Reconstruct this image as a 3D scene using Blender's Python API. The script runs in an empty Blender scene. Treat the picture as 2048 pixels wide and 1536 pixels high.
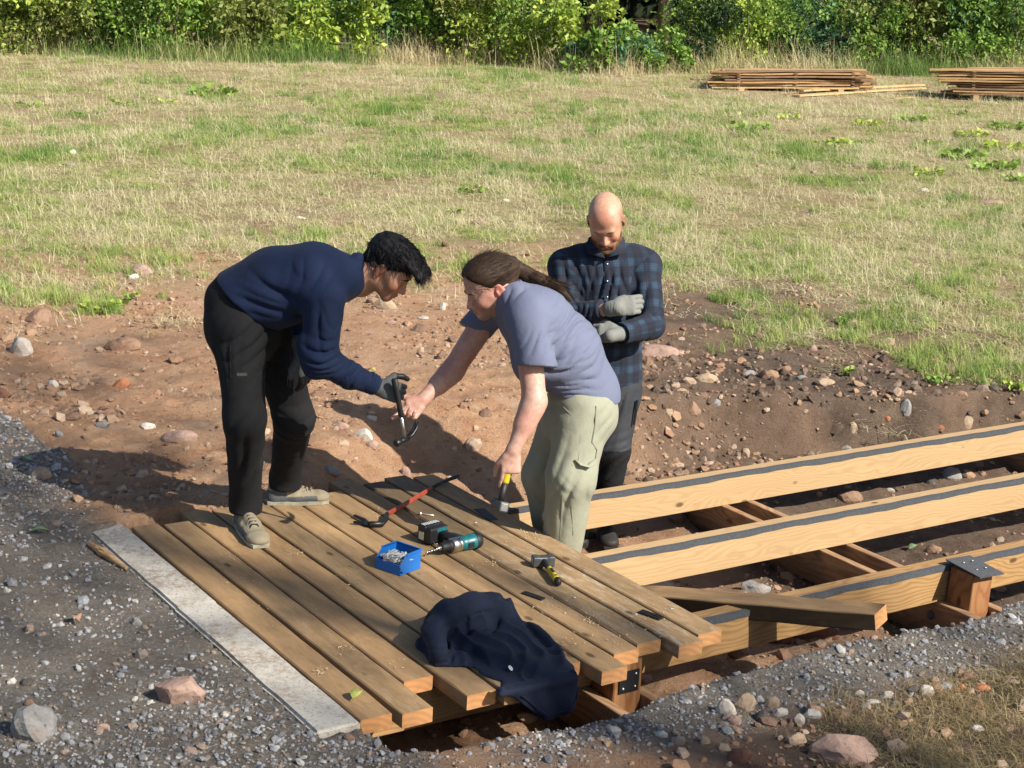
import bpy, bmesh, math, random
import numpy as np
from mathutils import Vector, Matrix, Quaternion
import openvdb

random.seed(7); RNG = np.random.default_rng(7)
SC = bpy.context.scene
COL = SC.collection
# ------------------------------------------------------------------ camera
F = 3235.0; TH = math.atan(.2545); H0 = 2.5
cam_d = bpy.data.cameras.new('camera'); cam = bpy.data.objects.new('camera', cam_d); COL.objects.link(cam)
cam.location = (0, 0, H0); cam.rotation_euler = (math.pi / 2 - TH, 0, 0)
cam_d.sensor_width = 36; cam_d.lens = F * 36 / 2048; cam_d.clip_end = 500; cam_d.clip_start = .05
SC.camera = cam
# ------------------------------------------------------------------ daylight
SUN = Vector((.82, -.572, math.tan(math.radians(36)))).normalized()
w = bpy.data.worlds.new('World'); SC.world = w; w.use_nodes = True
nt = w.node_tree; bg = nt.nodes['Background']
sky = nt.nodes.new('ShaderNodeTexSky'); sky.sky_type = 'NISHITA'; sky.sun_disc = False
sky.sun_elevation = math.asin(SUN.z); sky.sun_rotation = math.atan2(SUN.x, SUN.y)
nt.links.new(sky.outputs[0], bg.inputs[0]); bg.inputs[1].default_value = .072
sd = bpy.data.lights.new('sun', 'SUN'); sd.energy = 5.0; sd.angle = math.radians(.55); sd.color = (1, .94, .83)
so = bpy.data.objects.new('sun', sd); COL.objects.link(so); so.rotation_euler = SUN.to_track_quat('Z', 'Y').to_euler()
so.location = SUN * 20
SC.view_settings.view_transform = 'Standard'; SC.view_settings.look = 'None'
SC.view_settings.exposure = .84; SC.view_settings.gamma = 1

# ------------------------------------------------------------------ calibration helpers
RT = np.array([1, 0, 0.]); FW = np.array([0, math.cos(TH), -math.sin(TH)]); DN = np.array([0, -math.sin(TH), -math.cos(TH)])
C0 = np.array([0, 0, H0])
def ray(x, y): return RT * (x - 1024) / F + DN * (y - 768) / F + FW
def A(x, y, Y):                      # the point seen at x, y that lies Y metres in front
    r = ray(x, y); return C0 + r * (Y / r[1])
def AZ(x, y, z):
    r = ray(x, y); return C0 + r * ((z - H0) / r[2])
def unit(v):
    v = np.array(v, float); return v / np.linalg.norm(v)
# deck frame: u along the planks towards the camera, v across them, h up
DO = np.array([-1.735, 6.931, .071])
DU = unit([.554, -.832, -.029]); DV = unit([.831, .555, -.046] - np.dot([.831, .555, -.046], DU) * DU); DH = np.cross(DU, DV)
def deck(u, v, h=0): return DO + DU * u + DV * v + DH * h
def deckuv(x, y, h=0):
    r = ray(x, y); t = ((DO + DH * h - C0) @ DH) / (r @ DH); p = C0 + r * t - DO
    return p @ DU, p @ DV
DM = Matrix(((DU[0], DV[0], DH[0], DO[0]), (DU[1], DV[1], DH[1], DO[1]), (DU[2], DV[2], DH[2], DO[2]), (0, 0, 0, 1)))
def frame(o, x, y, z):
    return Matrix(((x[0], y[0], z[0], o[0]), (x[1], y[1], z[1], o[1]), (x[2], y[2], z[2], o[2]), (0, 0, 0, 1)))

# ------------------------------------------------------------------ noise (numpy)
def _h(i, j, k, s):
    n = (i * 374761393 + j * 668265263 + k * 2147483647 + s * 1274126177) & 0xffffffff
    n = ((n ^ (n >> 13)) * 1274126177) & 0xffffffff
    return ((n ^ (n >> 16)) & 0xffffff) / float(0xffffff)
def vnoise(p, s=0):                  # value noise in -1..1, p is (..,3) or (..,2)
    p = np.asarray(p, float)
    if p.shape[-1] == 2: p = np.concatenate([p, np.zeros(p.shape[:-1] + (1,))], -1)
    i = np.floor(p).astype(np.int64); f = p - i; f = f * f * (3 - 2 * f); r = 0
    for a in (0, 1):
        for b in (0, 1):
            for c in (0, 1):
                wgt = (f[..., 0] if a else 1 - f[..., 0]) * (f[..., 1] if b else 1 - f[..., 1]) * (f[..., 2] if c else 1 - f[..., 2])
                r = r + wgt * _h(i[..., 0] + a, i[..., 1] + b, i[..., 2] + c, s)
    return r * 2 - 1
def fbm(p, o=4, s=0):
    r = 0; a = 1; t = 0; p = np.asarray(p, float)
    for k in range(o):
        r = r + a * vnoise(p * 2 ** k + 17.3 * k, s + k); t += a; a *= .5
    return r / t
def sstep(a, b, x):
    t = np.clip((x - a) / (b - a), 0, 1); return t * t * (3 - 2 * t)

# ------------------------------------------------------------------ objects
WORLDSPACE = {}                      # things whose parts are modelled in world coordinates
def link(o, parent=None):
    COL.objects.link(o)
    if parent is not None:
        o.parent = parent
        if parent.name in WORLDSPACE: o.matrix_parent_inverse = WORLDSPACE[parent.name]
    return o
def tag(o, label=None, cat=None, group=None, kind=None):
    if label: o['label'] = label
    if cat: o['category'] = cat
    if group: o['group'] = group
    if kind: o['kind'] = kind
    return o
def empty(name, M, label=None, cat=None, group=None, world=False):
    o = bpy.data.objects.new(name, None); o.empty_display_size = .1
    o.matrix_world = M if isinstance(M, Matrix) else Matrix.Translation(Vector(M))
    COL.objects.link(o)
    if world: WORLDSPACE[o.name] = o.matrix_world.inverted()
    return tag(o, label, cat, group)
def meshobj(name, V, Fc, m, parent=None, smooth=False, mats=None, midx=None, loc=None):
    me = bpy.data.meshes.new(name)
    V = np.asarray(V, float)
    if loc is not None: V = V - np.asarray(loc)
    me.from_pydata(V.tolist() if len(V) else [], [], [tuple(f) for f in Fc])
    for mm in (mats or [m]):
        if mm: me.materials.append(mm)
    if midx is not None: me.polygons.foreach_set('material_index', np.asarray(midx, np.int32))
    if smooth: me.polygons.foreach_set('use_smooth', np.ones(len(me.polygons), bool))
    me.update()
    o = bpy.data.objects.new(name, me); link(o, parent)
    if loc is not None: o.location = loc
    return o
class MB:                            # collects shapes, links them as one mesh
    def __init__(s): s.V = []; s.F = []; s.mi = []; s.cur = 0
    def add(s, V, Fc):
        n = len(s.V); s.V += [tuple(map(float, v)) for v in V]; s.F += [tuple(i + n for i in f) for f in Fc]; s.mi += [s.cur] * len(Fc); return s
    def box(s, lo, hi, M=None, bev=0):
        bm = bmesh.new(); bmesh.ops.create_cube(bm, size=1)
        for v in bm.verts: v.co = Vector([(lo[i] + hi[i]) / 2 + v.co[i] * (hi[i] - lo[i]) for i in range(3)])
        if bev: bmesh.ops.bevel(bm, geom=list(bm.edges), offset=bev, segments=2, affect='EDGES', profile=.5)
        if M is not None: bm.transform(M)
        bm.verts.index_update(); s.add([v.co for v in bm.verts], [[v.index for v in f.verts] for f in bm.faces]); bm.free(); return s
    def tube(s, pts, rad, n=8, cap=True, up=None, flat=1.0):
        pts = [Vector(p) for p in pts]; R = rad if isinstance(rad, (list, tuple)) else [rad] * len(pts)
        rings = []; u = None
        for i, p in enumerate(pts):
            t = (pts[min(i + 1, len(pts) - 1)] - pts[max(i - 1, 0)]).normalized()
            if u is None:
                u = Vector(up) if up else (Vector((0, 0, 1)) if abs(t.z) < .9 else Vector((1, 0, 0)))
            u = (u - t * u.dot(t)).normalized(); b = t.cross(u)
            rings.append([p + (u * math.cos(2 * math.pi * k / n) * flat + b * math.sin(2 * math.pi * k / n)) * R[i] for k in range(n)])
        V = [v for r in rings for v in r]
        Fc = [(i * n + k, i * n + (k + 1) % n, (i + 1) * n + (k + 1) % n, (i + 1) * n + k) for i in range(len(pts) - 1) for k in range(n)]
        if cap: Fc += [tuple(range(n))[::-1], tuple((len(pts) - 1) * n + k for k in range(n))]
        return s.add(V, Fc)
    def lathe(s, prof, M=None, n=20):     # profile (r, z) about local z
        V = []; M = M or Matrix()
        for r, z in prof:
            for k in range(n): V.append(M @ Vector((r * math.cos(2 * math.pi * k / n), r * math.sin(2 * math.pi * k / n), z)))
        m = len(prof)
        Fc = [(i * n + k, i * n + (k + 1) % n, (i + 1) * n + (k + 1) % n, (i + 1) * n + k) for i in range(m - 1) for k in range(n)]
        Fc += [tuple(range(n))[::-1], tuple((m - 1) * n + k for k in range(n))]
        return s.add(V, Fc)
    def prism(s, poly, z0, z1, M=None):   # polygon in xy extruded along z
        n = len(poly); M = M or Matrix()
        V = [M @ Vector((x, y, z0)) for x, y in poly] + [M @ Vector((x, y, z1)) for x, y in poly]
        Fc = [tuple(range(n))[::-1], tuple(range(n, 2 * n))] + [(k, (k + 1) % n, n + (k + 1) % n, n + k) for k in range(n)]
        return s.add(V, Fc)
    def build(s, name, m, parent=None, smooth=False, bevel=0, mats=None):
        o = meshobj(name, s.V, s.F, m, parent, smooth, mats, s.mi if mats else None)
        if bevel:
            b = o.modifiers.new('edges', 'BEVEL'); b.width = bevel; b.segments = 2; b.limit_method = 'ANGLE'; b.angle_limit = math.radians(40)
        if smooth == 'auto' or (smooth and bevel): pass
        return o

# ------------------------------------------------------------------ materials
def new_mat(name):
    m = bpy.data.materials.new(name); m.use_nodes = True
    return m, m.node_tree, m.node_tree.nodes['Principled BSDF']
class NG:
    def __init__(s, nt): s.nt = nt
    def n(s, t, **kw):
        x = s.nt.nodes.new('ShaderNode' + t)
        for k, v in kw.items():
            if k.startswith('i_'): 
                key = k[2:]; key = int(key) if key.isdigit() else key
                sock = x.inputs[key]
                if hasattr(v, 'is_linked') or isinstance(v, bpy.types.NodeSocket): s.nt.links.new(v, sock)
                else: sock.default_value = v
            else: setattr(x, k, v)
        return x
    def l(s, a, b): s.nt.links.new(a, b)
    def coord(s, kind='Object', scale=(1, 1, 1), loc=(0, 0, 0)):
        tc = s.n('TexCoord'); mp = s.n('Mapping', i_Scale=scale, i_Location=loc); s.l(tc.outputs[kind], mp.inputs[0]); return mp.outputs[0]
    def noise(s, v, scale, det=4, rough=.55, dist=0, out='Fac'):
        x = s.n('TexNoise', i_Scale=scale, i_Detail=det, i_Roughness=rough, i_Distortion=dist); s.l(v, x.inputs['Vector']); return x.outputs[out]
    def ramp(s, f, stops, interp='LINEAR'):
        x = s.n('ValToRGB'); cr = x.color_ramp; cr.interpolation = interp
        while len(cr.elements) < len(stops): cr.elements.new(.5)
        for e, (p, c) in zip(cr.elements, stops):
            e.position = p; e.color = (c, c, c, 1) if isinstance(c, (int, float)) else (*c, 1)
        s.l(f, x.inputs[0]); return x.outputs[0]
    def mix(s, f, a, b, mode='MIX'):
        x = s.n('Mix', data_type='RGBA', blend_type=mode, clamp_factor=True)
        for sock, val in ((x.inputs[0], f), (x.inputs[6], a), (x.inputs[7], b)):
            if isinstance(val, bpy.types.NodeSocket): s.l(val, sock)
            elif isinstance(val, (tuple, list)): sock.default_value = (*val, 1)[:4]
            else: sock.default_value = val
        return x.outputs[2]
    def math(s, op, a, b=0, c=None, clamp=False):
        x = s.n('Math', operation=op, use_clamp=clamp)
        for i, val in enumerate((a, b) if c is None else (a, b, c)):
            if isinstance(val, bpy.types.NodeSocket): s.l(val, x.inputs[i])
            else: x.inputs[i].default_value = val
        return x.outputs[0]
    def attr(s, name, typ='GEOMETRY', out='Fac'):
        return s.n('Attribute', attribute_name=name, attribute_type=typ).outputs[out]
    def bump(s, f, strength, dist=.01, base=None):
        x = s.n('Bump', i_Strength=strength, i_Distance=dist); s.l(f, x.inputs['Height'])
        if base: s.l(base, x.inputs['Normal'])
        return x.outputs[0]
def plain(name, col, rough=.6, metal=0, var=.15, scale=30, bump=.1, bd=.002, col2=None, spec=.5, sheen=0):
    m, nt, b = new_mat(name); g = NG(nt); v = g.coord()
    f = g.noise(v, scale, 5, .6); c2 = col2 or tuple(c * (1 - var * 2) for c in col)
    c = g.ramp(f, [(.3, c2), (.7, col)])
    g.l(c, b.inputs['Base Color']); b.inputs['Roughness'].default_value = rough; b.inputs['Metallic'].default_value = metal
    b.inputs['Specular IOR Level'].default_value = spec
    if sheen: b.inputs['Sheen Weight'].default_value = sheen; b.inputs['Sheen Roughness'].default_value = .4
    if bump: g.l(g.bump(g.noise(v, scale * 6, 3), bump, bd), b.inputs['Normal'])
    return m

# ------------------------------------------------------------------ signed-distance modelling of bodies and clothes
class SDF:
    def __init__(s, lo, hi, h):
        s.h = h; s.lo = np.array(lo, float); s.n = np.ceil((np.array(hi) - s.lo) / h).astype(int) + 1
        s.a = np.full(s.n, .2, np.float32); s.ax = [s.lo[i] + np.arange(s.n[i]) * h for i in range(3)]
    def reg(s, lo, hi):
        i0 = np.clip(np.floor((np.array(lo) - s.lo) / s.h).astype(int), 0, s.n); i1 = np.clip(np.ceil((np.array(hi) - s.lo) / s.h).astype(int) + 1, 0, s.n)
        if (i1 <= i0).any(): return None, None
        sl = tuple(slice(a, b) for a, b in zip(i0, i1))
        X = s.ax[0][sl[0]][:, None, None]; Y = s.ax[1][sl[1]][None, :, None]; Z = s.ax[2][sl[2]][None, None, :]
        return sl, (X, Y, Z)
    def comb(s, sl, d, k, op='u'):
        a = s.a[sl]
        if op == 'u':
            if k > 0:
                h = np.maximum(k - np.abs(a - d), 0) / k; s.a[sl] = np.minimum(a, d) - h * h * k * .25
            else: s.a[sl] = np.minimum(a, d)
        else:
            d = -d
            if k > 0:
                h = np.maximum(k - np.abs(a - d), 0) / k; s.a[sl] = np.maximum(a, d) + h * h * k * .25
            else: s.a[sl] = np.maximum(a, d)
    def cone(s, a, b, ra, rb=None, k=.01, op='u'):
        rb = ra if rb is None else rb; a = np.array(a, float); b = np.array(b, float); R = max(ra, rb) + k + s.h * 3
        sl, P = s.reg(np.minimum(a, b) - R, np.maximum(a, b) + R)
        if sl is None: return s
        ab = b - a; L = max(ab @ ab, 1e-9)
        t = np.clip(((P[0] - a[0]) * ab[0] + (P[1] - a[1]) * ab[1] + (P[2] - a[2]) * ab[2]) / L, 0, 1)
        d = np.sqrt((P[0] - a[0] - t * ab[0]) ** 2 + (P[1] - a[1] - t * ab[1]) ** 2 + (P[2] - a[2] - t * ab[2]) ** 2) - (ra + (rb - ra) * t)
        s.comb(sl, d.astype(np.float32), k, op); return s
    def ecap(s, a, b, lat, A0, B0, k=.02, op='u'):      # elliptical tapered capsule; A0=(half-width, half-depth) at a, B0 at b
        a = np.array(a, float); b = np.array(b, float); ab = b - a; Ln = max(np.linalg.norm(ab), 1e-6); ax = ab / Ln
        lat = np.array(lat, float); lat = unit(lat - ax * (lat @ ax)); sg = np.cross(ax, lat)
        R = max(*A0, *B0) + k + s.h * 3; sl, P = s.reg(np.minimum(a, b) - R, np.maximum(a, b) + R)
        if sl is None: return s
        D = [P[i] - a[i] for i in range(3)]
        m = D[0] * ax[0] + D[1] * ax[1] + D[2] * ax[2]; l = D[0] * lat[0] + D[1] * lat[1] + D[2] * lat[2]; g = D[0] * sg[0] + D[1] * sg[1] + D[2] * sg[2]
        t = np.clip(m / Ln, 0, 1); wl = A0[0] + (B0[0] - A0[0]) * t; wg = A0[1] + (B0[1] - A0[1]) * t; c = np.minimum(wl, wg); e = m - t * Ln
        q1 = np.sqrt((l / wl) ** 2 + (g / wg) ** 2 + (e / c) ** 2)
        q2 = np.sqrt((l / wl ** 2) ** 2 + (g / wg ** 2) ** 2 + (e / c ** 2) ** 2) + 1e-9
        s.comb(sl, (q1 * (q1 - 1) / q2).astype(np.float32), k, op); return s
    def ell(s, c, r, R=None, k=.01, op='u'):
        c = np.array(c, float); r = np.array(r if hasattr(r, '__len__') else (r,) * 3, float); m = r.max() + k + s.h * 3
        sl, P = s.reg(c - m, c + m)
        if sl is None: return s
        D = [P[i] - c[i] for i in range(3)]
        if R is not None:
            R = np.array(R, float); D = [D[0] * R[0, j] + D[1] * R[1, j] + D[2] * R[2, j] for j in range(3)]
        q1 = np.sqrt((D[0] / r[0]) ** 2 + (D[1] / r[1]) ** 2 + (D[2] / r[2]) ** 2); q2 = np.sqrt((D[0] / r[0] ** 2) ** 2 + (D[1] / r[1] ** 2) ** 2 + (D[2] / r[2] ** 2) ** 2) + 1e-9
        s.comb(sl, (q1 * (q1 - 1) / q2).astype(np.float32), k, op); return s
    def cut(s, p, nrm, R=.3, k=.003):        # removes what lies on the side nrm points to, within R of p
        p = np.array(p, float); nrm = unit(nrm); sl, P = s.reg(p - R, p + R)
        if sl is None: return s
        d = (P[0] - p[0]) * nrm[0] + (P[1] - p[1]) * nrm[1] + (P[2] - p[2]) * nrm[2]
        ball = np.sqrt((P[0] - p[0]) ** 2 + (P[1] - p[1]) ** 2 + (P[2] - p[2]) ** 2) - R
        s.comb(sl, np.maximum(-d, ball).astype(np.float32), k, 's'); return s
    def band(s, w=.03):
        I = np.nonzero(np.abs(s.a) < w); P = np.stack([s.lo[i] + I[i] * s.h for i in range(3)], -1); return I, P
    def fold(s, items, noise_amp=.0015, nscale=18, seed=0):
        """items: (centre, radius, direction the folds run, wavelength, amplitude)"""
        I, P = s.band(); d = noise_amp * fbm(P * nscale, 3, seed); 
        for n, (c, r, dr, wl, am) in enumerate(items):
            c = np.array(c); D = P - c; q = np.linalg.norm(D, axis=1); msk = np.clip(1 - q / r, 0, 1); msk = msk * msk * (3 - 2 * msk) * 1.3
            j = msk > 0
            if not j.any(): continue
            Dj = P[j]; dr = unit(dr); ref = np.array([.3, 1, .2]); ac = unit(np.cross(dr, ref)); 
            al = Dj @ dr; acr = Dj @ ac
            ph = acr / wl + .9 * vnoise(np.stack([al / (wl * 3.2), acr / (wl * 2.2), Dj @ np.cross(dr, ac) / (wl * 3)], -1), seed + n)
            f = np.abs(np.mod(ph, 1) * 2 - 1) ** 2.2
            gate = .55 + .45 * vnoise(np.stack([al / (wl * 2.5), acr / (wl * 1.6), acr * 0], -1) + 9, seed + 5 + n)
            d[j] += am * msk[j] * (f - .5) * gate * 2
        s.a[I] += d.astype(np.float32); return s
    def mesh(s, name, m, parent=None, smooth=0, adapt=.0, attrs=None, mats=None, matf=None):
        a = s.a
        g = openvdb.FloatGrid(.2); g.copyFromArray(np.ascontiguousarray(a)); 
        pts, tris, quads = g.convertToPolygons(isovalue=0.0, adaptivity=adapt)
        V = pts * s.h + s.lo
        if smooth:
            E = np.concatenate([quads[:, [0, 1]], quads[:, [1, 2]], quads[:, [2, 3]], quads[:, [3, 0]]] + ([tris[:, [0, 1]], tris[:, [1, 2]], tris[:, [2, 0]]] if len(tris) else []))
            for _ in range(smooth):
                S = np.zeros_like(V); c = np.zeros(len(V))
                for i in range(3):
                    S[:, i] = np.bincount(E[:, 0], V[E[:, 1], i], len(V)) + np.bincount(E[:, 1], V[E[:, 0], i], len(V))
                c = np.bincount(E[:, 0], minlength=len(V)) + np.bincount(E[:, 1], minlength=len(V))
                V = V * .5 + .5 * S / np.maximum(c, 1)[:, None]
        me = bpy.data.meshes.new(name); nq, ntr = len(quads), len(tris)
        me.vertices.add(len(V)); me.vertices.foreach_set('co', V.astype(np.float32).ravel())
        q = quads[:, ::-1] if nq else quads; t = tris[:, ::-1] if ntr else tris
        li = np.concatenate([q.ravel(), t.ravel()]).astype(np.int32)
        me.loops.add(len(li)); me.loops.foreach_set('vertex_index', li)
        me.polygons.add(nq + ntr); st = np.concatenate([np.arange(nq) * 4, nq * 4 + np.arange(ntr) * 3]).astype(np.int32)
        me.polygons.foreach_set('loop_start', st)
        try: me.polygons.foreach_set('loop_total', np.concatenate([np.full(nq, 4), np.full(ntr, 3)]).astype(np.int32))
        except Exception: pass
        me.polygons.foreach_set('use_smooth', np.ones(nq + ntr, bool)); me.update(calc_edges=True); me.validate()
        for mm in (mats or [m]): me.materials.append(mm)
        if attrs:
            for an, fn in attrs.items():
                at = me.attributes.new(an, 'FLOAT', 'POINT'); at.data.foreach_set('value', fn(V).astype(np.float32))
        o = bpy.data.objects.new(name, me); link(o, parent); return o

def bbox(pts, pad): P = np.array(pts); return P.min(0) - pad, P.max(0) + pad

def hand(S, W, yd, zd, curls, thumb, side=1, s=1.0, k=.006, glove=0.0):
    """W wrist, yd towards the fingers, zd out of the back of the hand, side +1: thumb on the +x side (x = yd x zd)"""
    yd = unit(yd); zd = np.array(zd, float); zd = unit(zd - yd * (zd @ yd)); xd = np.cross(yd, zd) * side
    def L(x, y, z): return np.array(W) + (xd * x + yd * y + zd * z) * s
    g = glove
    S.ecap(L(0, -.01, 0), L(.002, .03, 0), xd, (.027 * s + g, .02 * s + g), (.036 * s + g, .017 * s + g), k=.012)
    S.ecap(L(.002, .03, 0), L(0, .078, 0), xd, (.037 * s + g, .016 * s + g), (.041 * s + g, .0135 * s + g), k=.012)
    S.cone(L(.012, .015, -.008), L(.034, .05, -.010), .016 * s + g, .014 * s + g, k=.012)
    for i, (x, ln, r) in enumerate([(.031, .072, .0092), (.0105, .08, .0094), (-.0105, .074, .009), (-.030, .058, .0082)]):
        c = curls[i]; ang = 0; spread = -x * .25 * (1 if c[0] < 50 else 0) * -1
        p = L(x, .082 - abs(x) * .12, .001); 
        for j, fr in enumerate((.45, .3, .25)):
            ang += math.radians(c[j]); d = yd * math.cos(ang) - zd * math.sin(ang) + xd * spread * 1.2; d = unit(d); q = p + d * ln * fr * s
            S.cone(p, q, (r - .0004 * j) * s + g, (r - .0004 * (j + 1)) * s + g, k=.0035); p = q
    p = L(.026, .022, -.006)
    for j, (t, ln, r) in enumerate(zip(thumb, (.042, .034, .026), (.0145, .0112, .0098))):
        d = unit(xd * t[0] + yd * t[1] + zd * t[2]); q = p + d * ln * s
        S.cone(p, q, r * s + g, (r - .001) * s + g, k=.006 if j else .012); p = q

def head(S, M, brow=1.0, nose=1.0, fat=0, sc=1.12):
    """M: 4x4, local x right of the person, y forward, z up; origin between the ears"""
    Rm = np.array(M.to_3x3()); o = np.array(M.translation)
    def L(x, y, z): return o + Rm @ np.array([x, y, z]) * sc
    def E(c, r, k=.012, op='u'): S.ell(L(*c), np.array(r) * sc, Rm, k * sc, op)
    def Cn(a, b, ra, rb, k=.01, op='u'): S.cone(L(*a), L(*b), ra * sc, rb * sc, k * sc, op)
    sell = lambda c, r, R, k, op='u': S.ell(c, np.array(r) * sc, R, k * sc, op)
    E((0, -.02, .045), (.077, .098, .083), .01)
    E((0, .03, .048), (.066, .062, .066), .03)
    E((0, .035, -.02), (.062 + fat, .058, .07), .03)
    for sx in (-1, 1):
        Cn((sx * (.052 + fat), -.002, -.055), (sx * .017, .066, -.093), .02 + fat, .018, .025)
        E((sx * .036, .064, -.028), (.026, .022, .024), .02)
        Cn((sx * .058, .03, -.006), (sx * .04, .07, -.016), .012, .012, .02)
    E((0, .073, -.095), (.021, .017, .017), .02)
    E((0, .066, -.064), (.034, .03, .03), .02)
    Cn((-.03, .083, .021), (.03, .083, .021), .012 * brow, .012 * brow, .014)
    for sx in (-1, 1):
        sell(L(sx * .030, .103, .001), (.018, .013, .011), Rm, .012, 's')
        E((sx * .030, .0795, .0), (.0145, .0125, .0115), .004)
        Cn((sx * .019, .090, .0045), (sx * .042, .084, .0035), .0028, .0026, .003)
    Cn((0, .088, .012), (0, .110 * nose, -.030), .0085, .0115, .010)
    E((0, .111 * nose, -.034), (.0125, .011, .0105), .006)
    for sx in (-1, 1):
        E((sx * .0125, .100, -.037), (.0085, .010, .008), .006)
        sell(L(sx * .0065, .106, -.046), (.0035, .005, .004), Rm, .003, 's')
    Cn((-.019, .089, -.063), (0, .099, -.0605), .0055, .0065, .005); Cn((.019, .089, -.063), (0, .099, -.0605), .0055, .0065, .005)
    Cn((-.015, .089, -.074), (.015, .089, -.074), .0075, .0075, .006); E((0, .094, -.074), (.012, .007, .0065), .005)
    Cn((-.023, .0985, -.0675), (0, .1075, -.0672), .0026, .0026, .003, 's'); Cn((.023, .0985, -.0675), (0, .1075, -.0672), .0026, .0026, .003, 's')
    E((0, .098, -.084), (.014, .006, .004), .005, 's')
    for sx in (-1, 1):
        Re = Rm @ np.array(Matrix.Rotation(sx * .35, 3, 'Z')) 
        sell(L(sx * .081, -.012, .002), (.0075, .019, .030), Re, .005)
        sell(L(sx * .079, -.010, -.024), (.007, .011, .013), Re, .006)
        sell(L(sx * .0885, -.006, .004), (.006, .010, .017), Re, .004, 's')
        Cn((sx * .083, .002, -.008), (sx * .083, .004, .004), .0045, .0045, .004)
    S.ecap(L(0, -.02, -.04), L(0, -.045, -.13), Rm[:, 0], ((.053 + fat) * sc, (.055 + fat) * sc), ((.055 + fat) * sc, (.058 + fat) * sc), .03)
    return L
def headM(o, yaw, pitch, roll=0):
    """yaw: direction faced, degrees anticlockwise from +x seen from above; pitch: degrees looking down; roll"""
    a = math.radians(yaw); f = Vector((math.cos(a), math.sin(a), 0)); r = Vector((math.sin(a), -math.cos(a), 0)); u = Vector((0, 0, 1))
    B = Matrix((r, f, u)).transposed()
    B = B @ Matrix.Rotation(-math.radians(pitch), 3, 'X') @ Matrix.Rotation(math.radians(roll), 3, 'Y')
    return Matrix.Translation(Vector(o)) @ B.to_4x4()

def skin_mat(name, col, red):
    m, nt, b = new_mat(name); g = NG(nt); v = g.coord()
    f = g.noise(v, 9, 3); c = g.mix(g.ramp(f, [(.42, 0), (.68, 1)]), col, red); c = g.mix(g.ramp(g.noise(v, 55, 4, .7), [(.40, .35), (.58, 0)]), c, tuple(x * .62 for x in red)); c = g.mix(g.ramp(g.noise(v, 28, 3, .6), [(.55, 0), (.75, .3)]), c, tuple(min(1, x * 1.25) for x in col))
    fl = g.attr('flush'); c = g.mix(fl, c, (red[0] * .95, red[1] * .72, red[2] * .7))
    li = g.attr('lips'); c = g.mix(li, c, (.42, .13, .10))
    st = g.attr('stubble'); c = g.mix(st, c, (.16, .095, .065))
    g.l(c, b.inputs['Base Color']); b.inputs['Roughness'].default_value = .5; b.inputs['Specular IOR Level'].default_value = .4
    b.inputs['Subsurface Weight'].default_value = .12; b.inputs['Subsurface Radius'].default_value = (1, .35, .2); b.inputs['Subsurface Scale'].default_value = .012
    g.l(g.bump(g.noise(v, 260, 2), .15, .001), b.inputs['Normal'])
    return m
def head_attr(M, stub, ears=1):
    Mi = np.array(M.inverted())
    def loc(V): return (V @ Mi[:3, :3].T + Mi[:3, 3]) / 1.12
    def blob(p, c, r): return np.clip(1.4 - 1.4 * np.linalg.norm((p - np.array(c)) / np.array(r), axis=1), 0, 1)
    def flush(V):
        p = loc(V); q = p.copy(); q[:, 0] = np.abs(q[:, 0])
        return np.clip(.40 * blob(q, (.04, .075, -.03), (.04, .04, .035)) + blob(q, (.086, -.01, 0), (.02, .035, .045)) * .9 * ears + .5 * blob(q, (0, .115, -.035), (.02, .03, .02)), 0, 1)
    def lips(V):
        p = loc(V); q = p.copy(); q[:, 0] = np.abs(q[:, 0]); return np.clip(1.6 * blob(q, (0, .098, -.067), (.026, .03, .0125)), 0, .8)
    return {'flush': flush, 'lips': lips, 'stubble': (lambda V: stub(loc(V)))}

def hair_ribbons(name, roots, dirs, mat, parent, L=.05, w=.0022, sag=.3, seg=4, rng=None, curl=.006):
    """tapered strands leaving roots along dirs"""
    rng = rng or np.random.default_rng(3); n = len(roots); P = np.array(roots, float); D = np.array(dirs, float)
    D /= np.linalg.norm(D, axis=1)[:, None]; Lr = L * rng.uniform(.6, 1.1, n) if not hasattr(L, '__len__') else np.array(L)
    side = np.cross(D, rng.normal(size=(n, 3))); side /= np.linalg.norm(side, axis=1)[:, None]
    V = []; cur = P.copy()
    for k in range(seg + 1):
        t = k / seg; wd = w * (1 - t) ** .6 if k < seg else 0
        V.append(cur - side * wd); V.append(cur + side * wd)
        D2 = D + np.array([0, 0, -sag]) * t * t + rng.normal(size=(n, 3)) * curl * 8 * t; D2 /= np.linalg.norm(D2, axis=1)[:, None]
        cur = cur + D2 * (Lr / seg)[:, None]
    V = np.stack(V, 1); m = 2 * (seg + 1); Fc = []
    base = (np.arange(n) * m)[:, None]
    quads = np.concatenate([base + np.array([2 * k, 2 * k + 1, 2 * k + 3, 2 * k + 2]) for k in range(seg)])
    return meshobj(name, V.reshape(-1, 3), quads.tolist(), mat, parent, True)

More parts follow.
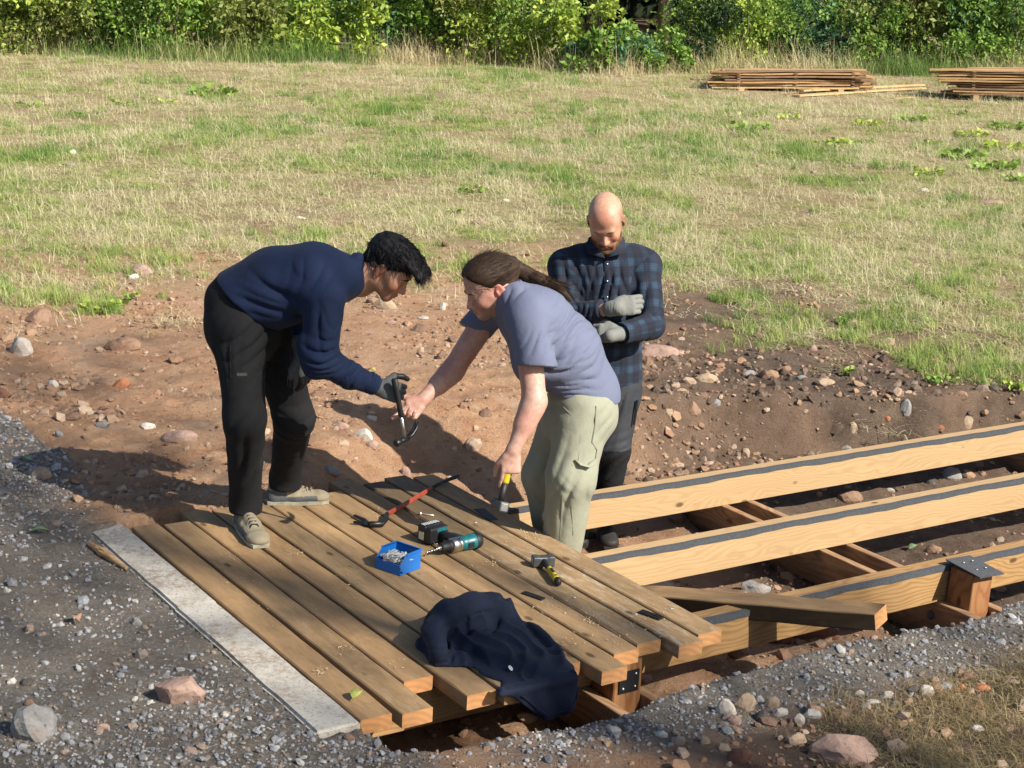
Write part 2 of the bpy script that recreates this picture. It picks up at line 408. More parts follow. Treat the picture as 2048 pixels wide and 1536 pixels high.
# ------------------------------------------------------------------ the lie of the land
def deckplane(x, y): return DO[2] - ((x - DO[0]) * DH[0] + (y - DO[1]) * DH[1]) / DH[2]
def field_z(x, y):
    s = np.where(y > 12, .025 * (y - 12), 0) + .06 * sstep(9.5, 13, y)
    return .05 - .03 * (x + 1.7) + s + .035 * vnoise(np.stack([x * .35, y * .35], -1), 2)
def smin(a, b, k):
    h = np.clip(.5 + .5 * (b - a) / k, 0, 1); return b * (1 - h) + a * h - k * h * (1 - h)
def smax(a, b, k): return -smin(-a, -b, k)
def ground_z(x, y, fine=True):
    x = np.asarray(x, float); y = np.asarray(y, float)
    rel = np.stack([x - DO[0], y - DO[1]], -1); u = rel @ DU[:2]; v = rel @ DV[:2]
    dp = deckplane(x, y)
    n1 = vnoise(np.stack([x * .9, y * .9], -1), 5); n2 = fbm(np.stack([x * 2.7, y * 2.7], -1), 4, 7)
    # general surface: level with the deck near it, running out into the field
    far = sstep(-.6, -2.6, u); near = dp - .008
    gen = near * (1 - far) + field_z(x, y) * far
    uu = u + .06 * n1 + (.05 + .09 * sstep(2.6, 3.6, v)) * n2 + .035 * sstep(2.8, 3.6, v) * np.sin(6.5 * v + 3 * n1) ; vv = v + .05 * n2
    # trench profile across u
    vs = [-1, 0, .8, 1.25, 2, 3, 3.6, 4.2, 5, 5.6, 6.2, 9]
    u0 = np.interp(vv, vs, [.10, .10, .06, .00, -.22, -.42, -.60, -.62, -.36, -.12, .00, .04])
    sl = np.interp(vv, vs, [3.5, 3.0, 2.2, .75, .34, .55, 1.3, 2.2, 2.6, 2.8, 2.8, 2.5])
    fl = np.interp(vv, [0, 1, 2.5, 6, 10], [-.42, -.44, -.43, -.46, -.5]); fl = dp + fl + .05 * n1 + .03 * n2 + .10 * sstep(.4, -.1, uu) * sstep(2, 4, vv)
    farw = fl + np.maximum(u0 - uu, 0) * sl
    nearw = fl + np.maximum(uu - 2.29 - .06 * sstep(3, 6, vv), 0) * 3.2
    endw = fl + np.maximum(.10 - vv, 0) * 5 * (uu < 2.6)
    pit = np.maximum(np.maximum(farw, nearw), endw)
    # the side of the path: a low gravel shoulder towards the camera
    gen2 = gen - .06 * sstep(2.2, 2.5, u) * sstep(-.3, .2, v) - .05 * sstep(2.6, 4.0, u) * sstep(.5, 2, v)
    z = smin(gen2, pit, .07)
    # a lip of soil behind the far plank ends
    z = z + .07 * np.exp(-((u + .55) / .35) ** 2) * np.exp(-((v - .35) / .55) ** 2) * (1 + n1)
    z = z + .035 * n2 * sstep(.2, -.4, u) * sstep(-4.2, -1.2, u) * sstep(-1.5, 0, v)
    if fine:
        rough = sstep(13, 9, y) * (1 - .72 * sstep(2.3, 2.6, u)) * (1 - .75 * sstep(.0, -.15, v) * sstep(-.1, .3, u))
        q = np.stack([x, y], -1); z = z + rough * (.030 * fbm(q * 6, 4, 21) + .020 * np.abs(fbm(q * 17, 3, 31)))
        z = z + .014 * fbm(q * 5, 4, 22) * (1 - rough)
    # never above the kerb or the planks
    under = (u > -.1) & (u < 2.3) & (v > -.02) & (v < 1.75); z = np.where(under, np.minimum(z, dp - .13), z)
    kerb = (u > -.055) & (u < 2.225) & (v > -.172) & (v < 0.02); z = np.where(kerb, np.minimum(z, dp - .045), z)
    return z
def on_ground(px, py):
    r = ray(px, py); t = np.linspace(2.6, 60, 1600) ** 1.0; P = C0 + r * t[:, None]; z = ground_z(P[:, 0], P[:, 1]); k = np.nonzero(P[:, 2] < z)[0]
    k = k[0] if len(k) else len(t) - 1
    a, b = t[max(k - 1, 0)], t[k]; tt = np.linspace(a, b, 40); P = C0 + r * tt[:, None]; z = ground_z(P[:, 0], P[:, 1]); k = np.nonzero(P[:, 2] < z)[0]; k = k[0] if len(k) else 39
    p = P[k].copy(); p[2] = z[k]; return p
def gz(x, y): return float(ground_z(np.array([x]), np.array([y]))[0])

def spaced(lo, hi, d0, stops, grow):
    out = [lo]; 
    while out[-1] < hi:
        x = out[-1]; d = d0
        if x < stops[0]: d = d0 + (stops[0] - x) * grow
        if x > stops[1]: d = d0 + (x - stops[1]) * grow
        out.append(x + d)
    return np.array(out)
gx = spaced(-60, 60, .024, (-3.0, 3.9), .05); gy = spaced(-25, 110, .024, (3.6, 11.2), .045)
GX, GY = np.meshgrid(gx, gy); gv = np.stack([GX.ravel(), GY.ravel()], -1)
gzv = ground_z(gv[:, 0], gv[:, 1]); nx, ny = len(gx), len(gy)
ii = (np.arange(ny - 1)[:, None] * nx + np.arange(nx - 1)[None, :]).ravel()
gf = np.stack([ii, ii + 1, ii + nx + 1, ii + nx], 1)
me = bpy.data.meshes.new('ground'); me.vertices.add(len(gv)); me.vertices.foreach_set('co', np.concatenate([gv, gzv[:, None]], 1).astype(np.float32).ravel())
me.loops.add(gf.size); me.loops.foreach_set('vertex_index', gf.ravel().astype(np.int32)); me.polygons.add(len(gf)); me.polygons.foreach_set('loop_start', (np.arange(len(gf)) * 4).astype(np.int32))
me.polygons.foreach_set('use_smooth', np.ones(len(gf), bool)); me.update(calc_edges=True)
def zones(x, y):
    """weights of grass, gravel, red earth (sandy), dark topsoil"""
    q = np.stack([x, y], -1); rel = np.stack([x - DO[0], y - DO[1]], -1); u = rel @ DU[:2]; v = rel @ DV[:2]
    n = fbm(q * 1.1, 4, 41); n2 = fbm(q * 4, 3, 42)
    gb = np.interp(x, [-4, -2, 0, .9, 1.6, 2.4, 3.4, 6], [11.6, 12.3, 12.9, 12.5, 11.6, 10.7, 10.1, 9.7])        # where the turf begins
    grass = sstep(gb - .9, gb + 4.0, y + 2.0 * n + 1.2 * n2)
    grass = grass * (1 - sstep(-.35, -.1, u) * sstep(.2, .8, v) * sstep(3.6, 3.2, u))
    left = sstep(.18, -.12, v + .10 * n2 + .25 * n + np.where(u < -.1, .9 + (-u) * .25, 0))
    xb = np.interp(y, [3, 6.9, 7.5, 8.2, 9.0, 9.5, 9.9], [-1.6, -1.9, -2.12, -2.30, -2.62, -3.1, -9]); left = np.maximum(left * (u > -.3), sstep(.12, -.12, x - xb + .22 * n + .10 * n2) * (v < .1))
    nr = sstep(2.28, 2.42, u + .08 * n2)
    nr = nr * np.where(v > .02, sstep(2.84, 2.60, u + .22 * n + .08 * n2) * (.25 + .75 * sstep(.15, .75, v + .2 * n)), 1)
    gravel = np.clip(np.maximum(left * sstep(9.9, 9.2, y), nr * ((v > .02) | (left > .3))) , 0, 1) * (1 - grass)
    dark = sstep(2.2, 3.4, v + .5 * n) * sstep(2.3, 1.5, u) * np.maximum(sstep(.35, 1.2, x + .45 * n), .55 * sstep(-.9, -.2, u)) ; dark = np.clip(dark + sstep(2.6, 2.9, u) * sstep(.5, 1.4, v), 0, 1)
    return grass, gravel, dark
zg, zr, zd = zones(gv[:, 0], gv[:, 1])
for nm, a in (('grass', zg), ('gravel', zr), ('dark', zd)):
    at = me.attributes.new(nm, 'FLOAT', 'POINT'); at.data.foreach_set('value', a.astype(np.float32))
m, nt, b = new_mat('earth_turf_and_gravel'); g = NG(nt); v = g.coord()
n_s, n_m, n_f = g.noise(v, .9, 5, .6), g.noise(v, 5, 6, .65), g.noise(v, 34, 5, .7)
red = g.mix(g.ramp(n_m, [(.32, 0), (.66, 1)]), (.47, .235, .125), (.67, .415, .255))
red = g.mix(g.ramp(n_s, [(.35, 0), (.7, .7)]), red, (.50, .33, .21))
red = g.mix(g.ramp(n_f, [(.28, .4), (.42, 0)]), red, (.18, .09, .055))
drk = g.mix(g.ramp(n_m, [(.35, 0), (.7, 1)]), (.105, .074, .054), (.24, .172, .128)); drk = g.mix(g.ramp(n_s, [(.45, 0), (.62, .6)]), drk, (.32, .20, .13))
red = g.mix(g.ramp(g.noise(v, 2.6, 6, .75), [(.52, 0), (.66, .7)]), red, (.62, .44, .31))
def specks(scale, cols, thr):
    vo = g.n('TexVoronoi', i_Scale=scale, i_Randomness=1.0); g.l(g.n('VectorMath', operation='ADD', i_0=v, i_1=(0, 0, 0)).outputs[0], vo.inputs['Vector'])
    sp = g.n('SeparateColor'); g.l(vo.outputs['Color'], sp.inputs[0]); c_ = g.ramp(sp.outputs[0], [((i + .5) / len(cols), cc) for i, cc in enumerate(cols)], 'CONSTANT')
    msk = g.math('MULTIPLY', g.ramp(vo.outputs['Distance'], [(.26, 1), (.42, 0)]), g.ramp(sp.outputs[1], [(thr, 0), (thr + .02, 1)])); return c_, msk, vo.outputs['Distance']
sc1, sm1, sd1 = specks(55, [(.36, .20, .12), (.56, .40, .29), (.26, .15, .10), (.48, .42, .36)], .72)
soil = g.mix(g.attr('dark'), red, drk); soil = g.mix(g.math('MULTIPLY', sm1, .7), soil, g.mix(g.attr('dark'), sc1, (.24, .18, .14)))
grv = g.mix(g.ramp(n_f, [(.35, 0), (.65, 1)]), (.225, .19, .15), (.37, .33, .285)); grv = g.mix(g.ramp(n_m, [(.45, 0), (.7, .7)]), grv, (.28, .225, .17))
grs = g.mix(g.ramp(n_m, [(.35, 0), (.68, 1)]), (.33, .235, .14), (.47, .38, .21)); grs = g.mix(g.ramp(g.noise(v, 1.7, 5, .7), [(.5, 0), (.62, .75)]), grs, (.27, .27, .10)); grs = g.mix(g.ramp(g.noise(v, 1.1, 6, .7), [(.50, 0), (.62, .8)]), grs, (.30, .20, .13)); grs = g.mix(g.ramp(n_f, [(.3, .7), (.45, 0)]), grs, (.12, .085, .05))
gc, gm, gd = specks(85, [(.30, .30, .315), (.40, .405, .42), (.22, .20, .18), (.50, .485, .45), (.34, .35, .37), (.38, .28, .21)], .35); grv = g.mix(g.math('MULTIPLY', gm, g.ramp(g.noise(v, 3, 4, .7), [(.35, .35), (.6, 1)])), grv, gc)
c = g.mix(g.attr('gravel'), soil, grv); c = g.mix(g.attr('grass'), c, grs)
g.l(c, b.inputs['Base Color']); b.inputs['Roughness'].default_value = .95; b.inputs['Specular IOR Level'].default_value = .2
b0 = g.bump(g.noise(v, 9, 6, .7, .6), .6, .04); b1 = g.bump(g.noise(v, 30, 6, .8), .8, .02, b0); b2 = g.bump(g.math('MULTIPLY', g.math('ADD', gm, sm1), .5), .6, .006, b1); g.l(g.bump(g.noise(v, 120, 4, .7), .8, .010, b2), b.inputs['Normal'])
me.materials.append(m); ground = bpy.data.objects.new('ground', me); link(ground); ground['kind'] = 'structure'

# ------------------------------------------------------------------ scattered small geometry as instances
def collection(protos):
    c = bpy.data.collections.new('prototypes')
    for o in protos:
        for k in list(o.users_collection): k.objects.unlink(o)
        c.objects.link(o)
    return c
def scatter(name, P, rot, scl, idx, tint, coll, kind='stuff', label=None):
    """one object of instanced small pieces standing at P"""
    n = len(P); me = bpy.data.meshes.new(name); me.vertices.add(n); me.vertices.foreach_set('co', np.asarray(P, np.float32).ravel())
    for nm, ty, arr in (('rot', 'FLOAT_VECTOR', rot), ('scl', 'FLOAT_VECTOR', scl)):
        at = me.attributes.new(nm, ty, 'POINT'); at.data.foreach_set('vector', np.asarray(arr, np.float32).ravel())
    at = me.attributes.new('idx', 'INT', 'POINT'); at.data.foreach_set('value', np.asarray(idx, np.int32))
    at = me.attributes.new('tint', 'FLOAT', 'POINT'); at.data.foreach_set('value', np.asarray(tint, np.float32))
    o = bpy.data.objects.new(name, me); link(o); o['kind'] = kind
    if label: o['label'] = label
    ng = bpy.data.node_groups.new(name, 'GeometryNodeTree'); ng.interface.new_socket('Geometry', in_out='INPUT', socket_type='NodeSocketGeometry'); ng.interface.new_socket('Geometry', in_out='OUTPUT', socket_type='NodeSocketGeometry')
    N = ng.nodes; gi = N.new('NodeGroupInput'); go = N.new('NodeGroupOutput'); mp = N.new('GeometryNodeMeshToPoints'); ip = N.new('GeometryNodeInstanceOnPoints'); ci = N.new('GeometryNodeCollectionInfo')
    ci.inputs['Collection'].default_value = coll; ci.inputs['Separate Children'].default_value = True; ci.inputs['Reset Children'].default_value = True
    ng.links.new(gi.outputs[0], mp.inputs[0]); ng.links.new(mp.outputs[0], ip.inputs['Points']); ng.links.new(ci.outputs[0], ip.inputs['Instance']); ip.inputs['Pick Instance'].default_value = True
    for nm, ty, sock in (('idx', 'INT', 'Instance Index'), ('rot', 'FLOAT_VECTOR', 'Rotation'), ('scl', 'FLOAT_VECTOR', 'Scale')):
        na = N.new('GeometryNodeInputNamedAttribute'); na.data_type = ty; na.inputs['Name'].default_value = nm
        out = na.outputs['Attribute']; ng.links.new(out, ip.inputs[sock])
    ng.links.new(ip.outputs[0], go.inputs[0]); md = o.modifiers.new('scatter', 'NODES'); md.node_group = ng
    return o
def stone_mesh(name, rng, sub=1, jag=.28, flat=.6, mat=None):
    bm = bmesh.new(); bmesh.ops.create_icosphere(bm, subdivisions=sub, radius=1); off = rng.uniform(0, 50, 3)
    cuts = [(unit(rng.normal(size=3)), rng.uniform(.55, .9)) for _ in range(7)]
    for vt in bm.verts:
        c = np.array(vt.co); 
        for nn, dd in cuts:
            e = c @ nn - dd
            if e > 0: c = c - nn * e * .92
        c = c * (1 + jag * .5 * float(fbm(c[None] * 1.6 + off, 3, 3)[0])); c[2] *= flat; vt.co = c
    me = bpy.data.meshes.new(name); bm.to_mesh(me); bm.free()
    if mat: me.materials.append(mat)
    return me
def stone_mat(name, cols, tinted=True, rough=.85):
    m, nt, b = new_mat(name); g = NG(nt); v = g.coord()
    if tinted: t = g.attr('tint', 'INSTANCER')
    else: t = g.n('ObjectInfo').outputs['Random']
    n = len(cols); c = g.ramp(t, [((i + .5) / n, cc) for i, cc in enumerate(cols)], 'CONSTANT' if tinted else 'LINEAR')
    c = g.mix(g.ramp(g.noise(v, 2.2 if tinted else 14, 5, .7), [(.35, 0), (.7, .45)]), c, (.13, .09, .065)); g.l(c, b.inputs['Base Color']); b.inputs['Roughness'].default_value = rough; b.inputs['Specular IOR Level'].default_value = .3
    g.l(g.bump(g.noise(v, 6 if tinted else 60, 5, .7), .5, .3 if tinted else .012), b.inputs['Normal']); return m

# ------------------------------------------------------------------ timber, kerb and framework
def wood(name, pale, dark, ringc, stain=0, knots=True, wet_shade=0, ringk=1.0, freq=11, wp=9.0):
    """board timber: length along local x, width along y"""
    m, nt, b = new_mat(name); g = NG(nt)
    rnd = g.n('ObjectInfo').outputs['Random']
    tc = g.n('TexCoord'); add = g.n('VectorMath', operation='ADD'); g.l(tc.outputs['Object'], add.inputs[0]); cmb = g.n('CombineXYZ'); g.l(g.math('MULTIPLY', rnd, 37.0), cmb.inputs[0]); g.l(g.math('MULTIPLY', rnd, 11.0), cmb.inputs[1]); g.l(cmb.outputs[0], add.inputs[1])
    P = add.outputs[0]
    def mapped(sc): mp = g.n('Mapping', i_Scale=sc); g.l(P, mp.inputs[0]); return mp.outputs[0]
    kv = g.n('TexVoronoi', i_Scale=1.0, i_Randomness=1.0); g.l(mapped((3.0, 6.0, 6.0)), kv.inputs['Vector']); kd = kv.outputs['Distance']
    knot = g.ramp(kd, [(.0, 1), (.06, .9), (.10, 0)]); near = g.ramp(kd, [(0, 1), (.5, 0)])
    warp = g.noise(mapped((1.1, 5, 5)), 1, 3, .5)
    sep = g.n('SeparateXYZ'); g.l(P, sep.inputs[0])
    ph = g.math('ADD', g.math('ADD', g.math('MULTIPLY', sep.outputs[1], freq * 1.0), g.math('MULTIPLY', sep.outputs[2], freq * 1.4)), g.math('MULTIPLY', warp, wp))
    ph = g.math('ADD', ph, g.math('MULTIPLY', near, 2.2))
    ring = g.math('PINGPONG', ph, .5); ring = g.ramp(g.math('MULTIPLY', ring, 2.0), [(.0, 0), (.55, .25), (.93, 1), (1, .6)])
    fine = g.noise(mapped((3, 120, 120)), 1, 4, .7)
    c = g.mix(g.math('MULTIPLY', ring, ringk), pale, ringc); c = g.mix(g.ramp(fine, [(.3, .35), (.6, 0)]), c, dark)
    c = g.mix(g.ramp(g.noise(mapped((.8, 3, 3)), 1, 3), [(.35, 0), (.7, .35)]), c, dark)
    if stain:
        st = g.ramp(g.noise(mapped((1.6, 6, 6)), 1, 7, .8), [(.42, 0), (.64, 1)]); c = g.mix(g.math('MULTIPLY', st, stain), c, tuple(x * .38 for x in dark))
        du = g.ramp(g.noise(mapped((5, 14, 14)), 1.6, 6, .8), [(.50, 0), (.68, .9)]); c = g.mix(g.math('MULTIPLY', g.math('MULTIPLY', du, g.attr('dust')), .9), c, (.66, .57, .46))
        c = g.mix(g.math('MULTIPLY', g.attr('wet_shade'), g.ramp(g.noise(mapped((2, 8, 8)), 1, 4, .6), [(.35, 1), (.8, .7)])), c, tuple(x * .10 for x in dark))
    if knots: c = g.mix(knot, c, tuple(x * .35 for x in ringc))
    # end grain: where the face looks along x
    nrm = g.n('SeparateXYZ'); g.l(tc.outputs['Normal'], nrm.inputs[0]); endm = g.ramp(g.math('ABSOLUTE', nrm.outputs[0]), [(.8, 0), (.9, 1)])
    wv = g.n('TexWave', wave_type='RINGS', rings_direction='X', i_Scale=13.0, i_Distortion=1.2, i_Detail=2.0); mp = g.n('Mapping', i_Location=(0, -.02, .16)); g.l(tc.outputs['Object'], mp.inputs[0]); g.l(mp.outputs[0], wv.inputs['Vector'])
    ec = g.mix(g.ramp(wv.outputs['Fac'], [(.35, 0), (.75, .4)]), tuple(min(x * k, 1) for x, k in zip(pale, (1.35, 1.0, .8))), tuple(x * .95 for x in ringc)); ec = g.mix(g.ramp(g.noise(mapped((40, 40, 40)), 1, 3), [(.4, 0), (.7, .3)]), ec, dark)
    c = g.mix(endm, c, ec)
    if stain: c = g.mix(1.0, c, g.ramp(rnd, [(0, (.78, .80, .80)), (.35, (1.0, .98, .94)), (.7, (.88, .86, .82)), (1, (1.12, 1.04, .96))]), 'MULTIPLY')
    g.l(c, b.inputs['Base Color']); b.inputs['Roughness'].default_value = .75 if not wet_shade else .5; b.inputs['Specular IOR Level'].default_value = .35
    b1 = g.bump(fine, .35, .0015); g.l(g.bump(ring, .12, .001, b1), b.inputs['Normal'])
    return m
M_plank = wood('weathered_plank_wood', (.42, .272, .140), (.265, .175, .092), (.31, .188, .086), stain=.5, knots=True, ringk=.45)
M_joist = wood('fresh_larch', (.445, .305, .160), (.325, .205, .10), (.31, .18, .08), freq=34, ringk=.5, wp=13.0)
M_joist2 = wood('weathered_larch', (.40, .25, .105), (.24, .135, .055), (.26, .13, .048), freq=30, wp=12.0)
M_tie = wood('pink_larch', (.52, .34, .20), (.15, .095, .06), (.33, .18, .10), freq=15, stain=.3)
M_postw = wood('reddish_oak_post', (.36, .18, .075), (.17, .08, .035), (.25, .09, .03))
M_oldw = wood('old_larch_board', (.50, .31, .14), (.20, .12, .065), (.36, .20, .09), freq=9)
M_felt = plain('grey_bitumen_tape', (.070, .075, .085), .9, var=.2, scale=60, bump=.5)
M_pad = plain('black_rubber_pad', (.012, .013, .015), .6, var=.2)
M_screw = plain('zinc', (.72, .72, .72), .4, .55, .12)

def board(name, m, L, W, T, parent, M, rng, bow=0, bev=.004, segs=10, warp=.0015, attrs=None):
    """plank with rounded arrises: x 0..L, y 0..W, z -T..0"""
    prof = [(bev, 0), (W - bev, 0), (W, -bev), (W, -T + bev), (W - bev, -T), (bev, -T), (0, -T + bev), (0, -bev)]
    V = []; n = 8; off = rng.uniform(0, 40)
    for i in range(segs + 1):
        x = L * i / segs
        for y, z in prof:
            e = bev * .5 * (1 if i in (0, segs) else 0); yy = min(max(y, e), W - e); zz = min(max(z, -T + e), -e)
            w_ = warp * math.sin(off + i * 1.7 + y * 9); V.append((x, yy + w_ + bow * math.sin(math.pi * i / segs), zz + w_ * .6))
    Fc = [(i * n + k, (i + 1) * n + k, (i + 1) * n + (k + 1) % n, i * n + (k + 1) % n) for i in range(segs) for k in range(n)]
    Fc += [tuple(range(n)), tuple(segs * n + k for k in range(n))[::-1]]
    Fc = [f[::-1] for f in Fc]
    o = meshobj(name, V, Fc, m, parent)
    o.data.validate(); bm = bmesh.new(); bm.from_mesh(o.data); bmesh.ops.recalc_face_normals(bm, faces=bm.faces); bm.to_mesh(o.data); bm.free()
    o.matrix_basis = M
    if attrs:
        co = np.array([v.co[:] for v in o.data.vertices])
        for nm, fn in attrs.items(): at = o.data.attributes.new(nm, 'FLOAT', 'POINT'); at.data.foreach_set('value', np.clip(fn(co), 0, 1).astype(np.float32))
    return o
rngb = np.random.default_rng(12)
BW = empty('boardwalk', DM, 'half built timber boardwalk of brown planks on three pale joists over the trench', 'boardwalk')
PT = .062
# planks: (start u, end u, left edge v) read off the photograph; all 13.5 cm wide with narrow gaps
PL = [(0.00, 2.185, .010), (.035, 2.215, .150), (-.17, 1.985, .290), (-.075, 2.19, .430), (-.10, 2.22, .570), (-.11, 2.19, .710), (-.13, 2.13, .850), (-.075, 2.245, .990), (-.23, 2.14, 1.130), (-.13, 2.10, 1.270), (-.16, 2.19, 1.410), (-.115, 2.14, 1.552)]
dusty = {9: .5, 10: .85, 11: .5, 8: .2, 3: .15, 1: .2, 5: .2}
for i, (a, e, v) in enumerate(PL):
    wet_shade = {9: .75, 10: .45, 8: .25, 11: .12}.get(i, 0); d = dusty.get(i, .08)
    dfn = (lambda co, d=d: d * (.45 + .55 * sstep(.6, 1.6, co[:, 0]))) ; wfn = (lambda co, w_=wet_shade: w_ * sstep(1.5, .5, co[:, 0]))
    rz = (rngb.uniform(-.0016, .0016)) + (.0 if i else -.004)
    board('plank', M_plank, e - a, .1275 + rngb.uniform(-.0012, .0012), PT, BW, Matrix.Translation((a, v + .003 + rngb.uniform(-.001, .001), rngb.uniform(-.003, .001))) @ Matrix.Rotation(rz, 4, 'Z'), rngb, bev=.005 if i != 9 else .009, segs=24, warp=.0006, attrs={'dust': dfn, 'wet_shade': wfn})
# joists with wavy bitumen tape lapped over the near arris
JT = -PT - .004
def tape(parent, L, W, T, phase):
    """felt strip on the joist top, hanging unevenly down the near face"""
    V = []; n = 120
    for i in range(n + 1):
        x = .02 + (L - .04) * i / n; w_ = .0030 * math.sin(x * 5 + phase) + .0025 * math.sin(x * 13 + phase * 2) + .002 * math.sin(x * 31)
        hang = .021 + w_
        for y, z in ((W * .76 + w_ * .9, .0035), (W + .0035, .0035), (W + .0035, -hang), (W + .0005, -hang), (W + .0005, .0005), (W * .76 + w_ * .9, .0005)): V.append((x, y, z))
    Fc = [(i * 6 + k, i * 6 + (k + 1) % 6, (i + 1) * 6 + (k + 1) % 6, (i + 1) * 6 + k) for i in range(n) for k in range(6)] + [tuple(range(6)), tuple(n * 6 + k for k in range(6))[::-1]]
    o = meshobj('bitumen_tape', V, Fc, M_felt, parent); bm = bmesh.new(); bm.from_mesh(o.data); bmesh.ops.recalc_face_normals(bm, faces=bm.faces); bm.to_mesh(o.data); bm.free(); return o
JL = 8.6; JH = .174
for k, (u, m) in enumerate(((.285, M_joist), (1.045, M_joist), (1.825, M_joist2))):
    M = Matrix(((0, 1, 0, u), (1, 0, 0, .03), (0, 0, -1, 0), (0, 0, 0, 1)))
    # local x runs along v, local y along u, z up
    M = Matrix.Translation((u, .03, JT)) @ Matrix(((0, 1, 0, 0), (1, 0, 0, 0), (0, 0, 1, 0), (0, 0, 0, 1)))
    o = board('joist', m, JL, .095, JH, BW, M, rngb, bev=.003, segs=30, warp=.001)
    tape(o, JL, .095, JH, k * 2.1)
TT = JT - JH - .001
# cross ties in pairs with a post bolted between them
VUX = Matrix(((0, 1, 0, 0), (1, 0, 0, 0), (0, 0, 1, 0), (0, 0, 0, 1)))
for v in (1.155, 3.235, 5.9):
    for dv in (0, .187):
        t = board('cross_tie', M_tie, 2.46 if v > 2 else 2.46, .045, .19, BW, Matrix.Translation((.03, v + dv, TT)), rngb, bev=.003, segs=6, attrs={'dust': lambda c: c[:, 0] * 0, 'wet_shade': lambda c: .9 * (c[:, 2] < -.004)})  # tie sides darkened for damp and, being unlit, with shade put into the colour
        for x_ in (1.86, 2.10):
            B = MB(); B.lathe([(.0, 0), (.022, 0), (.022, .004), (.0, .005)], Matrix.Translation((x_ if v > 2 else x_ - .1, -.001, -.075 - .05 * (x_ > 2))) @ Matrix.Rotation(math.pi / 2, 4, 'X'), 16); B.build('washer', M_felt, t, True)
    pu = 2.072; 
    po = board('post', M_postw, .52, .138, .145, BW, Matrix.Translation((pu, v + .047, -.068)) @ Matrix.Rotation(math.pi / 2, 4, 'Y') , rngb, bev=.005, segs=3)
    if v > 2:
        B = MB(); B.box((-.012, -.015, 0), (.198, .153, .006), Matrix.Translation((pu - .150, v + .047, -.042)) @ Matrix.Rotation(.09, 4, 'Y') @ Matrix.Rotation(-.04, 4, 'X'))
        pl = B.build('post_cap', M_felt, BW)
        for (a, c) in ((.05, .04), (.13, .04), (.05, .10), (.13, .10)):
            B = MB(); B.lathe([(.0, 0), (.0055, 0), (.004, .003), (.0, .003)], Matrix.Translation((pu - .150 + a, v + .047 + c, -.0355 - a * .09)), 8); B.build('cap_screw', M_screw, BW, True)
    else:
        B = MB(); B.box((0, .022, -.165), (.006, .118, -.075), Matrix.Translation((pu + .001, v + .047, -.05))); pl = B.build('face_plate', M_pad, BW)
        for (a, c) in ((.04, -.09), (.10, -.09), (.04, -.145), (.10, -.145)):
            B = MB(); B.lathe([(.0, 0), (.0055, 0), (.004, .003), (.0, .003)], Matrix.Translation((pu + .007, v + .047 + a, -.05 + c)) @ Matrix.Rotation(math.pi / 2, 4, 'Y'), 8); B.build('cap_screw', M_screw, BW, True)
# screw heads in the far joist's face and along plank 11 and 9
for (u_, v_, h_) in ((1.60, 1.335, .0012), (1.72, 1.20, .0012), (.62, 1.47, .0012), (1.88, 1.63, .0012), (1.86, 1.46, .0012)):
    B = MB(); B.lathe([(0, 0), (.0065, 0), (.0055, .002), (0, .002)], Matrix.Translation((u_, v_, h_)), 10); B.build('plank_screw', M_screw, BW, True)

# the loose timber that comes out from under the last plank and lies over the near joist
p1 = AZ(1748, 1229, -.04); p0 = AZ(1340, 1195, -.165); ax = unit(p1 - p0); p0 = p0 - ax * .22; wy = unit(np.cross([0, 0, 1], ax)); up = np.cross(ax, wy)
lt = board('loose_timber', M_plank, float(np.linalg.norm(p1 - p0)), .145, .075, None, frame(p0, ax, wy, up), rngb, bev=.006, segs=10, attrs={'dust': lambda c: c[:, 0] * 0 + .1, 'wet_shade': lambda c: c[:, 0] * 0 + 1.0 * (c[:, 2] < -.003)})  # below the top painted dark: wet wood plus the shade of the unlit side
tag(lt, 'loose dark timber poking out from under the last plank across the nearest joist', 'timber')
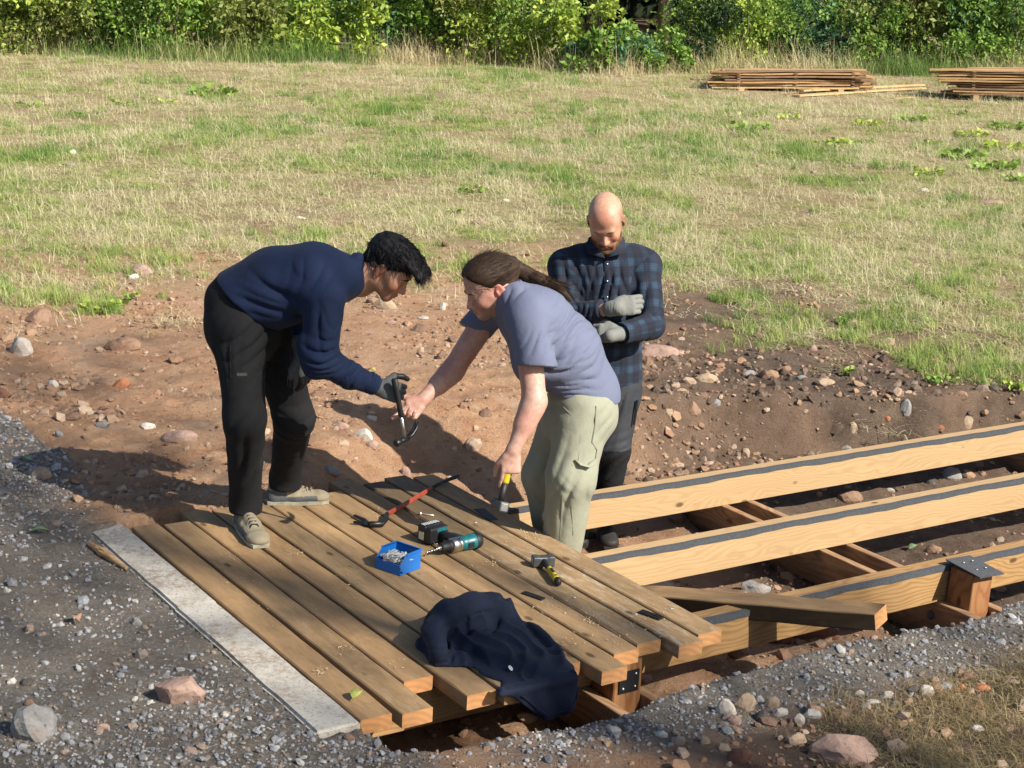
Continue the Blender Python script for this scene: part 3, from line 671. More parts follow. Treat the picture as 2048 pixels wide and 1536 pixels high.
# concrete kerb: two pieces with a fine joint
m, nt, b = new_mat('pale_concrete'); g = NG(nt); v = g.coord()
c = g.mix(g.ramp(g.noise(v, 5, 6, .7), [(.35, 0), (.7, 1)]), (.41, .38, .33), (.53, .495, .435)); c = g.mix(g.ramp(g.noise(v, 90, 6, .8), [(.53, 0), (.62, .8)]), c, (.17, .125, .09))
c = g.mix(g.math('MULTIPLY', g.ramp(g.noise(v, 2.2, 4, .7), [(.45, 0), (.6, 1)]), g.ramp(g.noise(v, 30, 5, .8), [(.42, 0), (.6, .85)])), c, (.22, .16, .11))
g.l(c, b.inputs['Base Color']); b.inputs['Roughness'].default_value = .9; g.l(g.bump(g.noise(v, 160, 4, .7), .4, .003), b.inputs['Normal']); M_conc = m
for k, (a, e, lab) in enumerate(((-.05, .985, 'farther length of the pale concrete kerb, chipped at its far corner'), (.989, 2.215, 'nearer length of the pale concrete kerb with earth spilt on it'))):
    B = MB(); B.box((a, -.181, -.30), (e, -.006, .004)); o = B.build('kerbstone', M_conc); o.matrix_world = DM
    bm = bmesh.new(); bm.from_mesh(o.data); bmesh.ops.subdivide_edges(bm, edges=[x for x in bm.edges if abs(x.verts[0].co.x - x.verts[1].co.x) > .5], cuts=14)
    top = [x for x in bm.edges if not all(q.co.z < -.2 for q in x.verts) and len(x.link_faces) == 2 and x.calc_face_angle(0) > 1 and not (abs(x.verts[0].co.x - .987) < .01 and abs(x.verts[1].co.x - .987) < .01)]; bmesh.ops.bevel(bm, geom=top, offset=.011, segments=3, affect='EDGES')
    for q in bm.verts:
        q.co.z += .0015 * math.sin(q.co.x * 9 + k); q.co.y += .003 * float(vnoise(np.array([[q.co.x * 9, q.co.z * 9, k]]))[0])
        if k == 0 and q.co.y < -.15 and q.co.x < .12: q.co.z -= .02; q.co.y += .02
    bm.to_mesh(o.data); bm.free()
    tag(o, lab, 'kerb', 'lengths of concrete kerb')

# ------------------------------------------------------------------ people
def fabric(name, col, rough=.85, var=.12, weave=900, sheen=.03, col2=None):
    m, nt, b = new_mat(name); g = NG(nt); v = g.coord()
    c = g.ramp(g.noise(v, 6, 4, .6), [(.3, col2 or tuple(x * (1 - var) for x in col)), (.7, col)])
    c = g.mix(g.math('MULTIPLY', g.attr('dirt'), g.ramp(g.noise(v, 25, 4, .7), [(.35, 0), (.6, 1)])), c, (.26, .19, .13))
    g.l(c, b.inputs['Base Color']); b.inputs['Roughness'].default_value = rough; b.inputs['Specular IOR Level'].default_value = .25
    b.inputs['Sheen Weight'].default_value = sheen; b.inputs['Sheen Roughness'].default_value = .5
    n1 = g.bump(g.noise(v, 38, 3, .6), .35, .006)
    g.l(g.bump(g.noise(v, weave, 2), .25, .0006, n1), b.inputs['Normal'])
    return m
def plaid_mat():
    m, nt, b = new_mat('plaid_flannel'); g = NG(nt)
    pu = g.attr('pu'); pv = g.attr('pv')
    def stripes(c, per, edges):
        t = g.math('FRACT', g.math('MULTIPLY', c, 1 / per)); return g.ramp(t, edges)
    E = [(0, 0), (.06, 0), (.10, .75), (.16, .25), (.21, .9), (.27, .3), (.33, .95), (.39, .25), (.44, .7), (.50, 0), (.74, .0), (.76, .22), (.79, 0), (1, 0)]
    su = stripes(pu, .082, E); sv = stripes(pv, .094, E)
    tw = g.math('FRACT', g.math('MULTIPLY', g.math('ADD', pu, pv), 420))
    s = g.math('ADD', g.math('MULTIPLY', su, .55), g.math('MULTIPLY', sv, .55), clamp=True)
    base = g.ramp(g.noise(g.coord(), 9, 3), [(.3, (.012, .014, .024)), (.7, (.022, .022, .032))])
    c = g.mix(s, base, (.022, .046, .082)); c = g.mix(g.math('MULTIPLY', g.math('MULTIPLY', su, sv), .6), c, (.065, .11, .165))
    g.l(c, b.inputs['Base Color']); b.inputs['Roughness'].default_value = .9; b.inputs['Specular IOR Level'].default_value = .2; b.inputs['Sheen Weight'].default_value = .02
    n1 = g.bump(g.noise(g.coord(), 40, 3, .6), .3, .006); g.l(g.bump(g.noise(g.coord(), 800, 2), .3, .0006, n1), b.inputs['Normal'])
    return m
M_navy = fabric('navy_fleece', (.006, .0145, .047), sheen=.03, var=.2)
M_black = fabric('black_trouser_cloth', (.011, .0115, .013), rough=.9, sheen=.0)
M_blue = fabric('faded_blue_jersey', (.135, .151, .226), var=.1)
M_khaki = fabric('khaki_canvas', (.275, .280, .212), var=.1, sheen=.05)
M_grey = fabric('dark_grey_trouser_cloth', (.032, .034, .041), rough=.7)
M_glove = fabric('grey_knit_glove', (.075, .08, .08), weave=500)
M_glove2 = fabric('light_grey_knit_glove', (.18, .185, .17), weave=500)
M_palm = fabric('black_glove_coating', (.012, .013, .015), rough=.45, sheen=0)
M_white = fabric('white_cotton', (.75, .76, .8))
M_skin1 = skin_mat('olive_skin', (.42, .24, .155), (.38, .175, .11))
M_skin2 = skin_mat('fair_skin', (.52, .32, .25), (.48, .225, .17))
M_skin3 = skin_mat('tanned_skin', (.52, .30, .205), (.46, .21, .14))
def hair_mat(name, c1, c2, rough=.6):
    m, nt, b = new_mat(name); g = NG(nt); v = g.coord()
    c = g.ramp(g.noise(v, 60, 4, .6, 1.5), [(.3, c1), (.75, c2)]); g.l(c, b.inputs['Base Color']); b.inputs['Roughness'].default_value = rough
    b.inputs['Specular IOR Level'].default_value = .22; g.l(g.bump(g.noise(v, 220, 3, .6, 1), .6, .002), b.inputs['Normal']); return m
M_hair1 = hair_mat('black_hair', (.004, .004, .005), (.012, .011, .012))
M_hair2 = hair_mat('brown_hair', (.022, .013, .008), (.058, .032, .019))
M_beard = hair_mat('ginger_beard', (.07, .036, .018), (.175, .088, .042))
M_brow = hair_mat('dark_brows', (.02, .013, .01), (.05, .03, .02))
M_shoe = fabric('sand_suede_and_mesh', (.30, .255, .175), var=.3, rough=.9)
M_shoe_d = fabric('grey_rubber_rand', (.10, .105, .11), var=.3, rough=.7)
M_boot = fabric('dark_work_boot', (.03, .027, .025), rough=.6)
M_sole = plain('pale_rubber_sole', (.42, .40, .30), .8, var=.25)
M_lace = plain('dark_lace', (.03, .03, .032), .8)
M_metal = plain('bright_steel', (.55, .55, .56), .28, 1, .1)
Z0 = lambda V: V[:, 0] * 0

def shoe(parent, heel, toe, up, w=.05, dark=False, name='shoe', top=.10):
    heel = np.array(heel); toe = np.array(toe); up = unit(up); d = unit((toe - heel) - up * ((toe - heel) @ up)); Ln = np.linalg.norm(toe - heel); x = np.cross(d, up)
    def P(t, h, s=0): return heel + d * (Ln * t) + up * h + x * s
    S = SDF(*bbox([heel, toe, heel + up * .16], .08), .0042)
    S.ecap(P(.12, .035), P(.45, .036), x, (w * .68, .034), (w * .78, .034), .02); S.ecap(P(.45, .034), P(.83, .030), x, (w * .82, .034), (w * .86, .026), .02)
    S.ell(P(.90, .028), (w * .80, Ln * .13, .026), np.stack([x, d, up], 1), .02)
    S.ecap(P(.10, .04), P(.13, top), x, (w * .6, .036), (w * .58, .034), .025); S.ecap(P(.22, .06), P(.26, top), x, (w * .6, .04), (w * .55, .034), .03)
    S.cone(P(.35, .075), P(.62, .054), .028, .022, .02)
    S.cut(P(.5, .012), -up, .3, .004)
    S.fold([(P(.55, .05), .12, x, .018, .0025)], .0012, 40)
    o = S.mesh(name, M_boot if dark else M_shoe, parent, 1, mats=[M_boot] if dark else [M_shoe, M_shoe_d])
    if not dark:
        me = o.data; c = np.zeros(len(me.polygons) * 3); me.polygons.foreach_get('center', c); c = c.reshape(-1, 3) - heel; h = c @ up; t = c @ d / Ln
        me.polygons.foreach_set('material_index', ((h < .044 + .028 * (t < .30)) & (t < .80)).astype(np.int32))
    B = MB(); pts = []
    for side in (1, -1):
        for t in (np.linspace(0, 1, 9) if side > 0 else np.linspace(1, 0, 9)):
            ww = w * (.66 + .30 * math.sin(min(t * 1.15, 1) * math.pi * .75)) * (1 if t < .93 else .72); pts.append((P(t * 1.0 - .02 + .03 * t, 0), side * ww))
    n = len(pts); V = [p + x * s * .94 for p, s in pts] + [p + x * s * 1.0 + up * .017 for p, s in pts]
    B.add(V, [tuple(range(n)), tuple(range(n, 2 * n))[::-1]] + [(k, n + k, n + (k + 1) % n, (k + 1) % n) for k in range(n)])
    B.build('sole', M_boot if dark else M_sole, o)
    B = MB()
    for k in range(5):
        t = .38 + .07 * k; h = .088 - .022 * (k / 4) ** 1.0
        B.tube([P(t, h - .020, -.030), P(t + .018, h + .006, -.012), P(t + .03, h + .008, .012), P(t + .05, h - .018, .030)], .0022, 5)
        B.tube([P(t + .04, h - .022, -.030), P(t + .03, h + .004, -.010), P(t + .012, h + .007, .012), P(t, h - .016, .030)], .0022, 5)
    if not dark: B.build('laces', M_lace, o)
    return o

def project(S, p, d, reach=.05):
    """slides p along d until it meets the modelled surface"""
    d = unit(d); p = np.array(p, float) - d * reach
    for k in range(160):
        q = p + d * (k * reach * 2 / 160); i = ((q - S.lo) / S.h); 
        if (i < 0).any() or (i > S.n - 2).any(): continue
        i0 = i.astype(int); f = i - i0; v = 0
        for a in (0, 1):
            for b in (0, 1):
                for c in (0, 1): v += S.a[i0[0] + a, i0[1] + b, i0[2] + c] * (f[0] if a else 1 - f[0]) * (f[1] if b else 1 - f[1]) * (f[2] if c else 1 - f[2])
        if v < 0: return q
    return p + d * reach
def brows_lashes(person, M, mat, S, sc=1.12, wd=.0045):
    Rm = np.array(M.to_3x3()); o = np.array(M.translation); L = lambda x, y, z: o + Rm @ np.array([x, y, z]) * sc; fd = Rm @ np.array([0, -1, 0])
    for sx in (-1, 1):
        B = MB(); P = [project(S, L(sx * x, .09, z), fd) for x, z in [(.012, .020), (.020, .0245), (.029, .027), (.038, .0255), (.047, .020)]]
        B.tube(P, [.002, wd * .8, wd * .8, wd * .6, .001], 6); B.build('eyebrow', mat, person, True)
        B = MB(); P = [project(S, L(sx * x, .085, z), fd) for x, z in [(.018, -.0025), (.024, -.0055), (.031, -.0065), (.037, -.005), (.043, -.001)]]
        B.tube(P, .0012, 5); B.build('eyelashes', mat, person)
def head_points(M, fn, n, rng, sc=1.12):
    """random points of the scalp where fn(local) holds, with outward directions"""
    out = []; dirs = []
    Rm = np.array(M.to_3x3()); o = np.array(M.translation)
    while len(out) < n:
        d = rng.normal(size=3); d /= np.linalg.norm(d); p = np.array([0, -.02, .045]) + d * np.array([.078, .100, .085])
        if fn(p): out.append(o + Rm @ p * sc); dirs.append(Rm @ (d / np.array([.078, .1, .085]) * .085))
    return np.array(out), np.array(dirs)

# ---------- the man in the navy sweatshirt, bending over on the deck
def man_navy():
    Y = 6.97
    p = empty('person', A(520, 1030, Y) * [1, 1, 0] + [0, 0, .04], 'man in a navy sweatshirt and black trousers bending over, gloved hand holding a hammer', 'person', 'workers on the boardwalk', True)
    HSC = 1.06; HM = headM(A(776, 537, Y), -14, 41, 0)
    nH = deck(*deckuv(484, 1046)); nT = deck(*deckuv(522, 1096)); fH = deck(*deckuv(540, 1006)); fT = deck(*deckuv(655, 1003))
    hipN, kneeN, ankN = A(480, 655, 6.86), A(489, 835, 6.80), nH + DH * .11 + unit(nT - nH) * .06
    hipF, kneeF, ankF = A(540, 665, 7.12), A(588, 835, 7.12), fH + DH * .11 + unit(fT - fH) * .07
    shN, elN, wrN = A(648, 602, 6.76), A(641, 712, 6.70), A(752, 772, 6.78)
    shF, elF, wrF = A(650, 585, 7.16), A(618, 640, 7.02), A(604, 706, 6.94)
    lat = unit([-.25, -.97, 0])
    T = [A(488, 607, Y), A(550, 568, Y), A(628, 556, Y - .02), A(682, 556, Y - .02)]
    # body
    S = SDF(*bbox([hipN, kneeN, elN, ankN, ankF, A(850, 450, Y), A(400, 600, Y), A(815, 800, 6.8), elF], .10), .0056)
    L = head(S, HM, sc=HSC)
    S.cone(A(735, 545, Y), A(690, 552, Y), .062, .075, .04)
    S.ecap(T[0], T[1], lat, (.13, .11), (.13, .11)); S.ecap(T[1], T[3], lat, (.14, .11), (.14, .09), .04); S.ecap(A(490, 655, Y), T[0], lat, (.13, .11), (.12, .10), .05)
    for a, b, r0, r1 in [(shN, elN, .052, .042), (elN, wrN, .042, .030), (shF, elF, .052, .042), (elF, wrF, .042, .030), (hipN, kneeN, .07, .055), (kneeN, ankN, .05, .036), (hipF, kneeF, .07, .055), (kneeF, ankF, .05, .036), (T[2], shN, .07, .05), (T[2], shF, .07, .05)]: S.cone(a, b, r0, r1, .03)
    stub = lambda q: np.clip(.35 * sstep(-.035, -.06, q[:, 2]) * sstep(.0, .03, q[:, 1]), 0, 1) * (q[:, 2] > -.13)
    SB = S; S.mesh('body', M_skin1, p, 1, attrs=head_attr(HM, stub))
    # trousers
    S = SDF(*bbox([hipN, kneeN, kneeF, ankN, ankF, A(470, 545, Y), A(410, 640, Y), A(640, 700, 7.2), A(430, 640, Y)], .13), .0072)
    S.ecap(A(492, 668, Y), A(476, 603, Y), lat, (.175, .15), (.165, .135), .03); S.ecap(A(476, 603, Y), A(486, 584, Y), lat, (.165, .135), (.16, .12), .03)
    S.ell(A(462, 655, 6.9), .115, None, .05); S.ell(A(478, 655, 7.1), .115, None, .05)
    S.cone(hipN, kneeN, .112, .088, .05); S.cone(kneeN, ankN + DH * .02, .088, .069, .04); S.cone(hipF, kneeF, .112, .090, .05); S.cone(kneeF, ankF + DH * .02, .090, .072, .04)
    S.cone(ankN + DH * .03, ankN - DH * .03, .068, .074, .03); S.cone(ankF + DH * .03, ankF - DH * .03, .070, .076, .03)
    S.cut(ankN - DH * .035, -DH, .14); S.cut(ankF - DH * .035, -DH, .14)
    d = [(A(500, 700, 6.75), .24, (.9, 0, .5), .08, 0.013), (A(488, 850, 6.72), .24, (.7, 0, .9), .08, .007), (A(500, 940, 6.75), .26, (.5, 0, 1), .06, 0.0145), (A(500, 1005, 6.75), .1, (1, 0, .1), .03, 0.0087),
         (A(590, 860, 7.03), .2, (1, 0, -.3), .055, 0.0087), (A(590, 950, 7.1), .16, (1, 0, .5), .045, 0.0101), (A(560, 740, 7.0), .2, (.8, 0, -.6), .06, 0.0087), (A(440, 700, 6.8), .2, (.3, 0, 1), .06, 0.0058)]
    S.fold(d, .0025, 14, 3)
    # side pocket zip and knee seam
    tr = S.mesh('trousers', M_black, p, 1, attrs={'dirt': Z0})
    B = MB(); B.tube([project(S, A(461 + .06 * k, 690 + k * 11, 6.75), ray(461, 700), .12) for k in range(7)], .004, 6); B.build('pocket_zip', M_palm, tr)
    S1 = project(S, A(484, 749, 6.75), ray(484, 749), .12) ; B = MB(); B.box((-.022, -.002, -.007), (.022, .002, .007), Matrix.Translation(Vector(S1)) @ Matrix.Rotation(-.25, 4, 'X')); B.build('brand_patch', plain('grey_woven_patch', (.05, .05, .05), .8), tr)
    # sweatshirt
    S = SDF(*bbox([T[0], T[3], A(410, 600, Y), A(600, 460, Y), elN, wrN, elF, wrF, A(600, 660, Y), shN], .10), .0058)
    S.ecap(A(484, 622, Y), T[0], lat, (.19, .165), (.19, .158), .03)
    S.ecap(T[0], T[1], lat, (.19, .156), (.19, .155), .05); S.ecap(T[1], T[2], lat, (.19, .152), (.20, .150), .05); S.ecap(T[2], T[3], lat, (.20, .145), (.17, .105), .05)
    S.ell(A(560, 612, Y - .02), (.13, .17, .085), None, .06)                    # cloth hanging under the belly
    S.ell(A(640, 585, 6.82), .10, None, .05); S.ell(A(650, 570, 7.12), .09, None, .05)
    S.cone(shN, elN, .088, .072, .035); S.cone(elN + np.array([0, 0, -.01]), A(700, 752, 6.74), .070, .056, .03); S.cone(A(700, 750, 6.74), wrN, .056, .042, .02)
    S.cone(A(615, 690, 6.71), A(628, 738, 6.70), .05, .045, .04)
    S.cone(shF, elF, .085, .07, .03); S.cone(elF, wrF, .065, .045, .03)
    S.cut(wrN + unit(wrN - elN) * .006, wrN - elN, .09, .004); S.cut(wrF, wrF - elF, .08, .004)
    hp = A(505, 608, Y); S.cut(hp, unit(A(415, 713, Y) - A(520, 593, Y)), .42, .006)
    S.cone(A(716, 518, Y - .03), A(712, 572, Y - .06), .03, .03, .03)
    d = [(A(560, 590, 6.8), .24, (.9, 0, -.35), .085, 0.0116), (A(520, 610, 6.8), .16, (1, 0, -.3), .05, 0.0072), (A(615, 560, 6.8), .16, (.25, 0, 1), .06, 0.0087), (A(640, 660, 6.66), .16, (.35, 0, -1), .055, 0.0116),
         (A(642, 715, 6.66), .13, (1, 0, -.25), .04, 0.013), (A(700, 755, 6.70), .12, (.5, 0, 1), .038, 0.0087), (A(665, 630, 6.68), .1, (.8, 0, -.8), .04, 0.0087), (A(480, 560, 6.85), .2, (.7, 0, .7), .09, 0.0072)]
    S.fold(d, .002, 12, 11)
    sw = S.mesh('sweatshirt', M_navy, p, 1, attrs={'dirt': Z0})
    # ribbed collar with the white edge of the shirt beneath
    nb, nd = np.array(A(722, 541, Y)), unit(A(760, 535, Y) - A(700, 549, Y)); r1 = unit(np.cross(nd, lat)); 
    ring = lambda c, ra, rb: [c + lat * math.cos(t) * ra + r1 * math.sin(t) * rb for t in np.linspace(0, 2 * math.pi, 25)]
    B = MB(); B.tube(ring(nb - nd * .012, .066, .072), .011, 8, False); B.build('collar', M_navy, sw, True)
    B = MB(); B.tube(ring(nb + nd * .006, .060, .0655), .006, 6, False); B.build('undershirt_collar', M_white, sw, True)
    # hems: waistband and cuffs
    B = MB(); ax = unit(wrN - elN); cx = unit(np.cross(ax, lat)); cy = np.cross(ax, cx)
    cuff = lambda c, r: [c + cx * math.cos(t) * r + cy * math.sin(t) * r for t in np.linspace(0, 2 * math.pi, 19)]
    for k in range(3): B.tube(cuff(wrN - ax * (.010 + .014 * k), .0395 + .0012 * k), .0085, 7, False)
    B.build('cuff', M_navy, sw, True)
    # gloves
    W = wrN + ax * .012
    S = SDF(*bbox([W, W + ax * .2], .12), .0036)
    S.cone(wrN - ax * .02, W + ax * .02, .036, .033, .01)
    yd = unit(A(795, 786, 6.76) - A(757, 775, 6.78)); zd = [-.12, -.93, .35]
    hand(S, W, yd, zd, [(62, 85, 60), (66, 85, 60), (70, 85, 60), (72, 80, 60)], [(.75, .45, -.3), (.2, .7, -.5), (-.1, .6, -.6)], side=-1, s=1.12, glove=.0015)
    S.fold([(W, .05, (0, 0, 1), .012, .002)], .0008, 60); g = S.mesh('glove', M_glove, p, 1, mats=[M_glove, M_palm], attrs={'dirt': Z0})
    me = g.data; c = np.zeros(len(me.polygons) * 3); me.polygons.foreach_get('center', c); c = c.reshape(-1, 3) - W
    me.polygons.foreach_set('material_index', ((c @ yd > .095) | ((c @ unit(zd) < -.012) & (c @ yd > .03))).astype(np.int32))
    W2 = wrF; S = SDF(*bbox([W2, W2 + np.array([.02, 0, -.2])], .1), .0042)
    yd2 = unit([.22, -.15, -1]); S.cone(W2 - yd2 * .05, W2 + yd2 * .02, .036, .033, .01)
    hand(S, W2, yd2, [.8, -.6, .2], [(20, 25, 15), (25, 30, 20), (30, 35, 20), (35, 35, 20)], [(.6, .7, -.3), (.25, .9, -.3), (.1, .9, -.3)], side=1, s=1.15, glove=.002)
    g = S.mesh('glove', M_glove, p, 1, mats=[M_glove, M_palm], attrs={'dirt': Z0}); me = g.data; c = np.zeros(len(me.polygons) * 3); me.polygons.foreach_get('center', c); c = c.reshape(-1, 3) - W2
    me.polygons.foreach_set('material_index', (c @ yd2 > .10).astype(np.int32))
    shoe(p, nH - unit(nT - nH) * .02, nT, DH, .060); shoe(p, fH - unit(fT - fH) * .01, fT, DH, .060)
    # hair
    sc = HSC
    S = SDF(*bbox([HM.translation], .30), .0045)
    Rm = np.array(HM.to_3x3()); o = np.array(HM.translation); Lh = lambda x, y, z: o + Rm @ np.array([x, y, z]) * sc
    S.ell(Lh(0, -.022, .058), np.array([.086, .108, .086]) * sc, Rm, .01); S.ell(Lh(0, .03, .085), np.array([.074, .080, .054]) * sc, Rm, .03)
    S.ell(Lh(0, -.075, -.005), np.array([.062, .042, .055]) * sc, Rm, .02)
    rng = np.random.default_rng(5)
    for x in np.linspace(-.055, .055, 9):                       # the fringe falls forward off the brow
        a = Lh(x, .07, .095 + rng.uniform(-.01, .01)); b = Lh(x * 1.05, .118 + rng.uniform(-.008, .01), .085); c = Lh(x * 1.1 + rng.uniform(-.01, .01), .135 + rng.uniform(-.015, .01), .048 + rng.uniform(-.012, .012))
        S.cone(a, b, .022, .017, .014); S.cone(b, c, .016, .005, .01)
    for sx in (-1, 1):                                            # keep the ears and temples clear
        S.cut(Lh(sx * .02, .045, .012), Rm @ np.array([sx * .35, .62, -.75]), .11, .01)
        S.ell(Lh(sx * .088, -.004, -.01), np.array([.03, .028, .034]) * sc, Rm, .008, 's')
    S.cut(Lh(0, -.05, -.052), Rm @ np.array([0, .25, -1]), .13, .01); S.cut(Lh(0, .062, .03), Rm @ np.array([0, .75, -.66]), .055, .01)
    I, P = S.band(); q = (P - o) @ Rm; S.a[I] += (.0035 * vnoise(q * np.array([70, 22, 60]), 3) + .002 * vnoise(q * np.array([160, 40, 140]), 4)).astype(np.float32)
    h = S.mesh('hair', M_hair1, p, 0)
    fn = lambda q: (q[2] > .05 and q[1] < .09) or (q[1] < -.03 and q[2] > -.02) or (q[2] > .03 and abs(q[0]) > .05 and q[1] < .03)
    rp, rd = head_points(HM, fn, 900, rng, HSC); tang = Rm @ np.array([0, .55, -.2]); rp = rp + rd * .012
    hair_ribbons('hair_strands', rp, rd * .35 + tang * .9 + rng.normal(size=rp.shape) * .18, M_hair1, h, .05, .0016, .35, 4, rng)
    fr = np.array([Lh(x, .105 + rng.uniform(-.01, .02), .09 + rng.uniform(-.015, .01)) for x in rng.uniform(-.06, .06, 120)])
    hair_ribbons('fringe_strands', fr, (Rm @ np.array([0, .75, -.55]))[None] + rng.normal(size=fr.shape) * .22, M_hair1, h, .07, .002, .3, 4, rng)
    vv = np.array([q.co[:] for q in h.data.vertices]); nn = np.array([q.normal[:] for q in h.data.vertices]); lo_ = (vv - o) @ Rm / sc; sel = np.nonzero((lo_[:, 1] > .0) & (lo_[:, 2] > .03))[0]; sel = rng.choice(sel, 900)
    tg = np.stack([rng.normal(0, .2, 900), .75 - 4 * np.clip(lo_[sel, 1] - .09, 0, .1), -.25 - 9 * np.clip(lo_[sel, 1] - .06, 0, .09)], 1) @ Rm.T; tg -= nn[sel] * (tg * nn[sel]).sum(1)[:, None]
    hair_ribbons('hair_strands', vv[sel] - nn[sel] * .003, tg + nn[sel] * .20, M_hair1, h, .045, .0012, .1, 4, rng, .004)
    brows_lashes(p, HM, M_hair1, SB, HSC, .005)
    for q_ in (-.084, .088): B = MB(); B.lathe([(.0005, -.004), (.0038, 0), (.0005, .004)], Matrix.Translation(Vector(Lh(q_, -.008, -.036))), 8); B.build('earring', M_metal, p, True)
    return p, dict(W=W, yd=yd, zd=unit(zd), ax=ax)

# ---------- the man in the blue T-shirt, standing in the trench
def man_blue():
    Y = 7.33
    p = empty('person', np.array([.24, Y, -.40]), 'man with a long brown ponytail, blue T-shirt and khaki trousers, leaning over', 'person', 'workers on the boardwalk', True)
    HM = headM(A(979, 575, 7.30), 203, 24, -4)
    gz = -.43
    hipN, kneeN, ankN = A(1168, 815, 7.22), A(1142, 955, 7.13), np.array([.215, 7.20, gz + .12])
    hipF, kneeF, ankF = A(1140, 815, 7.46), A(1090, 950, 7.42), np.array([.22, 7.50, gz + .12])
    shN, slN, elN, wrN = A(1053, 645, 7.10), A(1072, 728, 7.02), A(1069, 803, 6.98), A(1026, 902, 6.90)
    shF, slF, elF, wrF = A(985, 618, 7.50), A(948, 662, 7.50), A(905, 742, 7.44), A(845, 800, 7.26)
    lat = unit([.15, -.99, 0]); T = [A(1163, 782, 7.33), A(1122, 705, 7.32), A(1072, 642, 7.31), A(1028, 606, 7.31)]
    S = SDF(*bbox([ankN, ankF, A(1240, 780, Y), A(890, 490, Y), A(780, 880, 7.2), A(1020, 980, 6.9)], .09), .0056)
    head(S, HM, fat=.006, sc=1.12)
    S.cone(A(1000, 598, 7.31), A(1040, 612, 7.31), .066, .08, .04)
    S.ecap(T[0], T[1], lat, (.13, .12), (.14, .13)); S.ecap(T[1], T[3], lat, (.14, .12), (.14, .09), .04)
    for a, b, r0, r1 in [(shN, elN, .064, .053), (elN, wrN, .052, .031), (shF, elF, .064, .053), (elF, wrF, .050, .031), (hipN, kneeN, .09, .065), (kneeN, ankN, .055, .04), (hipF, kneeF, .09, .065), (kneeF, ankF, .055, .04), (T[2], shN, .08, .06), (T[2], shF, .08, .06)]: S.cone(a, b, r0, r1, .03)
    S.cone(elN * .8 + wrN * .2, elN * .55 + wrN * .45, .05, .046, .03); S.cone(elF * .8 + wrF * .2, elF * .55 + wrF * .45, .047, .043, .03)
    ydn = unit(A(1018, 975, 6.87) - wrN); 
    hand(S, wrN, ydn, [.25, -.95, 0], [(14, 8, 5), (70, 85, 50), (75, 85, 50), (75, 80, 50)], [(.5, .8, -.35), (.1, .9, -.5), (-.1, .9, -.5)], side=1, s=1.14)
    ydf = unit(A(798, 848, 7.18) - wrF)
    hand(S, wrF, ydf, [.25, .85, -.35], [(8, 12, 8), (38, 35, 25), (55, 50, 30), (62, 50, 30)], [(.95, .45, .1), (.8, .65, .1), (.7, .75, .1)], side=-1, s=1.14)
    stub = lambda q: np.clip(.55 * sstep(-.03, -.06, q[:, 2]) * sstep(-.01, .02, q[:, 1]) * sstep(.02, .045, np.abs(q[:, 0]) + .8 * np.clip(-q[:, 2] - .075, 0, 1)), 0, 1) * (q[:, 2] > -.14)
    SB = S; S.mesh('body', M_skin2, p, 1, attrs=head_attr(HM, stub))
    # trousers
    S = SDF(*bbox([kneeN, kneeF, ankN, ankF, A(1240, 770, 7.3), A(1050, 860, 7.45)], .14), .0072)
    S.ecap(A(1150, 840, Y), A(1164, 782, Y), lat, (.175, .155), (.172, .152), .03); S.ell(A(1190, 828, 7.3), (.11, .17, .12), None, .05)
    S.cone(hipN, kneeN, .128, .112, .05); S.cone(kneeN, ankN, .110, .086, .04); S.cone(hipF, kneeF, .125, .105, .05); S.cone(kneeF, ankF, .105, .085, .04)
    S.cut(ankN - np.array([0, 0, .06]), (0, 0, -1), .14); S.cut(ankF - np.array([0, 0, .06]), (0, 0, -1), .14)
    S.cut(A(1166, 768, Y), unit(A(1180, 700, Y) - A(1163, 782, Y)), .28, .004)
    d = [(A(1110, 870, 7.1), .24, (.7, 0, .5), .09, 0.0078), (A(1130, 940, 7.0), .26, (.25, 0, 1), .085, .005), (A(1140, 1030, 7.0), .24, (.3, 0, 1), .06, 0.0104), (A(1090, 820, 7.2), .16, (1, 0, .4), .05, 0.0078), (A(1070, 950, 7.3), .2, (.3, 0, 1), .07, 0.0091),
         (A(1190, 850, 7.1), .16, (.8, 0, .8), .07, 0.0065), (A(1120, 1000, 7.0), .14, (.5, 0, -.8), .05, 0.0052)]
    S.fold(d, .0025, 14, 21)
    tr = S.mesh('trousers', M_khaki, p, 1, attrs={'dirt': lambda V: .35 * sstep(.1, -.3, V[:, 2])})
    def on_leg(x, y, Y0=7.0):        # pushes a seam point back until it meets the cloth
        for k in range(60):
            q = A(x, y, Y0 + .008 * k); i = tuple(np.clip(((q - S.lo) / S.h).astype(int), 0, S.n - 1))
            if S.a[i] < .004: return q
        return A(x, y, Y0 + .2)
    B = MB()
    for line in ([(1122, 797), (1128, 815), (1142, 830), (1158, 837)], [(1160, 836), (1160, 880), (1156, 925)], [(1192, 812), (1190, 850), (1184, 885)], [(1184, 885), (1194, 900), (1190, 922)], [(1125, 990), (1122, 1040), (1120, 1080)], [(1144, 930), (1142, 1000), (1146, 1070)]):
        B.tube([on_leg(*q) for q in line], .0035, 6)
    B.build('seams', fabric('khaki_seam', (.20, .20, .145)), tr)
    B = MB(); B.tube([on_leg(1151, 918) - [0, .008, 0], on_leg(1162, 926) - [0, .022, 0], on_leg(1178, 930) - [0, .02, 0], on_leg(1192, 918) - [0, .008, 0]], .012, 8, flat=.35); B.build('hammer_loop', M_khaki, tr, True)
    # T-shirt
    S = SDF(*bbox([T[0], T[3], A(1240, 770, Y), A(1060, 550, Y), shN, slN, shF, slF], .14), .0058)
    S.ecap(A(1168, 795, Y), T[0], lat, (.19, .165), (.19, .165), .03); S.ecap(T[0], T[1], lat, (.19, .165), (.20, .180), .05)
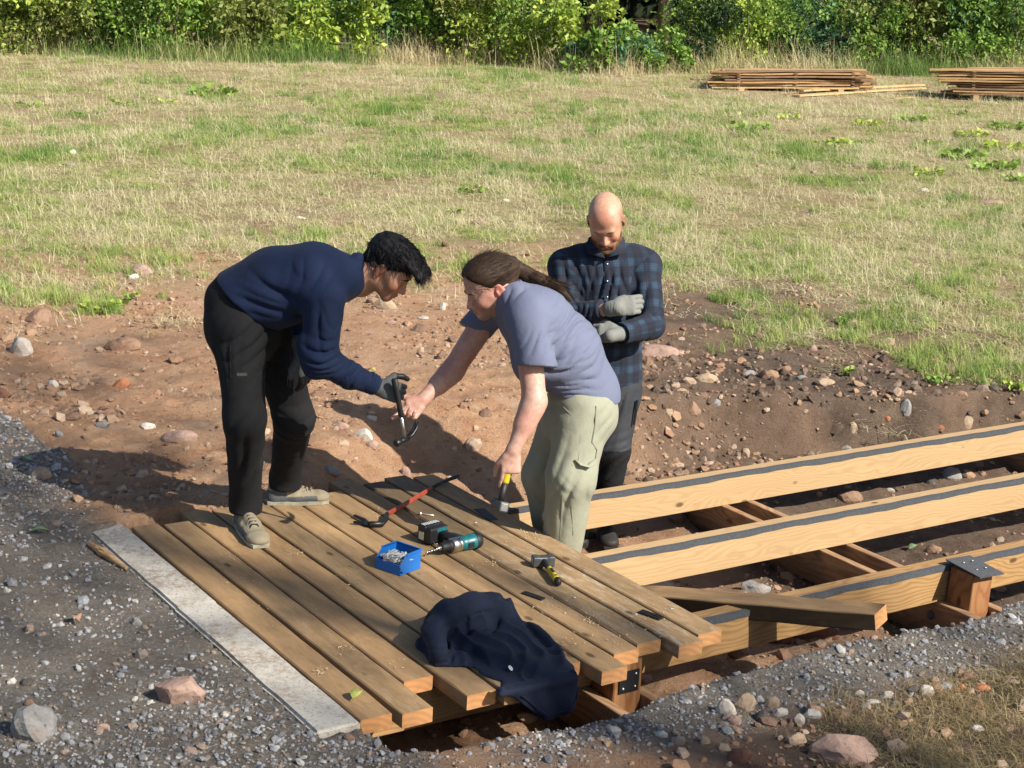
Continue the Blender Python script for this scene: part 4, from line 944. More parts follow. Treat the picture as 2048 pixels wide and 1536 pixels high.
    S.ecap(T[1], T[2], lat, (.20, .180), (.21, .160), .05); S.ecap(T[2], T[3], lat, (.21, .155), (.16, .105), .05)
    S.ell(A(1070, 720, 7.28), (.11, .16, .12), None, .06)
    S.ell(A(1052, 630, 7.15), .095, None, .05); S.ell(A(1000, 612, 7.46), .09, None, .05)
    S.cone(shN, slN, .086, .088, .04); S.cone(slN, slN + unit(slN - shN) * .03, .088, .088, .02)
    S.cone(shF, slF, .08, .08, .04)
    S.cut(slN + unit(elN - slN) * .01, elN - slN, .13, .003); S.cut(slF + unit(elF - slF) * .0, elF - slF, .12, .003)
    S.cut(A(1163, 784, Y), unit(A(1150, 850, Y) - A(1166, 782, Y)), .30, .004)
    d = [(A(1150, 660, 7.2), .26, (.75, 0, .9), .055, 0.0078), (A(1130, 730, 7.1), .22, (1, 0, .35), .05, 0.0078), (A(1100, 690, 7.08), .16, (.8, 0, 1), .045, 0.0091), (A(1180, 740, 7.15), .16, (1, 0, .25), .045, 0.0065),
         (A(1070, 690, 7.0), .1, (.2, 0, 1), .05, 0.0065), (A(1030, 600, 7.2), .12, (.7, 0, -.7), .05, 0.0065), (A(1140, 770, 7.15), .16, (1, 0, .1), .035, 0.0078), (A(1010, 650, 7.3), .14, (.6, 0, -1), .05, 0.0078)]
    S.fold(d, .0018, 12, 31)
    ts = S.mesh('tshirt', M_blue, p, 1, attrs={'dirt': Z0})
    nb, nd = np.array(A(1013, 594, 7.31)), unit(A(985, 575, 7.31) - A(1030, 606, 7.31)); r1 = unit(np.cross(nd, lat))
    B = MB(); B.tube([nb + lat * math.cos(t) * .088 + r1 * math.sin(t) * .094 - nd * (.012 * math.sin(t)) for t in np.linspace(0, 2 * math.pi, 27)], .0085, 8, False); B.build('collar', M_blue, ts, True)
    for c, e, r in ((slN + unit(elN - slN) * .004, elN, .0855), (slF - unit(elF - slF) * .006, elF, .078)):
        ax = unit(e - c); u = unit(np.cross(ax, lat)); v2 = np.cross(ax, u)
        B = MB(); B.tube([c + u * math.cos(t) * r + v2 * math.sin(t) * r for t in np.linspace(0, 2 * math.pi, 25)], .0045, 6, False); B.build('sleeve_hem', M_blue, ts, True)
    # belt showing below the shirt
    B = MB(); c = A(1166, 772, Y); ax = unit(A(1180, 700, Y) - A(1163, 790, Y)); u = unit(np.cross(ax, lat)); B.tube([c + lat * math.cos(t) * .172 + u * math.sin(t) * .152 for t in np.linspace(0, 2 * math.pi, 41)], .016, 8, False, flat=.5); B.build('belt', M_boot, tr, True)
    for a, nm in ((ankN, 0), (ankF, 1)):
        hp = np.array([a[0] + .07, a[1] + .0, gz - .005]); shoe(p, hp, hp + np.array([-.30, -.06, 0]), (0, 0, 1), .056, True, 'boot', .13)
    # hair, swept back into a ponytail
    sc = 1.12; Rm = np.array(HM.to_3x3()); o = np.array(HM.translation); Lh = lambda x, y, z: o + Rm @ np.array([x, y, z]) * sc
    S = SDF(*bbox([HM.translation], .22), .0042)
    S.ell(Lh(0, -.024, .052), np.array([.084, .106, .086]) * sc, Rm, .01); S.ell(Lh(0, .018, .066), np.array([.076, .080, .070]) * sc, Rm, .03)
    S.ell(Lh(0, -.105, .03), np.array([.045, .05, .05]) * sc, Rm, .04); S.ell(Lh(0, -.075, -.01), np.array([.06, .045, .05]) * sc, Rm, .02)
    for sx in (-1, 1):
        S.cut(Lh(sx * .03, .042, .03), Rm @ np.array([sx * .3, .72, -.62]), .12, .008); S.ell(Lh(sx * .088, -.002, -.008), np.array([.03, .03, .036]) * sc, Rm, .008, 's')
    S.cut(Lh(0, .07, .055), Rm @ np.array([0, .95, -.3]), .06, .01); S.cut(Lh(0, -.04, -.045), Rm @ np.array([0, .35, -1]), .13, .01)
    tie = np.array([0, -.125, .045]); I, P = S.band(); q = (P - o) @ Rm / sc; az = np.arctan2(q[:, 0], q[:, 2] - .02)
    S.a[I] += (.0012 * vnoise(np.stack([az * 7, q[:, 1] * 14, az * 0], -1), 3) + .0009 * vnoise(np.stack([az * 18, q[:, 1] * 22, az * 0], -1), 4) + .0008 * vnoise(np.stack([az * 45, q[:, 1] * 30, az * 0], -1), 6)).astype(np.float32)
    h = S.mesh('hair', M_hair2, p, 0); rng = np.random.default_rng(4)
    fn = lambda q: q[2] > .03 and q[1] < .075
    rp, rd = head_points(HM, fn, 1300, rng); tang = (Rm @ tie) * sc + o - rp; tang /= np.linalg.norm(tang, axis=1)[:, None]; rdn = rd / np.linalg.norm(rd, axis=1)[:, None]; tang -= rdn * (tang * rdn).sum(1)[:, None]
    hair_ribbons('hair_strands', rp + rdn * .0085, tang + rdn * .22 + rng.normal(size=rp.shape) * .04, M_hair2, h, .06, .0008, .0, 4, rng, .0015)
    t0 = Lh(*tie); path = [t0, A(1022, 530, 7.40), A(1050, 547, 7.40), A(1082, 563, 7.36), A(1112, 574, 7.34), A(1140, 600, 7.33)]
    S = SDF(*bbox(path, .08), .0055); R = [.026, .036, .036, .034, .026, .010]
    for k in range(5): S.cone(path[k], path[k + 1], R[k], R[k + 1], .02)
    I, P = S.band(); S.a[I] += (.003 * vnoise(P * np.array([14, 40, 60]), 5) + .002 * vnoise(P * np.array([30, 90, 140]), 6)).astype(np.float32)
    pt = S.mesh('ponytail', M_hair2, p, 0); rng = np.random.default_rng(9)
    roots = []; dirs = []
    for _ in range(1300):
        k = rng.integers(0, 4); f = rng.uniform(); c = path[k] * (1 - f) + path[k + 1] * f; n = rng.normal(size=3); ax = unit(path[k + 1] - path[k]); n = unit(n - ax * (n @ ax)); roots.append(c + n * R[k] * .85); dirs.append(ax + n * .12)
    hair_ribbons('ponytail_strands', roots, dirs, M_hair2, pt, .12, .0010, .25, 6, rng, .006)
    B = MB(); ax = unit(path[1] - path[0]); u = unit(np.cross(ax, lat)); v2 = np.cross(ax, u); B.tube([t0 + ax * .004 + u * math.cos(t) * .03 + v2 * math.sin(t) * .03 for t in np.linspace(0, 2 * math.pi, 17)], .009, 6, False); B.build('hair_tie', M_palm, pt, True)
    brows_lashes(p, HM, M_brow, SB)
    return p, dict(W=wrN, yd=ydn)

# ---------- the bald man in the plaid shirt
def man_plaid():
    A0_ = globals()['A']; A = lambda x, y, Y_: A0_(x, y, Y_ + .17)
    Y = 8.12; gz = -.44
    p = empty('person', np.array([.45, Y + .17, gz]), 'bald bearded man in a blue plaid shirt with folded arms and grey gloves', 'person', 'workers on the boardwalk', True)
    HM = headM(A(1212, 444, 8.02), -97, 35, 2)
    shR, elR, wrR = A(1128, 538, 8.12), A(1127, 636, 8.02), A(1224, 617, 7.84)       # his right arm, on the left in the picture
    shL, elL, wrL = A(1290, 538, 8.12), A(1303, 652, 7.96), A(1238, 668, 7.80)
    hR, kR, aR = A(1185, 775, 8.12), A(1185, 900, 8.06), np.array([.34, 8.29, gz + .12]); hL, kL, aL = A(1243, 775, 8.12), A(1228, 900, 8.04), np.array([.50, 8.27, gz + .12])
    lat = unit([1, .06, 0])
    S = SDF(*bbox([aR, aL, A(1090, 520, 8.1), A(1330, 380, 8.1), A(1320, 640, 7.8)], .09), .006)
    head(S, HM, sc=1.12, brow=1.25)
    S.cone(A(1210, 478, 8.12), A(1210, 515, 8.13), .062, .075, .04)
    S.ecap(A(1212, 540, 8.12), A(1215, 700, 8.12), lat, (.17, .10), (.14, .10)); S.ecap(A(1215, 700, 8.12), A(1215, 780, 8.12), lat, (.14, .1), (.15, .11), .04)
    for a, b, r0, r1 in [(shR, elR, .055, .045), (elR, wrR, .043, .031), (shL, elL, .055, .045), (elL, wrL, .043, .031), (hR, kR, .075, .055), (kR, aR, .05, .04), (hL, kL, .075, .055), (kL, aL, .05, .04)]: S.cone(a, b, r0, r1, .03)
    stub = lambda q: np.clip(.55 * sstep(.06, .03, q[:, 1]) * sstep(.095, .06, q[:, 2] - .25 * q[:, 1]) * (q[:, 2] > -.03) + 0, 0, 1)
    SB = S; S.mesh('body', M_skin3, p, 1, attrs=head_attr(HM, stub, .6))
    # trousers, darker below the knee zip
    S = SDF(*bbox([aR, aL, kL, kR, A(1140, 740, 8.1), A(1290, 740, 8.1)], .14), .0076)
    S.ecap(A(1214, 790, 8.12), A(1214, 735, 8.12), lat, (.175, .13), (.17, .125), .03); S.cone(hR, kR, .10, .082, .04); S.cone(kR, aR, .08, .07, .03); S.cone(hL, kL, .105, .086, .04); S.cone(kL, aL, .083, .07, .03)
    S.cut(aR - [0, 0, .06], (0, 0, -1), .12); S.cut(aL - [0, 0, .06], (0, 0, -1), .12)
    S.fold([(A(1240, 820, 8.0), .2, (.4, 0, 1), .06, 0.0081), (A(1230, 890, 7.95), .15, (1, 0, .2), .05, 0.0081), (A(1225, 950, 7.95), .2, (.8, 0, .6), .05, 0.0108), (A(1190, 860, 8.0), .2, (.4, 0, 1), .07, 0.0081)], .002, 14, 41)
    tr = S.mesh('trousers', M_grey, p, 1, mats=[M_grey, M_black], attrs={'dirt': Z0}); me = tr.data; c = np.zeros(len(me.polygons) * 3); me.polygons.foreach_get('center', c); c = c.reshape(-1, 3); zk = A(1230, 893, 8.05)[2]
    me.polygons.foreach_set('material_index', (c[:, 2] < zk).astype(np.int32))
    B = MB(); B.tube([A(1275, 800, 8.02), A(1268, 850, 8.0)], .006, 6); B.build('pocket_zip', M_palm, tr)
    # shirt
    segs = [(shR, elR, 3.1), (elR, wrR, 4.7), (shL, elL, 6.3), (elL, wrL, 7.9)]
    S = SDF(*bbox([A(1090, 500, 8.1), A(1330, 500, 8.1), A(1215, 780, 8.1), elR, elL, wrR], .12), .0056)
    S.ecap(A(1212, 545, 8.12), A(1213, 640, 8.12), lat, (.215, .125), (.185, .125), .05); S.ecap(A(1213, 640, 8.12), A(1215, 770, 8.12), lat, (.185, .125), (.185, .135), .05)
    S.ecap(A(1165, 515, 8.14), A(1262, 515, 8.14), [0, 1, 0], (.09, .075), (.09, .075), .06)
    S.ell(A(1130, 530, 8.12), .088, None, .05); S.ell(A(1290, 530, 8.12), .088, None, .05); S.cone(A(1210, 490, 8.14), A(1210, 520, 8.14), .08, .1, .04)
    wR2 = elR + (wrR - elR) * .80; wL2 = elL + (wrL - elL) * .93
    S.cone(shR, elR, .080, .072, .03); S.cone(elR, wR2, .072, .054, .02); S.cone(shL, elL, .080, .070, .03); S.cone(elL, wL2, .070, .055, .012)
    S.cut(wR2 + unit(wrR - elR) * .005, wrR - elR, .08, .003); S.cut(wL2, wrL - elL, .08, .003)
    hem = A(1215, 762, 8.12); S.cut(hem, (0, 0, -1), .3, .003)
    nk = A(1211, 500, 8.03); S.cone(A(1211, 468, 8.02), A(1211, 506, 7.98), .045, .008, .008, 's')
    d = [(A(1150, 560, 8.0), .18, (.25, 0, -1), .05, 0.0121), (A(1200, 580, 7.98), .18, (.15, 0, 1), .055, 0.0108), (A(1250, 560, 8.0), .14, (-.3, 0, 1), .06, 0.0081), (A(1300, 600, 7.95), .16, (.3, 0, 1), .055, 0.0108), (A(1130, 600, 8.0), .14, (.5, 0, -1), .045, 0.0108),
         (A(1165, 635, 7.9), .12, (.1, 0, 1), .03, 0.0095), (A(1290, 660, 7.9), .12, (.6, 0, .8), .04, 0.0095), (A(1240, 730, 7.98), .18, (.6, 0, .8), .06, 0.0095), (A(1190, 640, 7.98), .14, (.1, 0, 1), .04, 0.0095)]
    S.fold(d, .002, 12, 51)
    o3 = A(1211, 600, 8.1)
    def near(V):
        D = [np.full(len(V), .105)]; 
        for a, b, _ in segs:
            ab = b - a; t = np.clip((V - a) @ ab / (ab @ ab), 0, 1); D.append(np.linalg.norm(V - a - t[:, None] * ab, axis=1))
        return np.argmin(np.stack(D), 0)
    def pu(V):
        k = near(V); r = V[:, 0] - o3[0] + .3 * (V[:, 1] - o3[1])
        for i, (a, b, off) in enumerate(segs):
            j = k == i + 1; ax = unit(b - a); u = unit(np.cross(ax, [0, 1, .01])); v2 = np.cross(ax, u); D = V[j] - a; r[j] = off + np.arctan2(D @ u, -(D @ v2)) * .075
        return r
    def pv(V):
        k = near(V); r = V[:, 2].copy()
        for i, (a, b, off) in enumerate(segs):
            j = k == i + 1; r[j] = off + (V[j] - a) @ unit(b - a)
        return r
    MP = plaid_mat(); sh = S.mesh('plaid_shirt', MP, p, 1, attrs={'pu': pu, 'pv': pv, 'dirt': Z0})
    def patt(o):
        P = np.array([v.co[:] for v in o.data.vertices]); 
        for n_, f_ in (('pu', lambda V: V[:, 0]), ('pv', lambda V: V[:, 2])):
            at = o.data.attributes.new(n_, 'FLOAT', 'POINT'); at.data.foreach_set('value', f_(P).astype(np.float32))
        return o
    # collar wings, placket, buttons, pocket, cuffs
    for s in (-1, 1):
        B = MB(); px = ([(1213, 517, 7.975), (1231, 511, 7.985), (1250, 508, 8.0), (1252, 492, 8.04), (1247, 476, 8.09), (1236, 470, 8.12), (1228, 488, 8.03)] if s > 0 else
              [(1210, 517, 7.975), (1192, 512, 7.985), (1174, 508, 8.0), (1172, 492, 8.04), (1177, 476, 8.09), (1188, 470, 8.12), (1197, 488, 8.03)]); pts = [A(*q) for q in px][::s]
        n = len(pts); B.add(pts + [q + np.array([0, -.006, .004]) for q in pts], [tuple(range(n)), tuple(range(n, 2 * n))[::-1]] + [(k, n + k, n + (k + 1) % n, (k + 1) % n) for k in range(n)]); patt(B.build('collar', MP, sh, True))
    B = MB()
    def front(x, y, Y0=7.7):
        for k in range(80):
            q = A(x, y, Y0 + .006 * k); i = np.clip(((q - S.lo) / S.h).astype(int), 0, S.n - 1)
            if S.a[tuple(i)] < .003: return q
        return A(x, y, 8.0)
    B.tube([front(1212, y) for y in range(514, 606, 9)], .016, 6, flat=.25, up=(0, 1, 0)); patt(B.build('placket', MP, sh, True))
    for y in (528, 562, 594): B = MB(); B.lathe([(.002, 0), (.0065, .001), (.006, .004), (.001, .005)], frame(front(1214, y) - [0, .006, 0], (1, 0, 0), (0, 0, 1), (0, -1, 0)), 10); B.build('button', M_metal, sh, True)
    ax = unit(wrL - elL); u = unit(np.cross(ax, [0, 1, 0])); v2 = np.cross(ax, u)
    B = MB(); B.tube([wL2 - ax * .05, wL2 + ax * .004], .062, 18, False, flat=.9); patt(B.build('cuff', MP, sh, True))
    # gloves
    ax = unit(wrR - elR)
    S = SDF(*bbox([wrR, wrR + np.array([.2, 0, .05])], .09), .0038)
    S.cone(wrR - ax * .012, wrR + ax * .03, .0405, .035, .01)
    hand(S, wrR + ax * .012, [1, .18, .12], [.05, -1, .25], [(22, 28, 12), (24, 30, 14), (26, 32, 14), (28, 34, 16)], [(.15, .8, -.75), (.05, .85, -.6), (.0, .9, -.5)], side=-1, s=1.2, glove=.003)
    S.fold([(wrR + ax * .02, .07, (0, 0, 1), .014, .003)], .0008, 60); S.mesh('glove', M_glove2, p, 1, attrs={'dirt': Z0})
    ax = unit(wrL - elL); S = SDF(*bbox([wrL, wrL + np.array([-.18, 0, 0])], .09), .0042); S.cone(wrL - ax * .11, wrL + ax * .065, .036, .033, .03)
    hand(S, wrL, [-1, .12, .02], [-.05, -.9, .4], [(30, 40, 20)] * 4, [(.5, .8, -.3), (.4, .8, -.4), (.2, .9, -.4)], side=1, s=1.18, glove=.003); S.mesh('glove', M_glove2, p, 1, attrs={'dirt': Z0})
    for a in (aR, aL): hp = np.array([a[0], a[1] + .06, gz - .005]); shoe(p, hp, hp + np.array([.02, -.29, 0]), (0, 0, 1), .056, True, 'boot', .13)
    # beard
    sc = 1.12; Rm = np.array(HM.to_3x3()); o = np.array(HM.translation); Lh = lambda x, y, z: o + Rm @ np.array([x, y, z]) * sc; rng = np.random.default_rng(8)
    S = SDF(*bbox([Lh(0, .05, -.08)], .16), .004)
    for sx in (-1, 1):
        S.cone(Lh(sx * .062, .012, -.025), Lh(sx * .052, .03, -.075), .010 * sc, .016 * sc, .012); S.cone(Lh(sx * .052, .03, -.078), Lh(sx * .015, .083, -.103), .018 * sc, .019 * sc, .015)
        S.cone(Lh(sx * .030, .086, -.07), Lh(sx * .004, .1005, -.053), .006 * sc, .0062 * sc, .006); S.cone(Lh(sx * .030, .086, -.066), Lh(sx * .024, .083, -.095), .009 * sc, .012 * sc, .01)
    S.ell(Lh(0, .088, -.105), np.array([.026, .02, .022]) * sc, Rm, .012); S.ell(Lh(0, .104, -.0705), np.array([.017, .012, .008]) * sc, Rm, .004, 's')
    I, P = S.band(); S.a[I] += (.003 * vnoise(P * 130, 3)).astype(np.float32)
    bd = S.mesh('beard', M_beard, p, 0)
    vv = np.array([v.co[:] for v in bd.data.vertices]); nn = np.array([v.normal[:] for v in bd.data.vertices]); ids = rng.choice(len(vv), 700)
    hair_ribbons('beard_hairs', vv[ids], nn[ids] + (Rm @ np.array([0, .2, -1]))[None] * .7 + rng.normal(size=(700, 3)) * .3, M_beard, bd, .014, .0009, .4, 3, rng)
    brows_lashes(p, HM, M_beard, SB, 1.12, .004)
    return p

man_navy(); man_blue(); man_plaid()

# ------------------------------------------------------------------ tools and things lying on the planks
M_red = plain('worn_red_paint', (.30, .05, .022), .45, var=.25, scale=22, col2=(.20, .035, .02)); M_dsteel = plain('dark_forged_steel', (.055, .055, .06), .42, .75, .25)
M_gsteel = plain('grey_hammer_steel', (.13, .135, .14), .5, .6, .2); M_face = plain('worn_hammer_face', (.42, .42, .42), .45, .8, .2)
M_yel = plain('yellow_grip', (.62, .47, .02), .5, var=.12, scale=50); M_blk = plain('black_rubber', (.014, .014, .016), .55, var=.2); M_teal = plain('teal_plastic', (.012, .14, .16), .35, var=.08)
M_bin = plain('blue_plastic', (.01, .135, .46), .38, var=.06, scale=12); M_label = plain('cream_label', (.62, .60, .42), .6, var=.05); M_whitep = plain('white_print', (.75, .77, .78), .6, var=.03)
M_steelb = plain('satin_steel', (.62, .62, .60), .3, 1, .12)
def dk(px, py, h=0): u, v = deckuv(px, py, h); return deck(u, v, h)
# --- crowbar (claw end nearest, red shaft, black forked tip far)
P = [dk(742, 1048, .016), dk(764, 1048, .016), dk(771, 1040, .018), dk(774, 1028, .02), dk(800, 1014, .018), dk(862, 977, .018), dk(885, 964, .017), dk(903, 957, .022), dk(919, 952, .035)]
bar = empty('crowbar', P[4], 'red painted crowbar with a bent claw lying across the planks', 'crowbar', None, True)
B = MB(); B.tube([P[3], P[4], P[5]], [.0115, .0115, .0115], 6, flat=1); B.build('shaft', M_red, bar)
B = MB(); q0 = dk(738, 1049, .013); B.tube([P[3], P[2], P[1], P[0], q0], [.0115, .0125, .0135, .014, .013], 10); 
for e in ((709, 1031), (707, 1044)): B.tube([q0, dk((e[0] + 740) / 2 + 3, (e[1] + 1047) / 2, .011), dk(*e, .012)], [.013, .0115, .009], 8, flat=.6)
B.build('claw', M_dsteel, bar, True)
B = MB(); B.tube([P[5], P[6], P[7], P[8]], [.0118, .012, .014, .017], 8, flat=.6); B.build('forked_tip', M_dsteel, bar, True)
# --- cordless drill lying on its side
d0 = dk(905, 1083, .0); d1 = dk(958, 1072, 0); ax = unit(d1 - d0); yy = unit(np.cross(DH, ax)); o = dk(918, 1088, .036)
# local frame: x from chuck to motor end, y away from the camera, z up
MD = frame(o, ax, yy, DH); DR = empty('cordless_drill', MD, 'teal and black cordless drill lying on its side with a long bit', 'drill')
def rot_y(M=None): return Matrix.Rotation(math.pi / 2, 4, 'Y')
B = MB(); B.lathe([(.026, .000), (.031, .004), (.032, .03), (.034, .055), (.036, .06), (.036, .098), (.031, .108), (.0, .109)], Matrix.Translation((0, 0, 0)) @ rot_y(), 22); B.build('motor_housing', M_teal, DR, True)
B = MB(); B.lathe([(.0365, .082), (.0375, .086), (.037, .104), (.030, .115), (0, .116)], rot_y(), 22); B.build('rear_cap', M_blk, DR, True)
B = MB(); B.lathe([(.030, -.046), (.0335, -.043), (.0335, -.012), (.030, -.006), (.028, 0)], rot_y(), 24); B.build('torque_collar', M_steelb, DR, True)
B = MB(); B.lathe([(.029, -.006), (.0318, -.003), (.0318, .004), (.028, .006)], rot_y(), 24); B.build('gear_ring', M_steelb, DR, True)
B = MB(); B.lathe([(.009, -.106), (.017, -.101), (.0225, -.092), (.0235, -.066), (.0275, -.062), (.029, -.058), (.029, -.048), (.025, -.045)], rot_y(), 22); B.build('chuck', M_blk, DR, True)
B = MB(); B.lathe([(.0105, -.108), (.0115, -.104), (.0095, -.100)], rot_y(), 14); B.tube([(-.106, 0, 0), (-.118, 0, 0)], [.0075, .006], 8); B.build('jaws', M_steelb, DR, True)
B = MB(); pts = [(-.112 - i * .0022, .0026 * math.cos(i * .55), .0026 * math.sin(i * .55) - i * .00028) for i in range(34)]; B.tube(pts, [.0032] * 33 + [.001], 6); B.build('drill_bit', M_steelb, DR, True)
B = MB(); B.box((.030, -.0375, -.011), (.060, -.0335, .011), None, .002); B.build('mode_switch', M_blk, DR)
B = MB(); hp = [(.030, .022, .004), (.022, .050, .006), (.006, .085, .006), (-.010, .118, .006)]; B.tube(hp, [.026, .0235, .022, .024], 12, flat=.92); B.build('handle', M_blk, DR, True)
B = MB(); B.tube([(.052, .03, .012), (.043, .06, .014), (.030, .092, .014)], [.008, .0085, .008], 8); B.build('handle_trim', M_teal, DR, True)
B = MB(); B.box((-.012, .036, -.004), (.006, .060, .016), Matrix.Rotation(.2, 4, 'Z'), .004); B.build('trigger', M_blk, DR)
MBt = Matrix.Translation((-.022, .150, .006)) @ Matrix.Rotation(.12, 4, 'Z')
B = MB(); B.box((-.058, -.030, -.034), (.052, .014, .040), MBt, .009); B.build('foot', M_blk, DR)
B = MB(); B.box((-.062, .004, -.037), (.056, .056, .044), MBt, .008); bt = B.build('battery', M_blk, DR)
B = MB(); B.box((-.020, -.0315, .018), (.046, -.029, .034), MBt, .001); B.build('battery_stripe', M_teal, DR)
B = MB(); B.box((-.0635, .012, -.022), (-.0615, .044, .014), MBt); B.build('rating_label', M_label, DR)
B = MB()
for i in range(9): B.box((-.05 + i * .0105, .020 + .003 * (i % 2), .0440), (-.044 + i * .0105, .046, .0448), MBt)
B.build('battery_lettering', M_whitep, DR)
B = MB(); B.tube([(-.048, .095, -.02), (-.058, .10, -.022), (-.060, .112, -.018), (-.050, .118, -.016)], .0026, 6); B.build('belt_hook', M_steelb, DR, True)
# --- a long screw beside the battery
B = MB(); a, c = dk(842, 1027, .006), dk(868, 1031, .006); B.tube([a, c], .0026, 6); B.tube([a - unit(c - a) * .004, a, a + unit(c - a) * .004], [.0072, .0068, .003], 10); sc_ = B.build('screw', M_screw, None, True); tag(sc_, 'single bright screw lying on the plank behind the drill battery', 'screw')
# --- blue parts bin with screws
c_front, c_right = dk(742, 1137), dk(842, 1136); A0 = dk(800, 1152)           # lowest corner, nearest the camera
ex = unit(dk(841, 1136) - A0); ex = unit(ex - DH * (ex @ DH)); ey = np.cross(DH, ex)
Lx, Ly, Hb = float(np.linalg.norm(dk(841, 1136) - A0)) * 1.0, float(np.linalg.norm(dk(741, 1139) - A0)) * .98, .088
MBn = frame(A0 + DH * .001, ex, ey, DH); BN = empty('storage_bin', MBn, 'bright blue open fronted plastic bin holding silver screws', 'bin')
t = .003; W = MB()
def panel(name, poly, axis_, t0, t1, parent=BN, m=M_bin):
    B = MB()
    if axis_ == 'x': M = Matrix(((0, 0, 1, 0), (1, 0, 0, 0), (0, 1, 0, 0), (0, 0, 0, 1)))     # poly in (y,z), extruded x
    else: M = Matrix(((1, 0, 0, 0), (0, 0, 1, 0), (0, 1, 0, 0), (0, 0, 0, 1)))                 # poly in (x,z), extruded y
    B.prism(poly, t0, t1, M); o = B.build(name, m, parent)
    bm = bmesh.new(); bm.from_mesh(o.data); bmesh.ops.recalc_face_normals(bm, faces=bm.faces); bmesh.ops.bevel(bm, geom=list(bm.edges), offset=.0009, segments=1, affect='EDGES'); bm.to_mesh(o.data); bm.free(); return o
f = .044; side = [(0.030, 0), (Lx - .004, 0), (Lx, Hb), (.040, Hb), (.0, f), (.0, .022)]
panel('side_panel', side, 'y', 0, t); panel('side_panel', side, 'y', Ly - t, Ly)
panel('back_panel', [(0, 0), (Ly, 0), (Ly, Hb), (0, Hb)], 'x', Lx - t - .002, Lx - .001)
panel('front_panel', [(0, .0), (Ly, .0), (Ly, f), (0, f)], 'x', 0.0, t); panel('base', [(.0, 0), (Lx - .002, 0), (Lx - .002, t), (0, t)], 'y', t, Ly - t)
B = MB(); B.box((.038, -.004, Hb - .010), (Lx + .004, t, Hb)); B.box((.038, Ly - t, Hb - .010), (Lx + .004, Ly + .004, Hb)); B.box((Lx - .005, t, Hb - .010), (Lx + .004, Ly - t, Hb)); B.box((-.004, 0, f - .008), (t, Ly, f + .001)); B.box((-.002, -.002, 0), (Lx, Ly + .002, .006)); B.build('rim', M_bin, BN, bevel=.001)
# wait to fill: screws piled towards the low front
def screw_mesh():
    B = MB(); B.tube([(0, 0, 0), (.055, 0, 0), (.066, 0, 0)], [.0030, .0030, .0006], 5); B.tube([(-.002, 0, 0), (0, 0, 0), (.004, 0, 0)], [.0072, .0072, .003], 7)
    for k in range(7): B.tube([(.024 + k * .005, 0, 0), (.0265 + k * .005, 0, 0)], [.0040, .0032], 5, cap=False)
    me = bpy.data.meshes.new('screw'); me.from_pydata(B.V, [], B.F); me.materials.append(M_screw); return me
sm = screw_mesh(); rs = np.random.default_rng(3)
M0 = BN.matrix_world.copy()
for k in range(96):
    heap = k / 96; y = rs.uniform(.030, Ly - .030); x = rs.uniform(.004, .050) * (1 - .5 * heap); z = .012 + .056 * heap ** .7 + rs.uniform(0, .006)
    an = rs.normal(0, .28) + (0 if rs.uniform() < .55 else math.pi); tl = rs.uniform(-.22, .2)
    M = M0 @ Matrix.Translation((x + (.055 if math.cos(an) < 0 else -.004), y, z)) @ Matrix.Rotation(an, 4, 'Z') @ Matrix.Rotation(tl, 4, 'Y')
    s_ = bpy.data.objects.new('screw', sm); COL.objects.link(s_); s_.matrix_world = M; tag(s_, 'silver screw heaped with others at the low front of the blue bin', 'screw', 'screws heaped in the blue bin')
B = MB(); B.box((.095, .03, .010), (.150, Ly - .02, .030), None, .003); pk = B.build('packet', M_pad); pk.matrix_world = M0 @ Matrix.Translation((0, 0, .0)); tag(pk, 'small dark packet at the back of the blue bin', 'packet')

# --- club hammers (one lying, one held)
def club_hammer(M, label, flip=False):
    """local z from head centre up the handle, x along the head"""
    h = empty('club_hammer', M, label, 'hammer', 'yellow handled club hammers')
    S = SDF((-.07, -.045, -.045), (.07, .045, .045), .0032)
    a = np.meshgrid(*[s_ for s_ in S.ax], indexing='ij'); X, Y_, Z = [np.abs(q) for q in a]
    sx = .0235 - .003 * sstep(.028, .012, X) ; rr = .006
    qx = np.maximum(X - (.050 - rr), 0); qy = np.maximum(Y_ - (sx - rr), 0); qz = np.maximum(Z - (sx - rr), 0); S.a[:] = (np.sqrt(qx ** 2 + qy ** 2 + qz ** 2) - rr + np.minimum(np.maximum.reduce([X - .050 + rr, Y_ - sx + rr, Z - sx + rr]), 0)).astype(np.float32)
    S.mesh('hammer_head', M_gsteel, h)
    for s_ in (-1, 1): B = MB(); B.box((s_ * .0492 if s_ > 0 else -.0512, -.0165, -.0165), (.0512 if s_ > 0 else -.0492, .0165, .0165), None, .0009); B.build('striking_face', M_face, h)
    B = MB(); B.tube([(0, 0, .016), (0, 0, .05), (0, 0, .105)], [.0165, .0145, .0135], 14, flat=.8); B.build('neck', M_blk, h, True)
    B = MB(); B.tube([(0, 0, .100), (0, 0, .108), (0, 0, .15), (0, 0, .20), (0, 0, .232)], [.0150, .0168, .0158, .0175, .0185], 14, flat=.82); B.build('grip', M_yel, h, True)
    B = MB(); B.tube([(0, 0, .230), (0, 0, .245), (0, 0, .254), (0, 0, .258)], [.0188, .0192, .015, .005], 14, flat=.82); B.build('end_cap', M_blk, h, True)
    for z0, z1 in ((.130, .175), (.205, .215)):
        for s_ in (-1, 1): B = MB(); B.box((-.0048, (.0145 if s_ > 0 else -.0190), z0), (.0048, (.0190 if s_ > 0 else -.0145), z1), None, .001); B.build('grip_inlay', M_blk, h)
    return h
hc = dk(1086, 1121, .026); tip = dk(1122, 1172, .020); z = unit(tip - hc); x = unit(dk(1112, 1119, .026) - dk(1062, 1114, .026)); x = unit(x - z * (x @ z)); y = np.cross(z, x)
